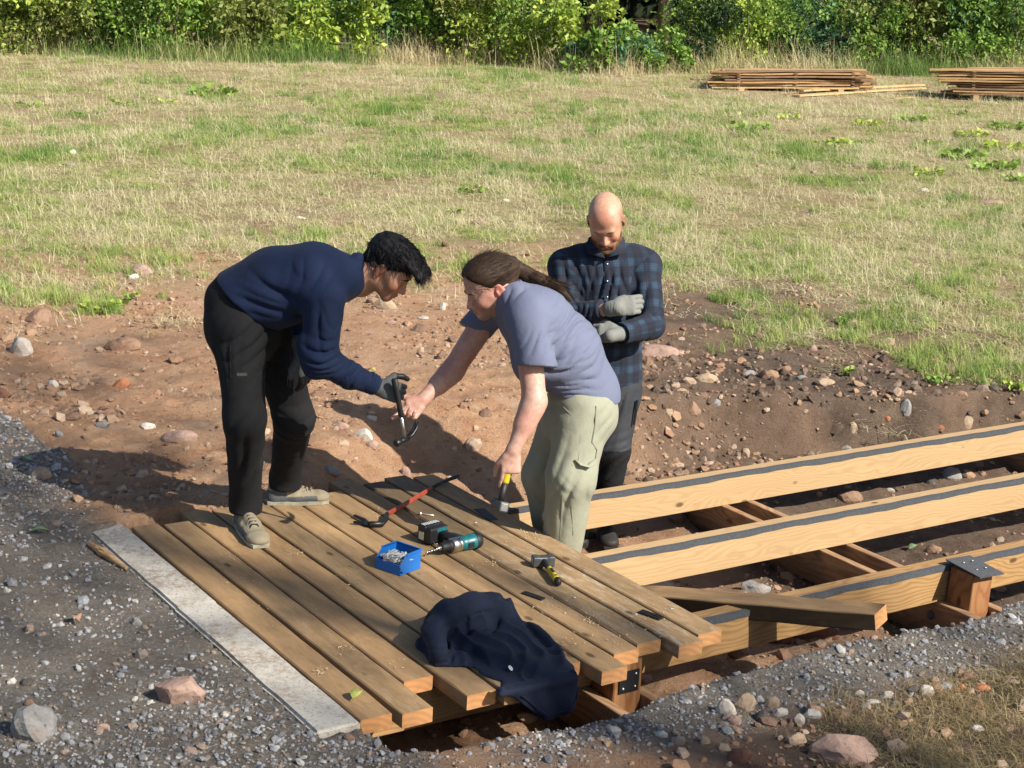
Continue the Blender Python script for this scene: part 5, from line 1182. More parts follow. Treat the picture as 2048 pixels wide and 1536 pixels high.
club_hammer(frame(hc, x, y, z), 'grey club hammer lying on the planks with its yellow handle towards the jacket')
hc = A(1000, 1010, 6.86); tp = A(1018, 935, 6.89); z = unit(tp - hc); x = unit(A(1008, 1020, 6.83) - A(992, 998, 6.90)); x = unit(np.array([.35, -.93, -.1]) - z * (np.array([.35, -.93, -.1]) @ z)); y = np.cross(z, x)
club_hammer(frame(hc, x, y, z), 'club hammer held upright on the planks by the man in the blue T-shirt')
# --- claw hammer in the gloved hand
a = A(789, 760, 6.735); c = A(811, 878, 6.74); z = unit(a - c); xw = A(800, 903, 6.70) - A(834, 868, 6.78); x = unit(xw - z * (xw @ z)); y = np.cross(z, x)
CH = empty('claw_hammer', frame(c, x, y, z), 'claw hammer with a black grip held head down in the grey glove', 'hammer'); Lh_ = float(np.linalg.norm(a - c))
B = MB(); B.tube([(0, 0, -.004), (0, 0, .05), (0, 0, .12)], [.0085, .0070, .0075], 10); B.build('shank', M_steelb, CH, True)
B = MB(); B.tube([(0, 0, .10), (0, 0, .11), (0, 0, .17), (0, 0, .22), (0, 0, Lh_), (0, 0, Lh_ + .006)], [.011, .0145, .0135, .0155, .0165, .012], 12, flat=.8); B.build('grip', M_blk, CH, True)
B = MB(); B.tube([(-.012, 0, 0), (.02, 0, -.001), (.030, 0, -.001)], [.013, .012, .012], 12); B.tube([(.030, 0, -.001), (.034, 0, -.001), (.056, 0, -.001), (.060, 0, -.001)], [.013, .0165, .0165, .014], 14)
for s_ in (-1, 1): B.tube([(-.008, s_ * .004, .002), (-.035, s_ * .0065, .008), (-.062, s_ * .008, .026), (-.082, s_ * .009, .052)], [.011, .010, .0085, .004], 8, flat=.8)
B.build('hammer_head', M_dsteel, CH, True)
# --- rubber spacers and a slat of felt
def pad(q, label, ribs):
    P4 = [dk(*p_, .0) for p_ in q]; B = MB(); e1, e2 = unit(P4[1] - P4[0]), unit(P4[3] - P4[0]); l1, l2 = np.linalg.norm(P4[1] - P4[0]), np.linalg.norm(P4[3] - P4[0]); e2 = unit(e2 - e1 * (e1 @ e2)); M = frame(P4[0] + DH * .001, e1, e2, np.cross(e1, e2) if np.cross(e1, e2) @ DH > 0 else -np.cross(e1, e2))
    B.box((0, 0, 0), (l1, l2, .006), None, .001)
    if ribs:
        for i in range(8): B.box((l1 * (i + .1) / 8, .002, .006), (l1 * (i + .22) / 8, l2 - .002, .0085))
        for j in range(3): B.box((.001, l2 * (j * .42 + .05), .006), (l1 - .001, l2 * (j * .42 + .09), .0085))
    o = B.build('rubber_spacer', M_pad); o.matrix_world = M; tag(o, label, 'spacer', 'black rubber spacers')
pad([(1042, 1188), (1082, 1202), (1089, 1196), (1050, 1184)], 'plain black rubber spacer lying between the club hammer and the jacket', False)
pad([(1275, 1227), (1317, 1242), (1326, 1237), (1285, 1222)], 'ribbed black rubber spacer lying near the ends of the last planks', True)
q = [dk(*p_, .002) for p_ in [(948, 1019), (968, 1018), (996, 1040), (978, 1040)]]; B = MB(); B.add(q + [p_ + DH * .004 for p_ in q], [(0, 1, 2, 3), (7, 6, 5, 4), (0, 4, 5, 1), (1, 5, 6, 2), (2, 6, 7, 3), (3, 7, 4, 0)]); tag(B.build('felt_strip', M_felt), 'short dark strip of felt lying on the last plank behind the drill', 'felt strip')
# --- fallen leaves
def leaf(p, n, d, L, W, m, label, group=None):
    n = unit(n); d = unit(np.array(d) - n * (np.array(d) @ n)); s_ = np.cross(n, d); V = []; Fc = []; K = 7
    for i in range(K):
        t = i / (K - 1); w_ = W * math.sin(math.pi * t ** .8) * .5 + .0006; z = .012 * math.sin(t * 3) * L / .05
        for k, s2 in enumerate((-1, 0, 1)): V.append(np.array(p) + d * L * t + s_ * w_ * s2 + n * (z + .005 + abs(s2) * .006 * L / .05))
    for i in range(K - 1):
        for k in (0, 1): Fc.append((i * 3 + k, i * 3 + k + 1, i * 3 + 4 + k, i * 3 + 3 + k))
    o = meshobj('fallen_leaf', V, Fc, m, None, True); md = o.modifiers.new('t', 'SOLIDIFY'); md.thickness = .0008; tag(o, label, 'leaf', group); return o
M_leafy = plain('yellow_green_leaf', (.42, .45, .11), .6, var=.2, scale=40); M_leafb = plain('dry_pink_leaf', (.42, .24, .16), .7, var=.2); M_leafg = plain('grey_green_leaf', (.22, .32, .17), .6, var=.15)
leaf(dk(705, 1404), DH, dk(727, 1382) - dk(704, 1405), .070, .040, M_leafy, 'curled yellow green leaf on the first plank near its end')
for (x_, y_, m_, l_) in ((150, 1240, M_leafb, 'dry pinkish leaf on the gravel left of the kerb'), (96, 1068, M_leafg, 'small green leaf on the gravel near the far end of the kerb'), (65, 928, M_leafg, 'green leaf lying on the gravel at the left edge'), (1818, 1105, M_leafg, 'pale green leaf on the trench floor between two joists'), (735, 745, M_leafy, 'yellow leaf on the earth behind the gloved hand')):
    p_ = on_ground(x_, y_); leaf(p_ + [0, 0, .006], (0, 0, 1), rs.normal(size=3) * [1, 1, 0], .075, .04, m_, l_)

# ------------------------------------------------------------------ stones, gravel, clods
SC_COL = {'pink': [(.29, .185, .145), (.36, .25, .205)], 'brown': [(.21, .125, .085), (.27, .175, .12)], 'grey': [(.20, .19, .18), (.27, .265, .26)], 'pale': [(.42, .37, .31), (.50, .45, .40)], 'white': [(.46, .43, .38), (.56, .52, .47)], 'orange': [(.34, .13, .06), (.42, .18, .09)], 'red': [(.15, .07, .05), (.20, .095, .065)], 'tan': [(.30, .22, .15), (.36, .27, .19)], 'dark': [(.05, .045, .042), (.09, .08, .075)]}
SM = {}
for k, cc in SC_COL.items():
    m, nt, b = new_mat('stone_' + k); g = NG(nt); v = g.coord()
    c = g.mix(g.ramp(g.noise(v, 14, 6, .7), [(.35, 0), (.65, 1)]), cc[0], cc[1]); c = g.mix(g.ramp(g.noise(v, 45, 5, .75), [(.55, 0), (.66, .8)]), c, tuple(x * .45 for x in cc[0])); c = g.mix(g.ramp(g.noise(v, 7, 4, .6), [(.55, 0), (.7, .6)]), c, (.20, .12, .075))
    g.l(c, b.inputs['Base Color']); b.inputs['Roughness'].default_value = .9; b.inputs['Specular IOR Level'].default_value = .25; b1 = g.bump(g.noise(v, 30, 5, .7), .6, .01); g.l(g.bump(g.noise(v, 180, 3, .7), .5, .002, b1), b.inputs['Normal']); SM[k] = m
rst = np.random.default_rng(77)
ROCKS = [  # px, py of the foot, width px, height px, colour, label
 (352, 1420, 108, 84, 'pink', 'big pinkish brown angular rock on the gravel left of the kerb'), (66, 1492, 92, 92, 'grey', 'rough grey lump of old concrete at the lower left corner'),
 (76, 650, 56, 36, 'brown', 'rounded brown boulder on the earth near the left edge'), (37, 716, 56, 46, 'pale', 'pale flat topped stone above the grey gravel at the left edge'),
 (246, 706, 76, 34, 'brown', 'squared brown block half sunk in the earth left of the bending man'), (240, 780, 42, 24, 'orange', 'bright orange brick fragment in the earth'),
 (282, 556, 48, 30, 'pink', 'pink broken stone on the earth below the grass at left'), (267, 560, 22, 16, 'white', 'small white stone beside the pink broken stone'),
 (768, 622, 48, 28, 'tan', 'tan angular rock on the earth below the hammer man\'s face'), (742, 612, 26, 18, 'brown', 'brown stone touching the tan angular rock'),
 (884, 624, 16, 22, 'pale', 'small upright pale stone between the two bending men'), (812, 652, 17, 13, 'pink', 'small pink pebble below the tan angular rock'), (782, 650, 22, 10, 'pink', 'flat pink stone chip below the navy sleeve'), (846, 640, 24, 9, 'pale', 'thin pale flake of stone on the lit earth'),
 (663, 952, 42, 24, 'grey', 'grey brown rounded rock on the shaded slope behind the planks'), (360, 890, 84, 30, 'pink', 'long pink slab sunk in the earth left of the bending man\'s legs'), (296, 860, 30, 16, 'white', 'whitish stone above the long pink slab'),
 (728, 884, 46, 30, 'pale', 'pale broken rock on the sunlit strip of slope'), (744, 898, 28, 18, 'pink', 'pink stone next to the pale broken rock'), (686, 860, 26, 16, 'pink', 'pink stone higher on the sunlit strip'), (742, 842, 28, 12, 'pale', 'flat pale stone by the open hand'), (812, 955, 22, 24, 'pink', 'pink stone low on the sunlit strip near the planks'),
 (1318, 712, 88, 20, 'pink', 'long pink slab on the earth right of the plaid shirt'), (1414, 768, 48, 22, 'tan', 'tan flat stone on the bank right of the plaid shirt'), (1376, 770, 36, 18, 'tan', 'smaller tan flat stone left of its neighbour on the bank'),
 (1536, 760, 46, 26, 'brown', 'brown angular stone at the top of the bank'), (1500, 752, 30, 12, 'grey', 'grey stone beside the brown angular one on the bank'), (1626, 704, 20, 15, 'pink', 'small pink cube of stone under the grass edge'), (1652, 772, 42, 16, 'tan', 'flat tan slab near the top of the bank'), (1606, 762, 28, 12, 'grey', 'thin grey slab near the top of the bank'),
 (1386, 830, 34, 30, 'brown', 'brown stone standing in the middle of the bank'), (1338, 838, 26, 24, 'tan', 'tan stone low in the bank by the plaid man'), (1432, 812, 20, 16, 'grey', 'round grey stone in the bank face'), (1812, 832, 22, 36, 'grey', 'upright grey stone stuck in the dark bank above the far joist'), (1706, 868, 20, 30, 'tan', 'upright tan stone in the bank'), (1490, 918, 20, 24, 'tan', 'tan stone at the foot of the bank'), (1690, 905, 30, 16, 'grey', 'grey flat stone just behind the far joist'),
 (1935, 858, 28, 30, 'tan', 'tan stone in the dark bank at the right'), (1880, 862, 20, 12, 'orange', 'orange brick chip in the dark bank'), (1774, 842, 14, 10, 'orange', 'small orange chip beside the upright grey stone'), (1985, 782, 30, 14, 'dark', 'dark flat stone at the turf edge on the right'), (1922, 798, 30, 18, 'brown', 'brown stone in the turf edge on the right'),
 (1700, 1006, 52, 26, 'brown', 'brown stone on the trench floor between far and middle joists'), (1865, 1108, 38, 20, 'brown', 'brown stone on the trench floor near the right'), (1905, 965, 40, 34, 'grey', 'grey stone on the trench floor under the far joist'), (1862, 972, 30, 16, 'dark', 'dark round stone beside the grey one in the trench'), (1780, 985, 20, 10, 'pale', 'small pale stone on the trench floor'),
 (1512, 1188, 60, 30, 'grey', 'grey stone on the trench floor behind the loose timber'), (1572, 1152, 36, 30, 'brown', 'reddish brown rock in the trench below the middle joist'), (1318, 1200, 64, 40, 'pale', 'pale rounded footing stone beside the last plank'), (1490, 1050, 40, 30, 'brown', 'brown rock under the far joist'),
 (1625, 1282, 110, 60, 'red', 'large dark red slab under the nearest joist'), (1558, 1290, 60, 40, 'red', 'dark red stone left of the large red slab'), (1712, 1262, 44, 34, 'red', 'dark red wedge of stone right of the large red slab'), (1480, 1318, 50, 26, 'brown', 'brown stone in the near wall of the trench'),
 (1455, 1438, 44, 46, 'pale', 'pale knobbly stone at the front of the gravel shoulder'), (1492, 1428, 46, 46, 'tan', 'tan knobbly stone right of the pale one'), (1524, 1446, 34, 28, 'dark', 'dark stone with a pale side in the front row of stones'), (1468, 1452, 30, 24, 'pink', 'pink wedge stone in the front row of stones'), (1561, 1436, 34, 22, 'pale', 'oval pale stone in the front row of stones'), (1597, 1452, 28, 28, 'pale', 'pale triangular stone in the front row'), (1624, 1440, 38, 22, 'white', 'whitest stone of the front row'), (1544, 1420, 34, 30, 'tan', 'tan stone behind the front row'), (1520, 1408, 18, 20, 'white', 'small white upright stone behind the front row'),
 (1680, 1440, 44, 24, 'brown', 'brown stone at the right end of the front row'), (1720, 1392, 26, 14, 'pale', 'pale stone on the gravel shoulder'), (1748, 1408, 30, 9, 'white', 'flat white chip on the gravel shoulder'), (1773, 1398, 34, 16, 'pale', 'pale pink stone where gravel meets straw'),
 (1856, 1396, 34, 34, 'pale', 'upright pale stone at the edge of the straw'), (1826, 1390, 32, 20, 'dark', 'dark stone left of the upright pale one'), (1888, 1386, 36, 26, 'grey', 'grey stone right of the upright pale one'), (1920, 1386, 24, 22, 'orange', 'orange brick lump at the edge of the straw'), (1966, 1384, 36, 16, 'orange', 'broken orange brick further right at the edge of the straw'),
 (1692, 1528, 140, 56, 'pink', 'large pink slab at the bottom edge among straw'), (1480, 1532, 52, 40, 'red', 'dark red rounded stone at the bottom edge'), (1590, 1492, 50, 28, 'tan', 'tan stone above the large pink slab'), (1955, 1466, 30, 18, 'white', 'white oval stone among the straw'), (1408, 1492, 26, 24, 'tan', 'tan stone on the brown earth near the bottom edge'), (1322, 1476, 28, 16, 'white', 'white stone on the brown earth below the jacket'),
 (1228, 1470, 34, 18, 'pale', 'pale round stone below the jacket hem'), (1055, 1446, 44, 24, 'tan', 'tan stone at the trench edge below the planks'), (978, 1500, 30, 16, 'grey', 'grey stone at the trench edge by the jacket'), (698, 1486, 24, 20, 'brown', 'brown stone against the near end of the kerb'), (700, 1462, 28, 22, 'grey', 'grey stone leaning on the near end of the kerb'),
 (330, 1358, 20, 15, 'grey', 'grey pebble behind the big pinkish rock'), (205, 1462, 28, 16, 'pink', 'pink pebble between the two biggest stones at lower left'), (54, 1372, 30, 14, 'dark', 'dark flat stone on the gravel at the left'), (60, 1412, 24, 14, 'brown', 'brown stone just above the grey lump'), (272, 1252, 24, 18, 'grey', 'blue grey chip on the gravel left of the kerb'),
 (82, 960, 46, 26, 'tan', 'tan stone at the edge of the grey gravel'), (68, 950, 26, 18, 'grey', 'oval grey stone beside the tan one in the gravel'), (169, 998, 18, 20, 'grey', 'grey chip on the orange earth beyond the kerb'), (205, 856, 36, 14, 'grey', 'grey flat stone on the earth right of the gravel'), (118, 876, 18, 18, 'grey', 'grey stone at the upper edge of the gravel'), (6, 800, 30, 26, 'red', 'red stone cut off by the left edge'), (105, 775, 26, 16, 'pale', 'pale stone at the top of the gravel'),
 (1011, 368, 12, 10, 'white', 'tiny white stone in the field above the bald head'), (960, 452, 46, 14, 'pink', 'pale pink slab in the field between the two standing heads'), (1506, 318, 26, 12, 'pink', 'pink stone in the field below the low board stack'), (1520, 336, 18, 8, 'pink', 'pink chip below the pink stone in the field'), (1627, 350, 16, 10, 'pink', 'pink chip in the field right of the other two'), (1012, 404, 18, 7, 'white', 'white flake in the field'), (146, 312, 16, 14, 'white', 'white stone in the field at the left'), (138, 332, 26, 7, 'grey', 'grey flat stone in the field at the left'), (600, 440, 22, 8, 'white', 'white stone in the field above the navy back'), (1850, 385, 24, 10, 'pale', 'pale stone in the field at the right'), (1985, 410, 60, 10, 'pink', 'line of pink stone in the field at the far right'), (1622, 428, 14, 10, 'dark', 'dark clod in the field right of the bald man')]
for (px, py, wpx, hpx, ck, lab) in ROCKS:
    p = on_ground(px, py - hpx * .18); dist = float((p - C0) @ FW); s = dist / F; w_, h_ = wpx * s, hpx * s
    bmn = stone_mesh('rock', rst, 2 if wpx < 60 else 3, .30, 1.0, SM[ck]); P = np.array([v.co[:] for v in bmn.vertices]); ext = np.abs(P).max(0)
    hh = h_ / 1.9 * 1.15; dep = w_ * rst.uniform(.5, .75) / 2
    P = P / ext * np.array([w_ / 2, dep, hh]); P *= (1 + .10 * vnoise(P / w_ * 5 + px, 3))[:, None]
    if wpx >= 60: P += .02 * w_ * fbm(P / w_ * 9, 3, 5)[:, None] * unit([1, 1, 1])
    bmn.vertices.foreach_set('co', P.astype(np.float32).ravel()); bmn.update(); o = bpy.data.objects.new('rock', bmn); link(o); o.location = p + np.array([0, dep * .4, hh * .22]); o.rotation_euler = (rst.uniform(-.12, .12), rst.uniform(-.12, .12), rst.uniform(-.3, .3))
    tag(o, lab, 'stone', 'stones lying about the site')
# wood splinter beside the kerb
q = [on_ground(178, 1092), on_ground(205, 1110), on_ground(252, 1142)]; S = SDF(*bbox(q, .06), .004)
S.cone(q[0] + [0, 0, .01], q[1] + [0, 0, .014], .010, .018, .01); S.cone(q[1] + [0, 0, .014], q[2] + [0, 0, .010], .018, .007, .01); S.fold([(q[1], .2, unit(q[2] - q[0]), .012, .004)], .002, 30)
tag(S.mesh('wood_splinter', M_oldw), 'split piece of pale wood lying against the chipped edge of the kerb', 'wood splinter')
# sticks and straws on the bank
M_stick = plain('grey_brown_twig', (.10, .07, .05), .9)
pebm = stone_mat('gravel_stone', [(.26, .265, .28), (.36, .37, .395), (.45, .455, .47), (.28, .235, .20), (.58, .565, .53), (.39, .405, .44), (.42, .31, .24), (.20, .205, .22)])
clodm = stone_mat('earth_clod', [(.38, .22, .135), (.46, .29, .18), (.26, .16, .11), (.55, .40, .29), (.40, .26, .17)])
def protos(mat, n, seed, flat=.6):
    r = np.random.default_rng(seed); return collection([bpy.data.objects.new('pebble_form', stone_mesh('pebble_form', r, 1, .3, r.uniform(.45, .8), mat)) for _ in range(n)])
PEB = protos(pebm, 8, 1); CLOD = protos(clodm, 6, 2)
def sow(n, xr, yr, keep, rng):
    x = rng.uniform(*xr, n); y = rng.uniform(*yr, n); k = rng.uniform(size=n) < keep(x, y); x, y = x[k], y[k]
    return np.stack([x, y, ground_z(x, y)], 1)
rg = np.random.default_rng(15)
def uvof(x, y): rel = np.stack([x - DO[0], y - DO[1]], -1); return rel @ DU[:2], rel @ DV[:2]
def kp(x, y):
    gr, gv_, dk_ = zones(x, y); u, v = uvof(x, y); q = np.stack([x, y], -1)
    d = .36 + .64 * sstep(-.12, .22, fbm(q * 1.1, 3, 61)) + .2 * sstep(.0, .3, fbm(q * 5, 2, 62)); d = np.clip(d * (.62 + 1.0 * sstep(6.4, 7.6, y) * (x < -1) + .9 * sstep(5.6, 4.6, y)), 0, 1); d = np.where(v > .3, np.maximum(d, .6), d)
    return np.clip(gv_ * d, 0, 1) * ~((u > -.1) & (u < 2.26) & (v > -.2))
P = sow(215000, (-5.2, 4.4), (3.3, 10.0), kp, rg); n = len(P); sz = np.clip(rg.lognormal(-5.12, .50, n), .0028, .030)
u, v = uvof(P[:, 0], P[:, 1]); P[:, 2] += sz * .2
scatter('gravel', P, rg.uniform(-.6, .6, (n, 3)) + np.stack([n * [0], n * [0], rg.uniform(0, 6.28, n)], 1), sz[:, None] * rg.uniform(.7, 1.3, (n, 3)), rg.integers(0, 8, n), rg.uniform(0, 1, n) ** 1.0, PEB, label='grey crushed stone gravel beside the kerb and along the near trench edge')
def kc(x, y):
    gr, gv_, dk_ = zones(x, y); u, v = uvof(x, y); q = np.stack([x, y], -1)
    return np.clip((1 - gr * .85) * (1 - gv_) * (.12 + .6 * sstep(.05, .4, fbm(q * 1.7, 3, 71))) * (1 - .4 * sstep(11.5, 14, y)), 0, 1) * ~((u > -.1) & (u < 2.26) & (v > -.2) & (v < .05))
P = sow(110000, (-5.6, 5.6), (3.6, 14.5), kc, rg); n = len(P); sz = np.clip(rg.lognormal(-4.6, .62, n), .003, .055); P[:, 2] += sz * .15
scatter('earth_clods', P, rg.uniform(-.6, .6, (n, 3)), sz[:, None] * rg.uniform(.7, 1.3, (n, 3)), rg.integers(0, 6, n), rg.uniform(0, 1, n), CLOD, label='loose crumbs and small stones on the bare earth')
def kk(x, y):
    u, v = uvof(x, y); return np.clip(sstep(-2.2, -.8, u) * sstep(.3, .0, u) * sstep(2.2, 3.2, v), 0, 1)
CLOD2 = protos(stone_mat('dark_bank_stone', [(.13, .092, .066), (.19, .135, .10), (.26, .19, .14), (.10, .072, .054), (.33, .25, .19)]), 6, 9)
P = sow(1900, (.3, 4.2), (7.2, 11.5), kk, rg); n = len(P); sz = np.clip(rg.lognormal(-3.9, .5, n), .008, .06); P[:, 2] += sz * .1
scatter('bank_stones', P, rg.uniform(-.9, .9, (n, 3)), sz[:, None] * rg.uniform(.6, 1.4, (n, 3)), rg.integers(0, 6, n), rg.uniform(0, 1, n) ** 1.1, CLOD2, label='stones and clods sticking out of the dark earth bank')
# sawdust and chips on the planks
M_chip = plain('pale_wood_chips', (.62, .47, .28), .9, var=.1)
bmn = bpy.data.meshes.new('chip_form'); bmn.from_pydata([(-1, -.4, 0), (1, -.3, .1), (.8, .5, .3), (-.9, .4, .1)], [], [(0, 1, 2, 3)]); bmn.materials.append(M_chip); CH_ = collection([bpy.data.objects.new('chip_form', bmn)])
C = []; 
for (cx, cy, n_, r_) in [(1135, 1285, 90, 28), (1290, 1245, 60, 40), (1185, 1240, 90, 20), (985, 1125, 60, 16), (960, 1140, 60, 22), (760, 1025, 40, 14), (590, 1105, 40, 16), (640, 1012, 30, 18), (690, 1300, 40, 18), (640, 1345, 50, 14), (1060, 1075, 60, 30), (1340, 1215, 60, 30), (700, 1160, 40, 40), (520, 1150, 30, 60), (900, 1200, 40, 60), (1100, 1220, 60, 40), (1230, 1280, 60, 30), (460, 1110, 20, 20), (580, 1230, 20, 50), (790, 1330, 14, 30)]:
    for _ in range(n_):
        x_, y_ = cx + rg.normal() * r_ * .6, cy + rg.normal() * r_ * .35; u_, v_ = deckuv(x_, y_)
        if .02 < v_ < 1.67 and 0 < u_ < 2.1 and (v_ - .01) % .14 < .128: C.append(deck(u_, v_, .0045))
P = np.array(C); n = len(P); scatter('sawdust_and_chips', P, rg.uniform(-.5, .5, (n, 3)) + np.stack([n * [0], n * [0], rg.uniform(0, 6, n)], 1), (rg.uniform(.0012, .0055, n))[:, None] * np.array([1, .6, 1]), [0] * n, [0] * n, CH_, label='pale wood chips and sawdust on the planks')

# ------------------------------------------------------------------ the dark jacket thrown over the plank ends
def jacket():
    """a cloth surface laid over the planks: outline and heights in the deck frame"""
    out_px = [(845, 1228), (868, 1215), (905, 1205), (950, 1196), (965, 1191), (1000, 1198), (1028, 1203), (1036, 1222), (1050, 1240), (1062, 1240), (1085, 1248), (1100, 1262), (1112, 1277), (1128, 1292), (1136, 1312), (1150, 1322), (1155, 1345), (1156, 1385), (1150, 1412), (1132, 1432), (1112, 1440), (1095, 1444), (1070, 1425), (1040, 1402), (1002, 1372), (985, 1358), (960, 1348), (944, 1336), (920, 1332), (870, 1331), (858, 1322), (848, 1300), (832, 1283), (830, 1272), (842, 1262), (850, 1258), (845, 1243)]
    hs = {0: .085, 1: .09, 2: .095, 3: .10, 4: .10, 5: .09, 6: .08, 7: .06, 8: .045, 9: .05, 10: .05, 11: .045, 12: .04, 13: .035, 14: .03, 15: .02, 16: -.02, 17: -.05, 18: -.08, 19: -.09, 20: -.09, 21: -.10, 22: -.08, 23: -.05, 24: -.015, 25: .004, 26: .004, 27: .004, 28: .006, 29: .006, 30: .01, 31: .02, 32: .03, 33: .035, 34: .05, 35: .06, 36: .07}
    UE = 2.262                                     # beyond every plank end the cloth hangs straight down
    def hit_u(px, py, uu):
        r = ray(px, py); t = (uu - (C0 - DO) @ DU) / (r @ DU); q = C0 + r * t - DO; return q @ DV, q @ DH
    hang = [(1006, 1379), (1040, 1404), (1070, 1427), (1092, 1443), (1112, 1440), (1132, 1432), (1150, 1412), (1157, 1385), (1155, 1345)]
    HV = np.array([hit_u(x, y, UE) for x, y in hang]); HV = np.vstack([[HV[0][0] - .012, .012], HV, [HV[-1][0] + .0, .012]])
    k0, k1 = 16, 24                                 # these outline points belong to the hanging part
    vs_ = [HV[0][0], HV[-1][0]]; out2 = [(deckuv(x, y, hs[i]), hs[i]) for i, (x, y) in enumerate(out_px)]
    keep = [out2[i] for i in range(k0)] + [((UE, vs_[1] + .0), .012), ((UE, vs_[0]), .012)] + [out2[i] for i in range(k1, len(out_px))]
    U = np.array([q[0] for q in keep]); H = np.array([q[1] for q in keep]); n = len(U)
    h = .0052; lo = U.min(0) - .05; hi = U.max(0) + .05; lo = np.minimum(lo, [2, HV[:, 0].min() - .05]); hi = np.maximum(hi, [2.36, HV[:, 0].max() + .05]); S = SDF((lo[0], lo[1], HV[:, 1].min() - .05), (hi[0], hi[1], .20), h)
    X, Y_ = np.meshgrid(S.ax[0], S.ax[1], indexing='ij'); pts = np.stack([X.ravel(), Y_.ravel()], 1)
    # distance to the outline, and inside test
    d = np.full(len(pts), 9.); ins = np.zeros(len(pts), bool); hb = np.zeros(len(pts)); wsum = np.zeros(len(pts))
    for i in range(n):
        a, b = U[i], U[(i + 1) % n]; ab = b - a; t = np.clip((pts - a) @ ab / (ab @ ab), 0, 1); dd = np.linalg.norm(pts - a - t[:, None] * ab, axis=1)
        w_ = 1 / (dd + .008) ** 3 * np.linalg.norm(ab); hb += w_ * (H[i] * (1 - t) + H[(i + 1) % n] * t); wsum += w_; d = np.minimum(d, dd)
        c = ((a[1] > pts[:, 1]) != (b[1] > pts[:, 1])); xi = (b[0] - a[0]) * (pts[:, 1] - a[1]) / (b[1] - a[1] + 1e-12) + a[0]; ins ^= c & (pts[:, 0] < xi)
    hb /= wsum; sd = np.where(ins, -d, d)
    u, v = pts[:, 0], pts[:, 1]; base = hb
    P = [deckuv(*q, .05) for q in ((905, 1250), (955, 1225), (1010, 1225), (1000, 1300), (1080, 1330), (900, 1300), (1110, 1385))]
    def bump(c, ru, rv, ang): 
        e = np.array([math.cos(ang), math.sin(ang)]); q = pts - np.array(c); a = q @ e; b_ = q @ np.array([-e[1], e[0]]); return np.exp(-(a / ru) ** 2 - (b_ / rv) ** 2)
    top = base + .045 * bump(P[0], .10, .06, .9) + .035 * bump(P[1], .10, .05, 1.2) + .03 * bump(P[2], .07, .06, .4) + .028 * bump(P[3], .16, .09, .35) + .02 * bump(P[4], .16, .08, .3) + .03 * bump(P[5], .08, .06, 1.5)
    q = np.stack([u, v], -1); wq = q + .035 * np.stack([fbm(q * 5, 3, 81), fbm(q * 5, 3, 82)], -1)
    f1 = np.abs(np.mod(wq[:, 1] / .085 + wq[:, 0] * 2.6 + 1.2 * vnoise(wq * 4, 83), 1) * 2 - 1); f2 = np.abs(np.mod((wq[:, 0] * .75 + wq[:, 1] * .9) / .052 + vnoise(wq * 7, 84), 1) * 2 - 1)
    left = sstep(P[3][1] - .02, P[5][1], v)
    top = top + .024 * (f1 ** 2 - .4) * (.5 + .5 * vnoise(q * 9, 85)) + .020 * left * (f2 ** 1.5 - .4) + .007 * fbm(q * 11, 3, 86)
    for (x0, y0, x1, y1, dep, wd) in [(925, 1240, 935, 1275, .03, .012), (895, 1285, 925, 1300, .022, .012), (880, 1272, 905, 1325, .018, .010), (905, 1300, 900, 1326, .016, .008), (942, 1262, 985, 1266, .022, .012), (985, 1262, 1012, 1225, .018, .012), (945, 1290, 985, 1340, .03, .016), (975, 1335, 1030, 1368, .03, .012), (1052, 1245, 1095, 1290, .020, .012), (1095, 1290, 1130, 1310, .014, .012), (1010, 1375, 1080, 1420, .012, .008), (1020, 1290, 1045, 1330, .01, .02), (870, 1258, 930, 1262, .022, .012)]:
        a = np.array(deckuv(x0, y0, .05)); b = np.array(deckuv(x1, y1, .03)); ab = b - a; t = np.clip((pts - a) @ ab / (ab @ ab), 0, 1); dd = np.linalg.norm(pts - a - t[:, None] * ab, axis=1); top -= dep * np.exp(-(dd / wd) ** 2)
    top = np.where(u > 2.14, top * (1 - sstep(2.14, 2.27, u)) + .016 * sstep(2.14, 2.27, u), top)
    floor_ = np.full(len(u), .0005); top = np.maximum(top, .012)
    rnd = np.sqrt(np.clip(1 - (1 - np.clip(-sd / .028, 0, 1)) ** 2, 0, 1)); tp = floor_ + (top - floor_) * rnd
    Z = S.ax[2][None, :]; a3 = np.maximum(np.maximum(Z - tp[:, None], floor_[:, None] - Z) * .55, sd[:, None]); S.a[:] = a3.reshape(S.a.shape).astype(np.float32)
    VV, ZZ = np.meshgrid(S.ax[1], S.ax[2], indexing='ij'); pp = np.stack([VV.ravel(), ZZ.ravel()], 1); d2 = np.full(len(pp), 9.); in2 = np.zeros(len(pp), bool)
    for i in range(len(HV)):
        a, b = HV[i], HV[(i + 1) % len(HV)]; ab = b - a; t = np.clip((pp - a) @ ab / (ab @ ab + 1e-12), 0, 1); d2 = np.minimum(d2, np.linalg.norm(pp - a - t[:, None] * ab, axis=1))
        c = ((a[1] > pp[:, 1]) != (b[1] > pp[:, 1])); in2 ^= c & (pp[:, 0] < (b[0] - a[0]) * (pp[:, 1] - a[1]) / (b[1] - a[1] + 1e-12) + a[0])
    d2 = np.where(in2, -d2, d2).reshape(VV.shape); wave = .010 * np.sin((VV + .35 * ZZ) * 46 + 2 * np.sin(VV * 9)) * sstep(.02, -.12, ZZ) + .006 * vnoise(np.stack([VV * 22, ZZ * 9], -1), 7)
    X3 = S.ax[0][:, None, None]; sl = np.maximum(np.abs(X3 - (UE - .018) - wave[None]) - .016, d2[None] + 0 * X3); k_ = .02; hh_ = np.maximum(k_ - np.abs(S.a - sl), 0) / k_; S.a = (np.minimum(S.a, sl) - hh_ ** 2 * k_ * .25).astype(np.float32)
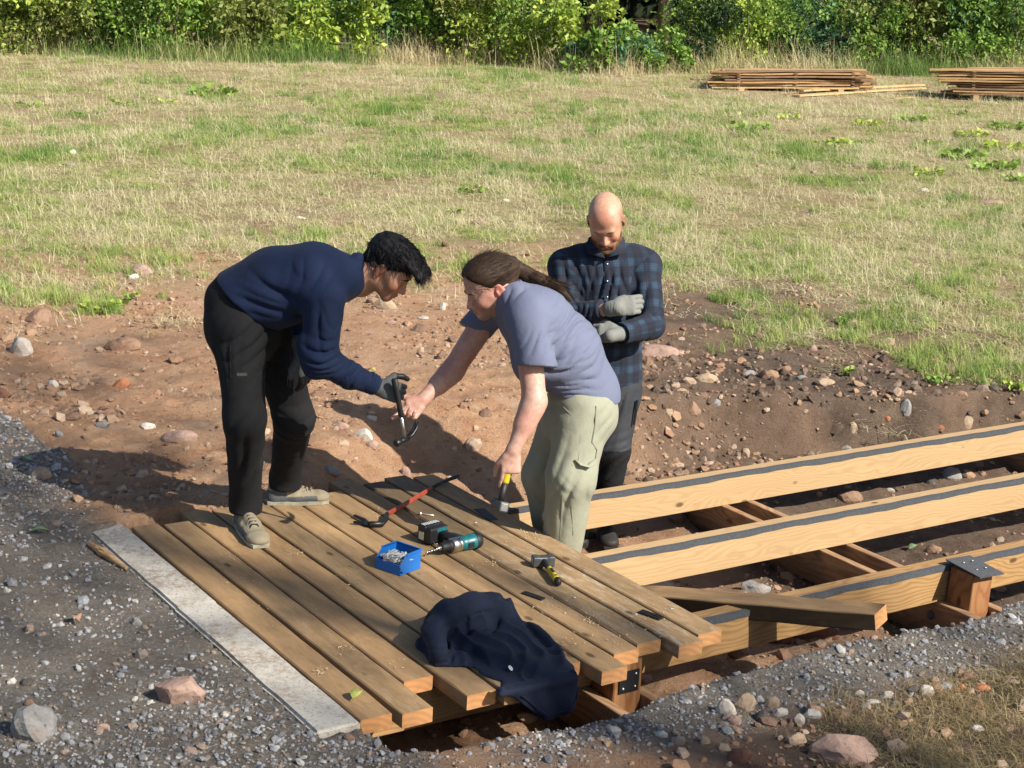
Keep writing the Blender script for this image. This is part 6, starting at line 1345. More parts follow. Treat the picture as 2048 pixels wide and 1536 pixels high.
    # a sleeve folded back over the left side, with its gathered cuff
    SP = [np.array([*deckuv(x, y, z), z]) for x, y, z in ((1000, 1222, .075), (945, 1212, .10), (893, 1226, .105), (868, 1262, .085), (878, 1306, .045))]
    for a_, b_, r0, r1 in zip(SP[:-1], SP[1:], (.040, .050, .048, .044), (.050, .048, .044, .034)): S.cone(a_, b_, r0, r1, .022)
    S.fold([(SP[3], .10, (1, .3, 0), .030, .009), (SP[2], .10, (.2, 1, 0), .045, .008), (SP[1], .12, (.6, 1, .2), .05, .008), (SP[4], .08, (1, 0, .4), .02, .006)], .0015, 20, 61)
    M_jkt = fabric('dark_blue_jersey_jacket', (.009, .014, .034), var=.25, sheen=.02); o = S.mesh('jacket', M_jkt, None, 2, attrs={'dirt': lambda V: V[:, 0] * 0}); o.matrix_world = DM
    tag(o, 'dark blue jacket lying crumpled over the ends of the planks', 'jacket')
    B = MB(); B.tube([DM_pt for DM_pt in [(UE + .006 + .009 * math.sin((v_ + .35 * (h_ + .035)) * 46 + 2 * math.sin(v_ * 9)) * float(sstep(.02, -.12, np.array(h_))), v_ , h_ + .028) for v_, h_ in HV[2:-2]]], .0028, 5); B.build('hem_seam', M_jkt, o)
    # small white oval logo
    r = ray(1021, 1337); Dm = np.array(DM.inverted()); oo = Dm[:3, :3] @ C0 + Dm[:3, 3]; rd = Dm[:3, :3] @ r
    best = None
    for t in np.linspace(4.5, 7.5, 1500):
        q = oo + rd * t; i = ((q - S.lo) / S.h).astype(int)
        if (i < 0).any() or (i >= S.n - 1).any(): continue
        if S.a[tuple(i)] < .002: best = q; break
    if best is not None:
        i = ((best - S.lo) / S.h).astype(int); gnd = np.array([S.a[i[0] + 1, i[1], i[2]] - S.a[i[0] - 1, i[1], i[2]], S.a[i[0], i[1] + 1, i[2]] - S.a[i[0], i[1] - 1, i[2]], S.a[i[0], i[1], i[2] + 1] - S.a[i[0], i[1], i[2] - 1]]); gnd = unit(gnd)
        e1 = unit(np.cross(gnd, [0, 1, 0])); e2 = np.cross(gnd, e1); c0 = best + gnd * .002
        pts_ = [c0 + e1 * math.cos(t) * .0125 + e2 * math.sin(t) * .0065 for t in np.linspace(0, 2 * math.pi, 17)[:-1]]; B = MB(); n_ = 16
        B.add(pts_ + [p + gnd * .0015 for p in pts_], [tuple(range(n_))[::-1], tuple(range(n_, 2 * n_))] + [(k, (k + 1) % n_, n_ + (k + 1) % n_, n_ + k) for k in range(n_)]); B.build('white_logo', M_whitep, o)
        B = MB(); B.tube([c0 + gnd * .0018 + e1 * .009 * s_ + e2 * .002 * s_ for s_ in (-1, 1)], .0009, 4); B.build('logo_line', M_jkt, o)
jacket()

# ------------------------------------------------------------------ lumber, grass, weeds, hedge
M_board_a = wood('sawn_larch_in_stack', (.54, .35, .16), (.26, .15, .07), (.40, .23, .10)); M_board_d = wood('weathered_sawn_board', (.30, .19, .11), (.11, .07, .045), (.2, .11, .06)); M_board_p = wood('pale_sawn_board', (.60, .42, .22), (.38, .24, .12), (.46, .28, .12))
def stack_boards(x0, x1, py, base_h, layers, per, label, group, yaw, L, seed, depth, mats):
    r = np.random.default_rng(seed); pc = on_ground((x0 + x1) / 2, py); ca, sa = math.cos(yaw), math.sin(yaw); zc = pc[2]
    names = ['lowest', 'second lowest', 'third', 'fourth', 'fifth', 'sixth', 'seventh', 'eighth', 'ninth', 'tenth']
    for k in range(layers):
        z = zc + base_h + k * .047
        for j in range(per):
            yy = (j + .5) / per * depth - depth / 2 + r.uniform(-.02, .02); W = depth / per * r.uniform(.82, .98); sh = r.uniform(-.26, .26) - .05 * k * (1 if j == 0 else 0); m = mats[int(r.integers(0, len(mats)))]
            ang = yaw + r.uniform(-.045, .045); L_ = L * r.uniform(.93, 1.04); 
            M = Matrix.Translation((pc[0] + ca * sh - sa * yy - math.cos(ang) * L_ / 2, pc[1] + sa * sh + ca * yy - math.sin(ang) * L_ / 2, z)) @ Matrix.Rotation(ang, 4, 'Z') @ Matrix.Rotation(r.uniform(-.006, .006), 4, 'Y') @ Matrix.Translation((0, -W / 2, 0))
            o = board('sawn_board', m, L_, W, .03, None, M, r, bow=r.uniform(-.03, .03), bev=.003, segs=6, warp=.008)
            tag(o, label % (('topmost' if k == layers - 1 else names[k]), ('front', 'second from the front', 'second from the back', 'back')[j]), 'board', group)
        if k < layers - 1:
            for t in (-.38, 0, .38):
                B = MB(); B.box((-.03, -depth / 2, 0), (.03, depth / 2, .0155)); o = B.build('stacking_stick', M_board_d); o.matrix_world = Matrix.Translation((pc[0] + ca * L * t, pc[1] + sa * L * t, z + .001)) @ Matrix.Rotation(yaw, 4, 'Z'); tag(o, '%s spacer stick under %s layer, %s' % ({-.38: 'left', 0: 'middle', .38: 'right'}[t], names[k + 1], group), 'stick', 'spacer sticks in the board stacks')
    for t in (-.36, .30):
        B = MB(); B.box((-.05, -depth / 2 - .05, -.1), (.05, depth / 2, base_h - .032)); o = B.build('bearer_block', M_board_p); o.matrix_world = Matrix.Translation((pc[0] + ca * L * t, pc[1] + sa * L * t, zc)) @ Matrix.Rotation(yaw, 4, 'Z'); tag(o, ('left' if t < 0 else 'right') + ' bearer under the ' + group, 'timber block', 'bearers under the board stacks')
stack_boards(1432, 1738, 178, .07, 7, 4, '%s layer, %s board, long low stack by bushes', 'long low board stack', -.05, 2.75, 1, .95, [M_board_a, M_board_d, M_board_a, M_board_p])
stack_boards(1905, 2230, 202, .15, 10, 4, '%s layer, %s board, higher stack cut by right edge', 'higher board stack at right', -.22, 2.9, 2, .9, [M_board_a, M_board_d, M_board_a])
rl = np.random.default_rng(6)
for k, (x0, y0, x1, y1, h_, W, lab) in enumerate([(1600, 196, 1852, 183, .05, .20, 'lower of the two pale boards lying before the long stack'), (1608, 190, 1850, 182, .085, .17, 'upper of the two pale boards lying before the long stack'), (1575, 191, 1700, 186, .012, .16, 'dark short board half under the pale boards'), (1380, 160, 1470, 166, .03, .2, 'dark board sticking out left of the long stack'), (1790, 199, 1828, 196, .02, .10, 'short pale offcut right of the pale boards'), (1560, 180, 1600, 183, .03, .15, 'reddish offcut under the front of the long stack')]):
    a, b_ = on_ground(x0, y0), on_ground(x1, y1); d = b_ - a; d[2] = 0; L_ = float(np.linalg.norm(d)); M = Matrix.Translation((a[0], a[1], max(a[2], b_[2]) + h_)) @ Matrix.Rotation(math.atan2(d[1], d[0]), 4, 'Z') @ Matrix.Rotation(-.0, 4, 'Y')
    tag(board('sawn_board', [M_board_p, M_board_p, M_board_d, M_board_d, M_board_p, M_board_a][k], L_, W, .03, None, M, rl, bev=.003, segs=5, warp=.006), lab, 'board', 'loose boards before the stacks')

def blade_mat(name, stops, rough=.7):
    m, nt, b = new_mat(name); g = NG(nt); t = g.attr('tint', 'INSTANCER'); v = g.coord(); t2 = g.math('ADD', t, g.math('MULTIPLY', g.math('SUBTRACT', g.noise(v, 30, 2), .5), .35))
    c = g.ramp(t2, stops); g.l(c, b.inputs['Base Color']); b.inputs['Roughness'].default_value = rough; b.inputs['Specular IOR Level'].default_value = .25
    tr = g.n('BsdfTranslucent'); g.l(c, tr.inputs[0]); mx = g.n('MixShader', i_0=.25); g.l(b.outputs[0], mx.inputs[1]); g.l(tr.outputs[0], mx.inputs[2]); out = [x for x in nt.nodes if x.type == 'OUTPUT_MATERIAL'][0]; g.l(mx.outputs[0], out.inputs[0])
    return m
M_grass = blade_mat('grass_blades', [(.0, (.63, .57, .37)), (.3, (.53, .49, .26)), (.52, (.42, .46, .155)), (.8, (.27, .36, .09)), (1, (.155, .27, .06))])
def clump(name, mat, n, rad, hmin, hmax, lean, w_, seed, segs=3):
    r = np.random.default_rng(seed); V = []; Fc = []
    for _ in range(n):
        a = r.uniform(0, 6.28); rr = rad * math.sqrt(r.uniform()); p = np.array([rr * math.cos(a), rr * math.sin(a), -.01]); h = r.uniform(hmin, hmax); ld = r.uniform(0, 6.28); ln = abs(r.normal(lean, lean * .5)); sd_ = np.array([-math.sin(ld), math.cos(ld), 0]); b0 = len(V)
        for k in range(segs + 1):
            t = k / segs; ang = ln * t * 1.3; q = p + np.array([math.cos(ld) * math.sin(ang), math.sin(ld) * math.sin(ang), math.cos(ang)]) * h * t; wd = w_ * (1 - t * .85)
            if q[2] < .002 * k: q[2] = .002 * k
            V += [q - sd_ * wd, q + sd_ * wd]
        for k in range(segs): Fc.append((b0 + 2 * k, b0 + 2 * k + 1, b0 + 2 * k + 3, b0 + 2 * k + 2))
    me = bpy.data.meshes.new(name); me.from_pydata([tuple(map(float, v)) for v in V], [], Fc); me.materials.append(mat); return bpy.data.objects.new(name, me)
TURF = collection([clump('turf_form', M_grass, 46, .13, .03, .10, .9, .0022, s) for s in range(3)] + [clump('turf_form', M_grass, 40, .16, .05, .16, 1.5, .0024, 10 + s) for s in range(3)] + [clump('turf_form', M_grass, 55, .09, .07, .20, .55, .0026, 20 + s) for s in range(2)])
rv = np.random.default_rng(31)
# sampled so that the count per picture area stays even
def field_pts(n, y0, y1, pw, keep):
    t = rv.uniform(size=n); k = 1 - pw; y = (y0 ** k + t * (y1 ** k - y0 ** k)) ** (1 / k); x = rv.uniform(-1, 1, n) * (.345 * y + 2.4)
    q = rv.uniform(size=n) < keep(x, y); x, y = x[q], y[q]; return np.stack([x, y, ground_z(x, y)], 1)
def green_at(x, y):
    q = np.stack([x, y], -1); g_ = .50 + .50 * fbm(q * .35, 4, 91) + .50 * fbm(q * 1.6, 3, 92)
    g_ = g_ + .16 * np.exp(-((y - 22) / 6) ** 2) * (x < 5) - .18 * sstep(13.5, 11, y) * (x < .5) - .22 * np.exp(-((y - 17.5) / 2.5) ** 2) * sstep(1, -2, x) - .15 * sstep(4, 8, x) * sstep(30, 24, y)
    return np.clip(g_ + rv.normal(0, .19, len(x)), 0, 1)
def kt(x, y):
    gr, a_, b_ = zones(x, y); q = np.stack([x, y], -1); bare = sstep(.25, -.15, fbm(q * .8, 4, 95)); d = gr * (1 - .82 * bare); d *= 1 - .55 * sstep(4, 7, x) * sstep(29, 22, y) * sstep(12, 16, y); return d
P = field_pts(56000, 8.6, 36, 1.15, kt); n = len(P); tn = green_at(P[:, 0], P[:, 1]); sc_ = (.55 + .02 * P[:, 1]) * rv.uniform(.6, 1.25, n)
idx = np.where(tn > .6, rv.integers(0, 8, n), rv.integers(0, 6, n)); hz = .36 + .55 * sstep(.5, .9, tn)
scatter('meadow_grass', P, np.stack([rv.uniform(-.1, .1, n), rv.uniform(-.1, .1, n), rv.uniform(0, 6.28, n)], 1), np.stack([sc_ * 1.15, sc_ * 1.15, sc_ * hz], 1), idx, tn, TURF, label='dry and green grass of the mown meadow')
# flattened hay on the field and the bank top
HAY = collection([clump('hay_form', M_grass, 26, .16, .08, .28, 1.9, .0021, 40 + s, 4) for s in range(4)])
def kh(x, y): gr, a_, b_ = zones(x, y); q = np.stack([x, y], -1); return np.clip(gr * (.25 + .9 * sstep(-.05, .3, fbm(q * 1.3, 3, 97))), 0, 1)
P = field_pts(32000, 8.4, 34, 1.35, kh); n = len(P); tn = np.clip(rv.normal(.06, .12, n), 0, .5); sc_ = (.7 + .024 * P[:, 1]) * rv.uniform(.6, 1.2, n)
scatter('dry_hay', P, np.stack([rv.uniform(-.15, .15, n), rv.uniform(-.15, .15, n), rv.uniform(0, 6.28, n)], 1), np.stack([sc_, sc_, sc_ * .6], 1), rv.integers(0, 4, n), tn, HAY, label='pale dry hay lying on the turf')
# withered straw at the lower right corner and thin straws over the bare earth
def ks(x, y):
    u, v = uvof(x, y); q = np.stack([x, y], -1); return np.clip(sstep(2.66, 3.0, u + .25 * fbm(q * 1.6, 3, 99)) * sstep(1.25, 1.7, v), 0, 1)
P = sow(5200, (.2, 3.0), (3.6, 7.2), ks, rv); n = len(P); M_with = blade_mat('withered_blades', [(0, (.50, .40, .22)), (.45, (.31, .23, .12)), (1, (.17, .14, .06))]); HAY2 = collection([clump('withered_form', M_with, 34, .15, .06, .24, 1.7, .0018, 140 + s, 4) for s in range(4)]); scatter('withered_straw', P, np.stack([rv.uniform(-.2, .2, n), rv.uniform(-.2, .2, n), rv.uniform(0, 6.28, n)], 1), rv.uniform(.35, .8, (n, 1)) * np.array([1, 1, .6]), rv.integers(0, 4, n), np.clip(rv.normal(.45, .28, n), 0, 1), HAY2, label='withered brown straw heaped on the earth in the lower right corner')
def kb(x, y): gr, a_, b_ = zones(x, y); u, v = uvof(x, y); return (1 - gr) * (1 - a_) * .5 * ~((u > -.15) & (u < 2.3) & (v > -.2))
M_straw = blade_mat('single_straws', [(0, (.40, .31, .16)), (1, (.16, .10, .06))])
ST = collection([clump('straw_form', M_straw, 3, .1, .06, .22, 1.9, .0016, 60 + s, 3) for s in range(4)])
P = sow(2600, (-3.8, 4.4), (6.8, 12), kb, rv); n = len(P); scatter('stray_straws', P, np.stack([rv.uniform(-.2, .2, n), rv.uniform(-.2, .2, n), rv.uniform(0, 6.28, n)], 1), rv.uniform(.4, 1.0, (n, 1)) * np.array([1, 1, .5]), rv.integers(0, 4, n), rv.uniform(0, 1, n), ST, label='stray straws and rootlets on the bare earth')

def leaf_mat(name, lo, mid, hi, tl=.35):
    m, nt, b = new_mat(name); g = NG(nt); t = g.attr('lt'); c = g.ramp(t, [(0, lo), (.5, mid), (1, hi)]); g.l(c, b.inputs['Base Color']); b.inputs['Roughness'].default_value = .5; b.inputs['Specular IOR Level'].default_value = .35
    tr = g.n('BsdfTranslucent'); g.l(c, tr.inputs[0]); mx = g.n('MixShader', i_0=tl); g.l(b.outputs[0], mx.inputs[1]); g.l(tr.outputs[0], mx.inputs[2]); out = [x for x in nt.nodes if x.type == 'OUTPUT_MATERIAL'][0]; g.l(mx.outputs[0], out.inputs[0]); return m
LM = [leaf_mat('lime_leaves', (.10, .18, .028), (.30, .40, .06), (.50, .58, .12)), leaf_mat('green_leaves', (.065, .14, .025), (.19, .32, .055), (.34, .46, .10)), leaf_mat('blue_green_leaves', (.04, .11, .05), (.10, .22, .11), (.19, .33, .17)), leaf_mat('olive_leaves', (.08, .10, .025), (.18, .22, .05), (.34, .36, .10)), leaf_mat('dark_leaves', (.012, .03, .01), (.025, .06, .016), (.06, .11, .03))]
LM.append(leaf_mat('wood_shade_leaves', (.006, .015, .005), (.012, .03, .008), (.03, .06, .016)))  # leaf colour darkened to stand for the shade under the trees
M_bark = plain('grey_bark', (.14, .105, .075), .9, var=.3, scale=8)
def leaves_mesh(name, P, D, size, mat, parent, rng, lt, fold=.35, aspect=.62):
    """leaf blades of two folded quads each at P, pointing along D"""
    n = len(P); D = D / np.linalg.norm(D, axis=1)[:, None]; S_ = np.cross(D, rng.normal(size=(n, 3))); S_ /= np.linalg.norm(S_, axis=1)[:, None]; N_ = np.cross(S_, D); sz = np.asarray(size).reshape(-1, 1) * np.ones((n, 1))
    a = P; b_ = P + D * sz * .5 + S_ * sz * aspect * .5 + N_ * sz * fold * .3; c = P + D * sz; d = P + D * sz * .5 - S_ * sz * aspect * .5 + N_ * sz * fold * .3
    V = np.stack([a, b_, c, d], 1).reshape(-1, 3); k = np.arange(n)[:, None] * 4; Fc = np.concatenate([k + np.array([0, 1, 2]), k + np.array([0, 2, 3])])
    me = bpy.data.meshes.new(name); me.vertices.add(len(V)); me.vertices.foreach_set('co', V.astype(np.float32).ravel()); me.loops.add(Fc.size); me.loops.foreach_set('vertex_index', Fc.astype(np.int32).ravel()); me.polygons.add(len(Fc)); me.polygons.foreach_set('loop_start', (np.arange(len(Fc)) * 3).astype(np.int32)); me.update(calc_edges=True); me.materials.append(mat)
    at = me.attributes.new('lt', 'FLOAT', 'POINT'); at.data.foreach_set('value', np.repeat(np.clip(lt, 0, 1), 4).astype(np.float32)); o = bpy.data.objects.new(name, me); link(o, parent); return o
def bush(name, c, W, Hh, Dp, mat, label, seed, n=2600, size=.11, group='bushes along the far edge of the field', cat='bush', sparse=1.0, stems=7):
    r = np.random.default_rng(seed); t = empty(name, Matrix.Translation(Vector(c)), label, cat, group); 
    K = int(r.integers(12, 24)); cc = np.stack([r.normal(0, .36, K) * W / 1.3, r.normal(0, .33, K) * Dp / 1.3, (.12 + .8 * r.uniform(size=K)) * Hh], 1); rr = r.uniform(.20, .42, K) * min(W, Hh) * .62
    B = MB()
    for i in range(min(stems, K)):
        b0 = np.array([cc[i][0] * .3, cc[i][1] * .3, -.05]); mid = (b0 + cc[i]) / 2 + r.normal(0, .08, 3); B.tube([b0, mid, cc[i]], [.022, .016, .007], 5)
        for _ in range(3): e = cc[i] + r.normal(0, 1, 3) * rr[i] * .7; B.tube([cc[i] * .7 + mid * .3, e], [.008, .003], 4)
    B.build('stems', M_bark, t)
    k = r.integers(0, K, n); d = r.normal(size=(n, 3)); d /= np.linalg.norm(d, axis=1)[:, None]; rad = rr[k] * (.55 + .5 * r.uniform(size=n) ** .5); P = cc[k] + d * rad[:, None]; P[:, 2] = np.abs(P[:, 2]); 
    D = d * .5 + r.normal(0, .5, (n, 3)) + np.array([0, -.15, -.25]); lt = .48 + .34 * vnoise(P * 2.2 + seed, 3) + .26 * r.normal(size=n) + .1 * vnoise(P * .7 + seed, 5)
    leaves_mesh('foliage', P, D, size * r.uniform(.62, 1.15) * np.clip(r.lognormal(-.12, .35, n), .35, 1.7), mat, t, r, lt); return t
# the hedge: pixel x of the centre, foot y, width px, height px, material, label
HG = [(15, 108, 170, 150, 0, 'lime green bush cut by the left edge'), (120, 112, 160, 150, 3, 'brownish vine covered bush near the left edge'), (215, 112, 140, 140, 1, 'green bush with large leaves left of centre field'), (300, 118, 150, 150, 1, 'dark green bush behind tall pale grass'), (395, 112, 160, 160, 0, 'bright lime bush reaching the top edge at left'),
      (470, 118, 120, 130, 3, 'olive bramble bush between two lime ones'), (560, 112, 170, 165, 1, 'broad green bush left of the pale shrub'), (650, 122, 150, 140, 0, 'lime bush with blackberry like leaves'), (735, 115, 170, 160, 2, 'blue green feathery shrub above the navy back'), (830, 122, 150, 165, 1, 'green climbing bush near the picture centre'), (905, 125, 130, 140, 3, 'olive bush with dry stalks'), (980, 128, 160, 165, 0, 'lime bush above the ponytail'), (1065, 135, 140, 150, 1, 'leafy bush left of the dark hollow'), (1120, 142, 110, 110, 0, 'small lime bush at the foot of the hollow'),
      (1195, 150, 150, 85, 1, 'low green bush in front of the dark hollow'), (1265, 152, 130, 70, 2, 'low blue green bush before the dark hollow'), (1320, 150, 110, 80, 1, 'low bush right of the dark hollow'), (1400, 140, 120, 120, 4, 'dark shrub behind the long board stack'), (1470, 135, 150, 150, 0, 'yellow green shrub above the long board stack'), (1560, 132, 130, 130, 1, 'green shrub left of the acacia'), (1665, 135, 190, 130, 2, 'feathery blue green acacia behind the board stacks'), (1750, 140, 130, 110, 1, 'green shrub right of the acacia'), (1830, 140, 160, 160, 3, 'tangled olive shrub with pale stems'), (1920, 145, 150, 150, 1, 'green tangle above the right board stack'), (2000, 145, 150, 165, 2, 'blue green bush at the right edge'), (2060, 150, 140, 150, 1, 'green bush cut by the right edge'), (-70, 105, 160, 150, 1, 'green bush beyond the left edge')]
for i, (px, py, wp, hp, mi, lab) in enumerate(HG):
    p = on_ground(px, py); s = float((p - C0) @ FW) / F; W, Hh = wp * s * 1.25, hp * s * 1.12
    if hp > 100: Hh *= 1.12
    bush('bush', (p[0], p[1] + W * .30, p[2] - .05), W, Hh, W * .7, LM[mi], lab, 100 + i, int(1350 + 13 * hp), .114 if mi != 2 else .10)
# second, taller row in their shade, leaving the hollow open
for i, x in enumerate(np.linspace(-17, 17, 13)):
    if 1.0 < x < 5.2: continue
    z = gz(x, 38.5); bush('tall_shrub', (x + rv.uniform(-.5, .5), 38.5 + rv.uniform(0, 1.5), z - .1), 3.4, 3.6, 2.6, LM[[1, 4, 3, 1][i % 4]], 'tall shrub standing behind the bushes, %s' % ['far left', 'left, second from the edge', 'third from the left', 'fourth from the left', 'fifth from the left', 'left of the hollow', 'at the hollow', 'at the hollow', 'right of the hollow', 'fourth from the right', 'third from the right', 'second from the right', 'far right'][i], 300 + i, 2600, .16, 'tall shrubs behind the bushes', 'shrub')
# trees of the wood behind
for i, (x, y) in enumerate([(-15, 43), (-11, 44), (-7, 43), (-3.5, 45), (-.5, 43.5), (2.2, 45.5), (4.0, 44), (6.0, 46), (8.5, 43), (12, 44), (15.5, 43)]):
    z = gz(x, y); t = empty('tree', Matrix.Translation((x, y, z)), 'tree of the wood behind the hedge, %s' % ['leftmost', 'second from the left', 'third from the left', 'fourth from the left', 'left of the dark hollow', 'in the dark hollow, left', 'in the dark hollow, right', 'just right of the dark hollow', 'fourth from the right', 'second from the right', 'rightmost'][i], 'tree', 'trees of the wood behind the hedge')
    B = MB(); r = np.random.default_rng(500 + i); top = np.array([r.normal(0, .4), r.normal(0, .4), 7.5]); B.tube([(0, 0, -.2), (.05, 0, 1), top * .5 + [.15, .1, 0], top], [.22, .17, .12, .04], 9)
    for _ in range(9): h = r.uniform(2.6, 7); a = r.uniform(0, 6.28); q0 = top * h / 7.5; B.tube([q0, q0 + np.array([math.cos(a), math.sin(a), .5]) * 1.0, q0 + np.array([math.cos(a), math.sin(a), .45]) * 2.1], [.05, .035, .012], 5)
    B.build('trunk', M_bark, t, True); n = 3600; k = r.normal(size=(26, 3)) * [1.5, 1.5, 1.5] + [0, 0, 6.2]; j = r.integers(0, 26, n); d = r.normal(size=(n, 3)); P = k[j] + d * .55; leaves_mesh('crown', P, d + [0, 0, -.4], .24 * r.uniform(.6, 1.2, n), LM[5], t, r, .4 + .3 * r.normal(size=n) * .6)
# the dense wood beyond reads as one mass
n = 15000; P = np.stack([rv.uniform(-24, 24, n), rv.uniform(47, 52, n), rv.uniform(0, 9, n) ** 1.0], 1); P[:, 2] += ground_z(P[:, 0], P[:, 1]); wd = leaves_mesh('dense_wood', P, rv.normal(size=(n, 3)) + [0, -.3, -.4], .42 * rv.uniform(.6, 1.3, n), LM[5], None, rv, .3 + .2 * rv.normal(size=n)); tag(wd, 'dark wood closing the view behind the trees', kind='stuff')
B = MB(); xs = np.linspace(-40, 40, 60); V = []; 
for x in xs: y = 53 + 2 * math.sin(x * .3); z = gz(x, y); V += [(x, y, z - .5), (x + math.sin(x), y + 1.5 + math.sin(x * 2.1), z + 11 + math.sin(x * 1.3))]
B.add(V, [(2 * i, 2 * i + 2, 2 * i + 3, 2 * i + 1) for i in range(len(xs) - 1)]); o = B.build('wood_shade_sheet', plain('painted_wood_shade', (.02, .035, .012), 1.0, var=.4, scale=1.5)); tag(o, 'sheet coloured dark for the shade deep in the wood', kind='stuff')  # backdrop sheet, its dark colour stands in for shade between the trees
# tall dry grass and weeds at the foot of the hedge
M_tall = blade_mat('tall_dry_grass', [(.0, (.54, .46, .28)), (.4, (.46, .42, .21)), (.65, (.26, .32, .10)), (1, (.11, .20, .045))])
TALL = collection([clump('tall_grass_form', M_tall, 40, .40, .12, .66, .7, .0055, 80 + s, 4) for s in range(4)])
X = []; T = []
for px in rv.uniform(-60, 2110, 520):
    fy = np.interp(px, [0, 300, 1000, 1200, 1450, 2048], [98, 118, 128, 148, 142, 150]); p = on_ground(px, fy + rv.uniform(-6, 5)); X.append(p); T.append(np.clip(.36 + .8 * vnoise(np.array([[p[0] * .5, 0, 0]]), 7)[0] + rv.normal(0, .2), 0, 1))
P = np.array(X); n = len(P); scatter('tall_grass_fringe', P, np.stack([n * [0.], n * [0.], rv.uniform(0, 6.28, n)], 1), rv.uniform(.45, 1.35, (n, 1)) * np.array([1, 1, 1.0]), rv.integers(0, 4, n), T, TALL, label='tall dry grass and weeds at the foot of the hedge')
# broad leaved weeds, each a plant
def weed(px, py, wpx, nl, label, seed):
    p = on_ground(px, py); s = float((p - C0) @ FW) / F; r = np.random.default_rng(seed); R_ = wpx * s / 2; t = empty('broadleaf_weed', Matrix.Translation(Vector(p)), label, 'weed', 'broad leaved weeds in the field'); a = r.uniform(0, 6.28, nl); rr = R_ * np.sqrt(r.uniform(size=nl)) * .8
    nl = int(nl * 1.7); a = r.uniform(0, 6.28, nl); rr = R_ * np.sqrt(r.uniform(size=nl)) * .9; sz = np.clip(R_ * .34, .035, .13); P = np.stack([rr * np.cos(a), rr * np.sin(a) * .8, r.uniform(.02, .03 + sz * .6, nl)], 1); D = np.stack([np.cos(a), np.sin(a), r.uniform(-.1, .5, nl)], 1) + r.normal(0, .3, (nl, 3))
    leaves_mesh('leaves', P, D, sz * r.uniform(.6, 1.25, nl), LM[0 if seed % 3 == 0 else 1], t, r, .75 + .2 * r.normal(size=nl), .25, .95)
    B = MB(); 
    for i in range(min(nl, 14)): B.tube([(0, 0, -.01), P[i] * [.5, .5, .9], P[i]], .003, 4)
    B.build('stalks', LM[1], t)
WD = [(425, 190, 90, 46, 'largest weed clump of the left half of the field'), (245, 212, 50, 20, 'weed with dark leaves left of the largest clump'), (335, 208, 44, 22, 'weed just left of the largest clump'), (625, 212, 34, 12, 'small weed right of the largest clump'), (1040, 0, 0, 0, ''), (875, 292, 26, 10, 'small weed in the field above the dark haired man'), (945, 385, 56, 24, 'weed in the field left of the bald head'), (742, 352, 34, 12, 'grassy weed above the navy shoulder'), (1210, 262, 30, 10, 'pale weed above the bald head'), (1505, 262, 76, 34, 'weed patch below the long board stack, left'), (1465, 262, 44, 16, 'weed at the left end of the weed patches'), (1580, 240, 50, 20, 'weed patch right under the long stack'), (1500, 236, 40, 14, 'weed close under the left end of the long stack'), (1425, 285, 30, 10, 'greyish weed left of the pink stone'), (1665, 292, 70, 30, 'bright weed patch in the middle of the right field'), (1725, 288, 50, 24, 'weed beside the bright patch'), (1560, 312, 44, 16, 'weed by the pink stone'), (1735, 252, 60, 22, 'weed patch under the pale boards'), (1820, 244, 66, 30, 'weed patch under the right end of the pale boards'), (1915, 230, 40, 14, 'weed left of the right board stack'), (1940, 275, 70, 34, 'leafy weed patch under the right stack'), (2010, 258, 70, 34, 'weed patch at the right edge, upper'), (1925, 318, 96, 52, 'largest weed patch of the right half of the field'), (2010, 300, 80, 40, 'weed patch at the right edge, middle'), (1868, 290, 44, 16, 'small weed left of the largest right patch'), (1990, 340, 90, 44, 'weed patch at the right edge, lower'), (1860, 352, 60, 22, 'thin weed patch below the largest right one'), (2030, 362, 50, 26, 'lowest weed at the right edge'), (60, 215, 50, 14, 'weed at the left edge of the field'), (205, 622, 90, 22, 'low weed on the earth at the left'), (262, 600, 40, 12, 'tuft beside the low weed at the left'), (1885, 770, 60, 30, 'weed hanging over the turf edge at right'), (2035, 780, 50, 26, 'weed at the right edge of the bank'), (1694, 752, 24, 12, 'tiny weed at the bank top'), (1690, 648, 26, 10, 'small weed in the hay'), (910, 428, 40, 12, 'small weed behind the ponytail man'), (160, 230, 30, 10, 'small weed in the left field'), (1270, 300, 36, 12, 'weed right of the bald head')]
for i, (px, py, wp, nl, lab) in enumerate(WD):
    if wp: weed(px, py, wp, nl, lab, 700 + i)
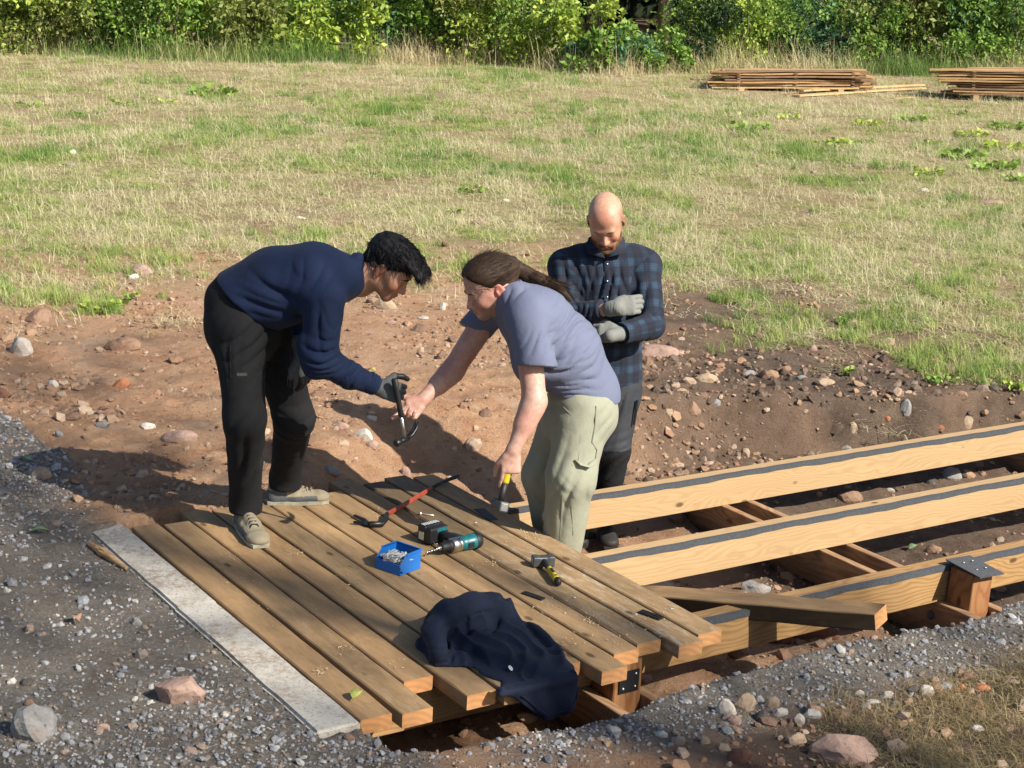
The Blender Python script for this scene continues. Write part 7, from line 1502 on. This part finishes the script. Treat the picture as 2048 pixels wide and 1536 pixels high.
# green tufts on the bare earth and along the bank top
TUFT = collection([clump('tuft_form', M_grass, 40, .07, .06, .18, .6, .0026, 120 + s, 3) for s in range(3)]); X = []
for (px, py, wx, wy, k) in [(200, 622, 60, 12, 26), (110, 600, 110, 24, 40), (250, 520, 160, 40, 60), (1960, 740, 90, 30, 70), (1840, 720, 60, 30, 40), (1560, 655, 100, 40, 50), (1780, 650, 120, 40, 60), (1300, 470, 100, 30, 40), (10, 590, 30, 30, 16), (600, 480, 160, 20, 40), (1000, 540, 140, 30, 30), (1600, 520, 200, 40, 60), (1900, 560, 120, 50, 50), (1480, 600, 70, 14, 24)]:
    for _ in range(k): X.append(on_ground(px + rv.normal() * wx * .5, py + rv.normal() * wy * .5))
P = np.array(X); n = len(P); scatter('green_tufts', P, np.stack([n * [0.], n * [0.], rv.uniform(0, 6.28, n)], 1), rv.uniform(.5, 1.1, (n, 1)) * np.array([1, 1, 1.0]), rv.integers(0, 3, n), np.clip(rv.normal(.75, .18, n), 0, 1), TUFT, label='green grass tufts at the edge of the bare earth')

# a tall thin-leaved tree outside the picture to the right: its broken shade lies over the near ground and the left slope
def shade_tree():
    r = np.random.default_rng(900); Sv = np.array(SUN); G = []
    def put(n, xr, yr): G.append(np.stack([r.uniform(*xr, n), r.uniform(*yr, n), np.zeros(n)], 1))
    put(1850, (-3.6, 4.2), (2.6, 6.65)); put(400, (-3.9, -1.75), (6.65, 8.2)); put(520, (-4.8, -2.1), (8.0, 10.9))
    G = np.concatenate(G); cl = .18 * np.stack([vnoise(G * 1.3, 5), vnoise(G * 1.3, 6), 0 * G[:, 0]], 1); P = G + cl + r.normal(0, .12, G.shape) + Sv * r.uniform(23, 27, (len(G), 1))
    base = P.mean(0); z0 = gz(base[0], base[1]); t = empty('tree', Matrix.Translation((base[0], base[1], z0)), 'tall sparse tree outside the picture on the right that shades the near ground', 'tree'); b0 = np.array([base[0], base[1], z0])
    leaves_mesh('crown', P - b0, r.normal(size=P.shape) + [0, 0, -.4], .16 * r.uniform(.7, 1.25, len(P)), LM[1], t, r, .5 + .2 * r.normal(size=len(P)))
    B = MB(); top = np.array([.2, .1, base[2] - z0 - .5]); B.tube([(0, 0, -.2), (.1, 0, 3), top * .6, top], [.26, .2, .14, .06], 9)
    for k in r.choice(len(P), 26): e = P[k] - b0; q0 = top * r.uniform(.55, .95); B.tube([q0, (q0 + e) / 2 + [0, 0, .3], e], [.05, .028, .008], 5)
    B.build('trunk', M_bark, t, True)
shade_tree()
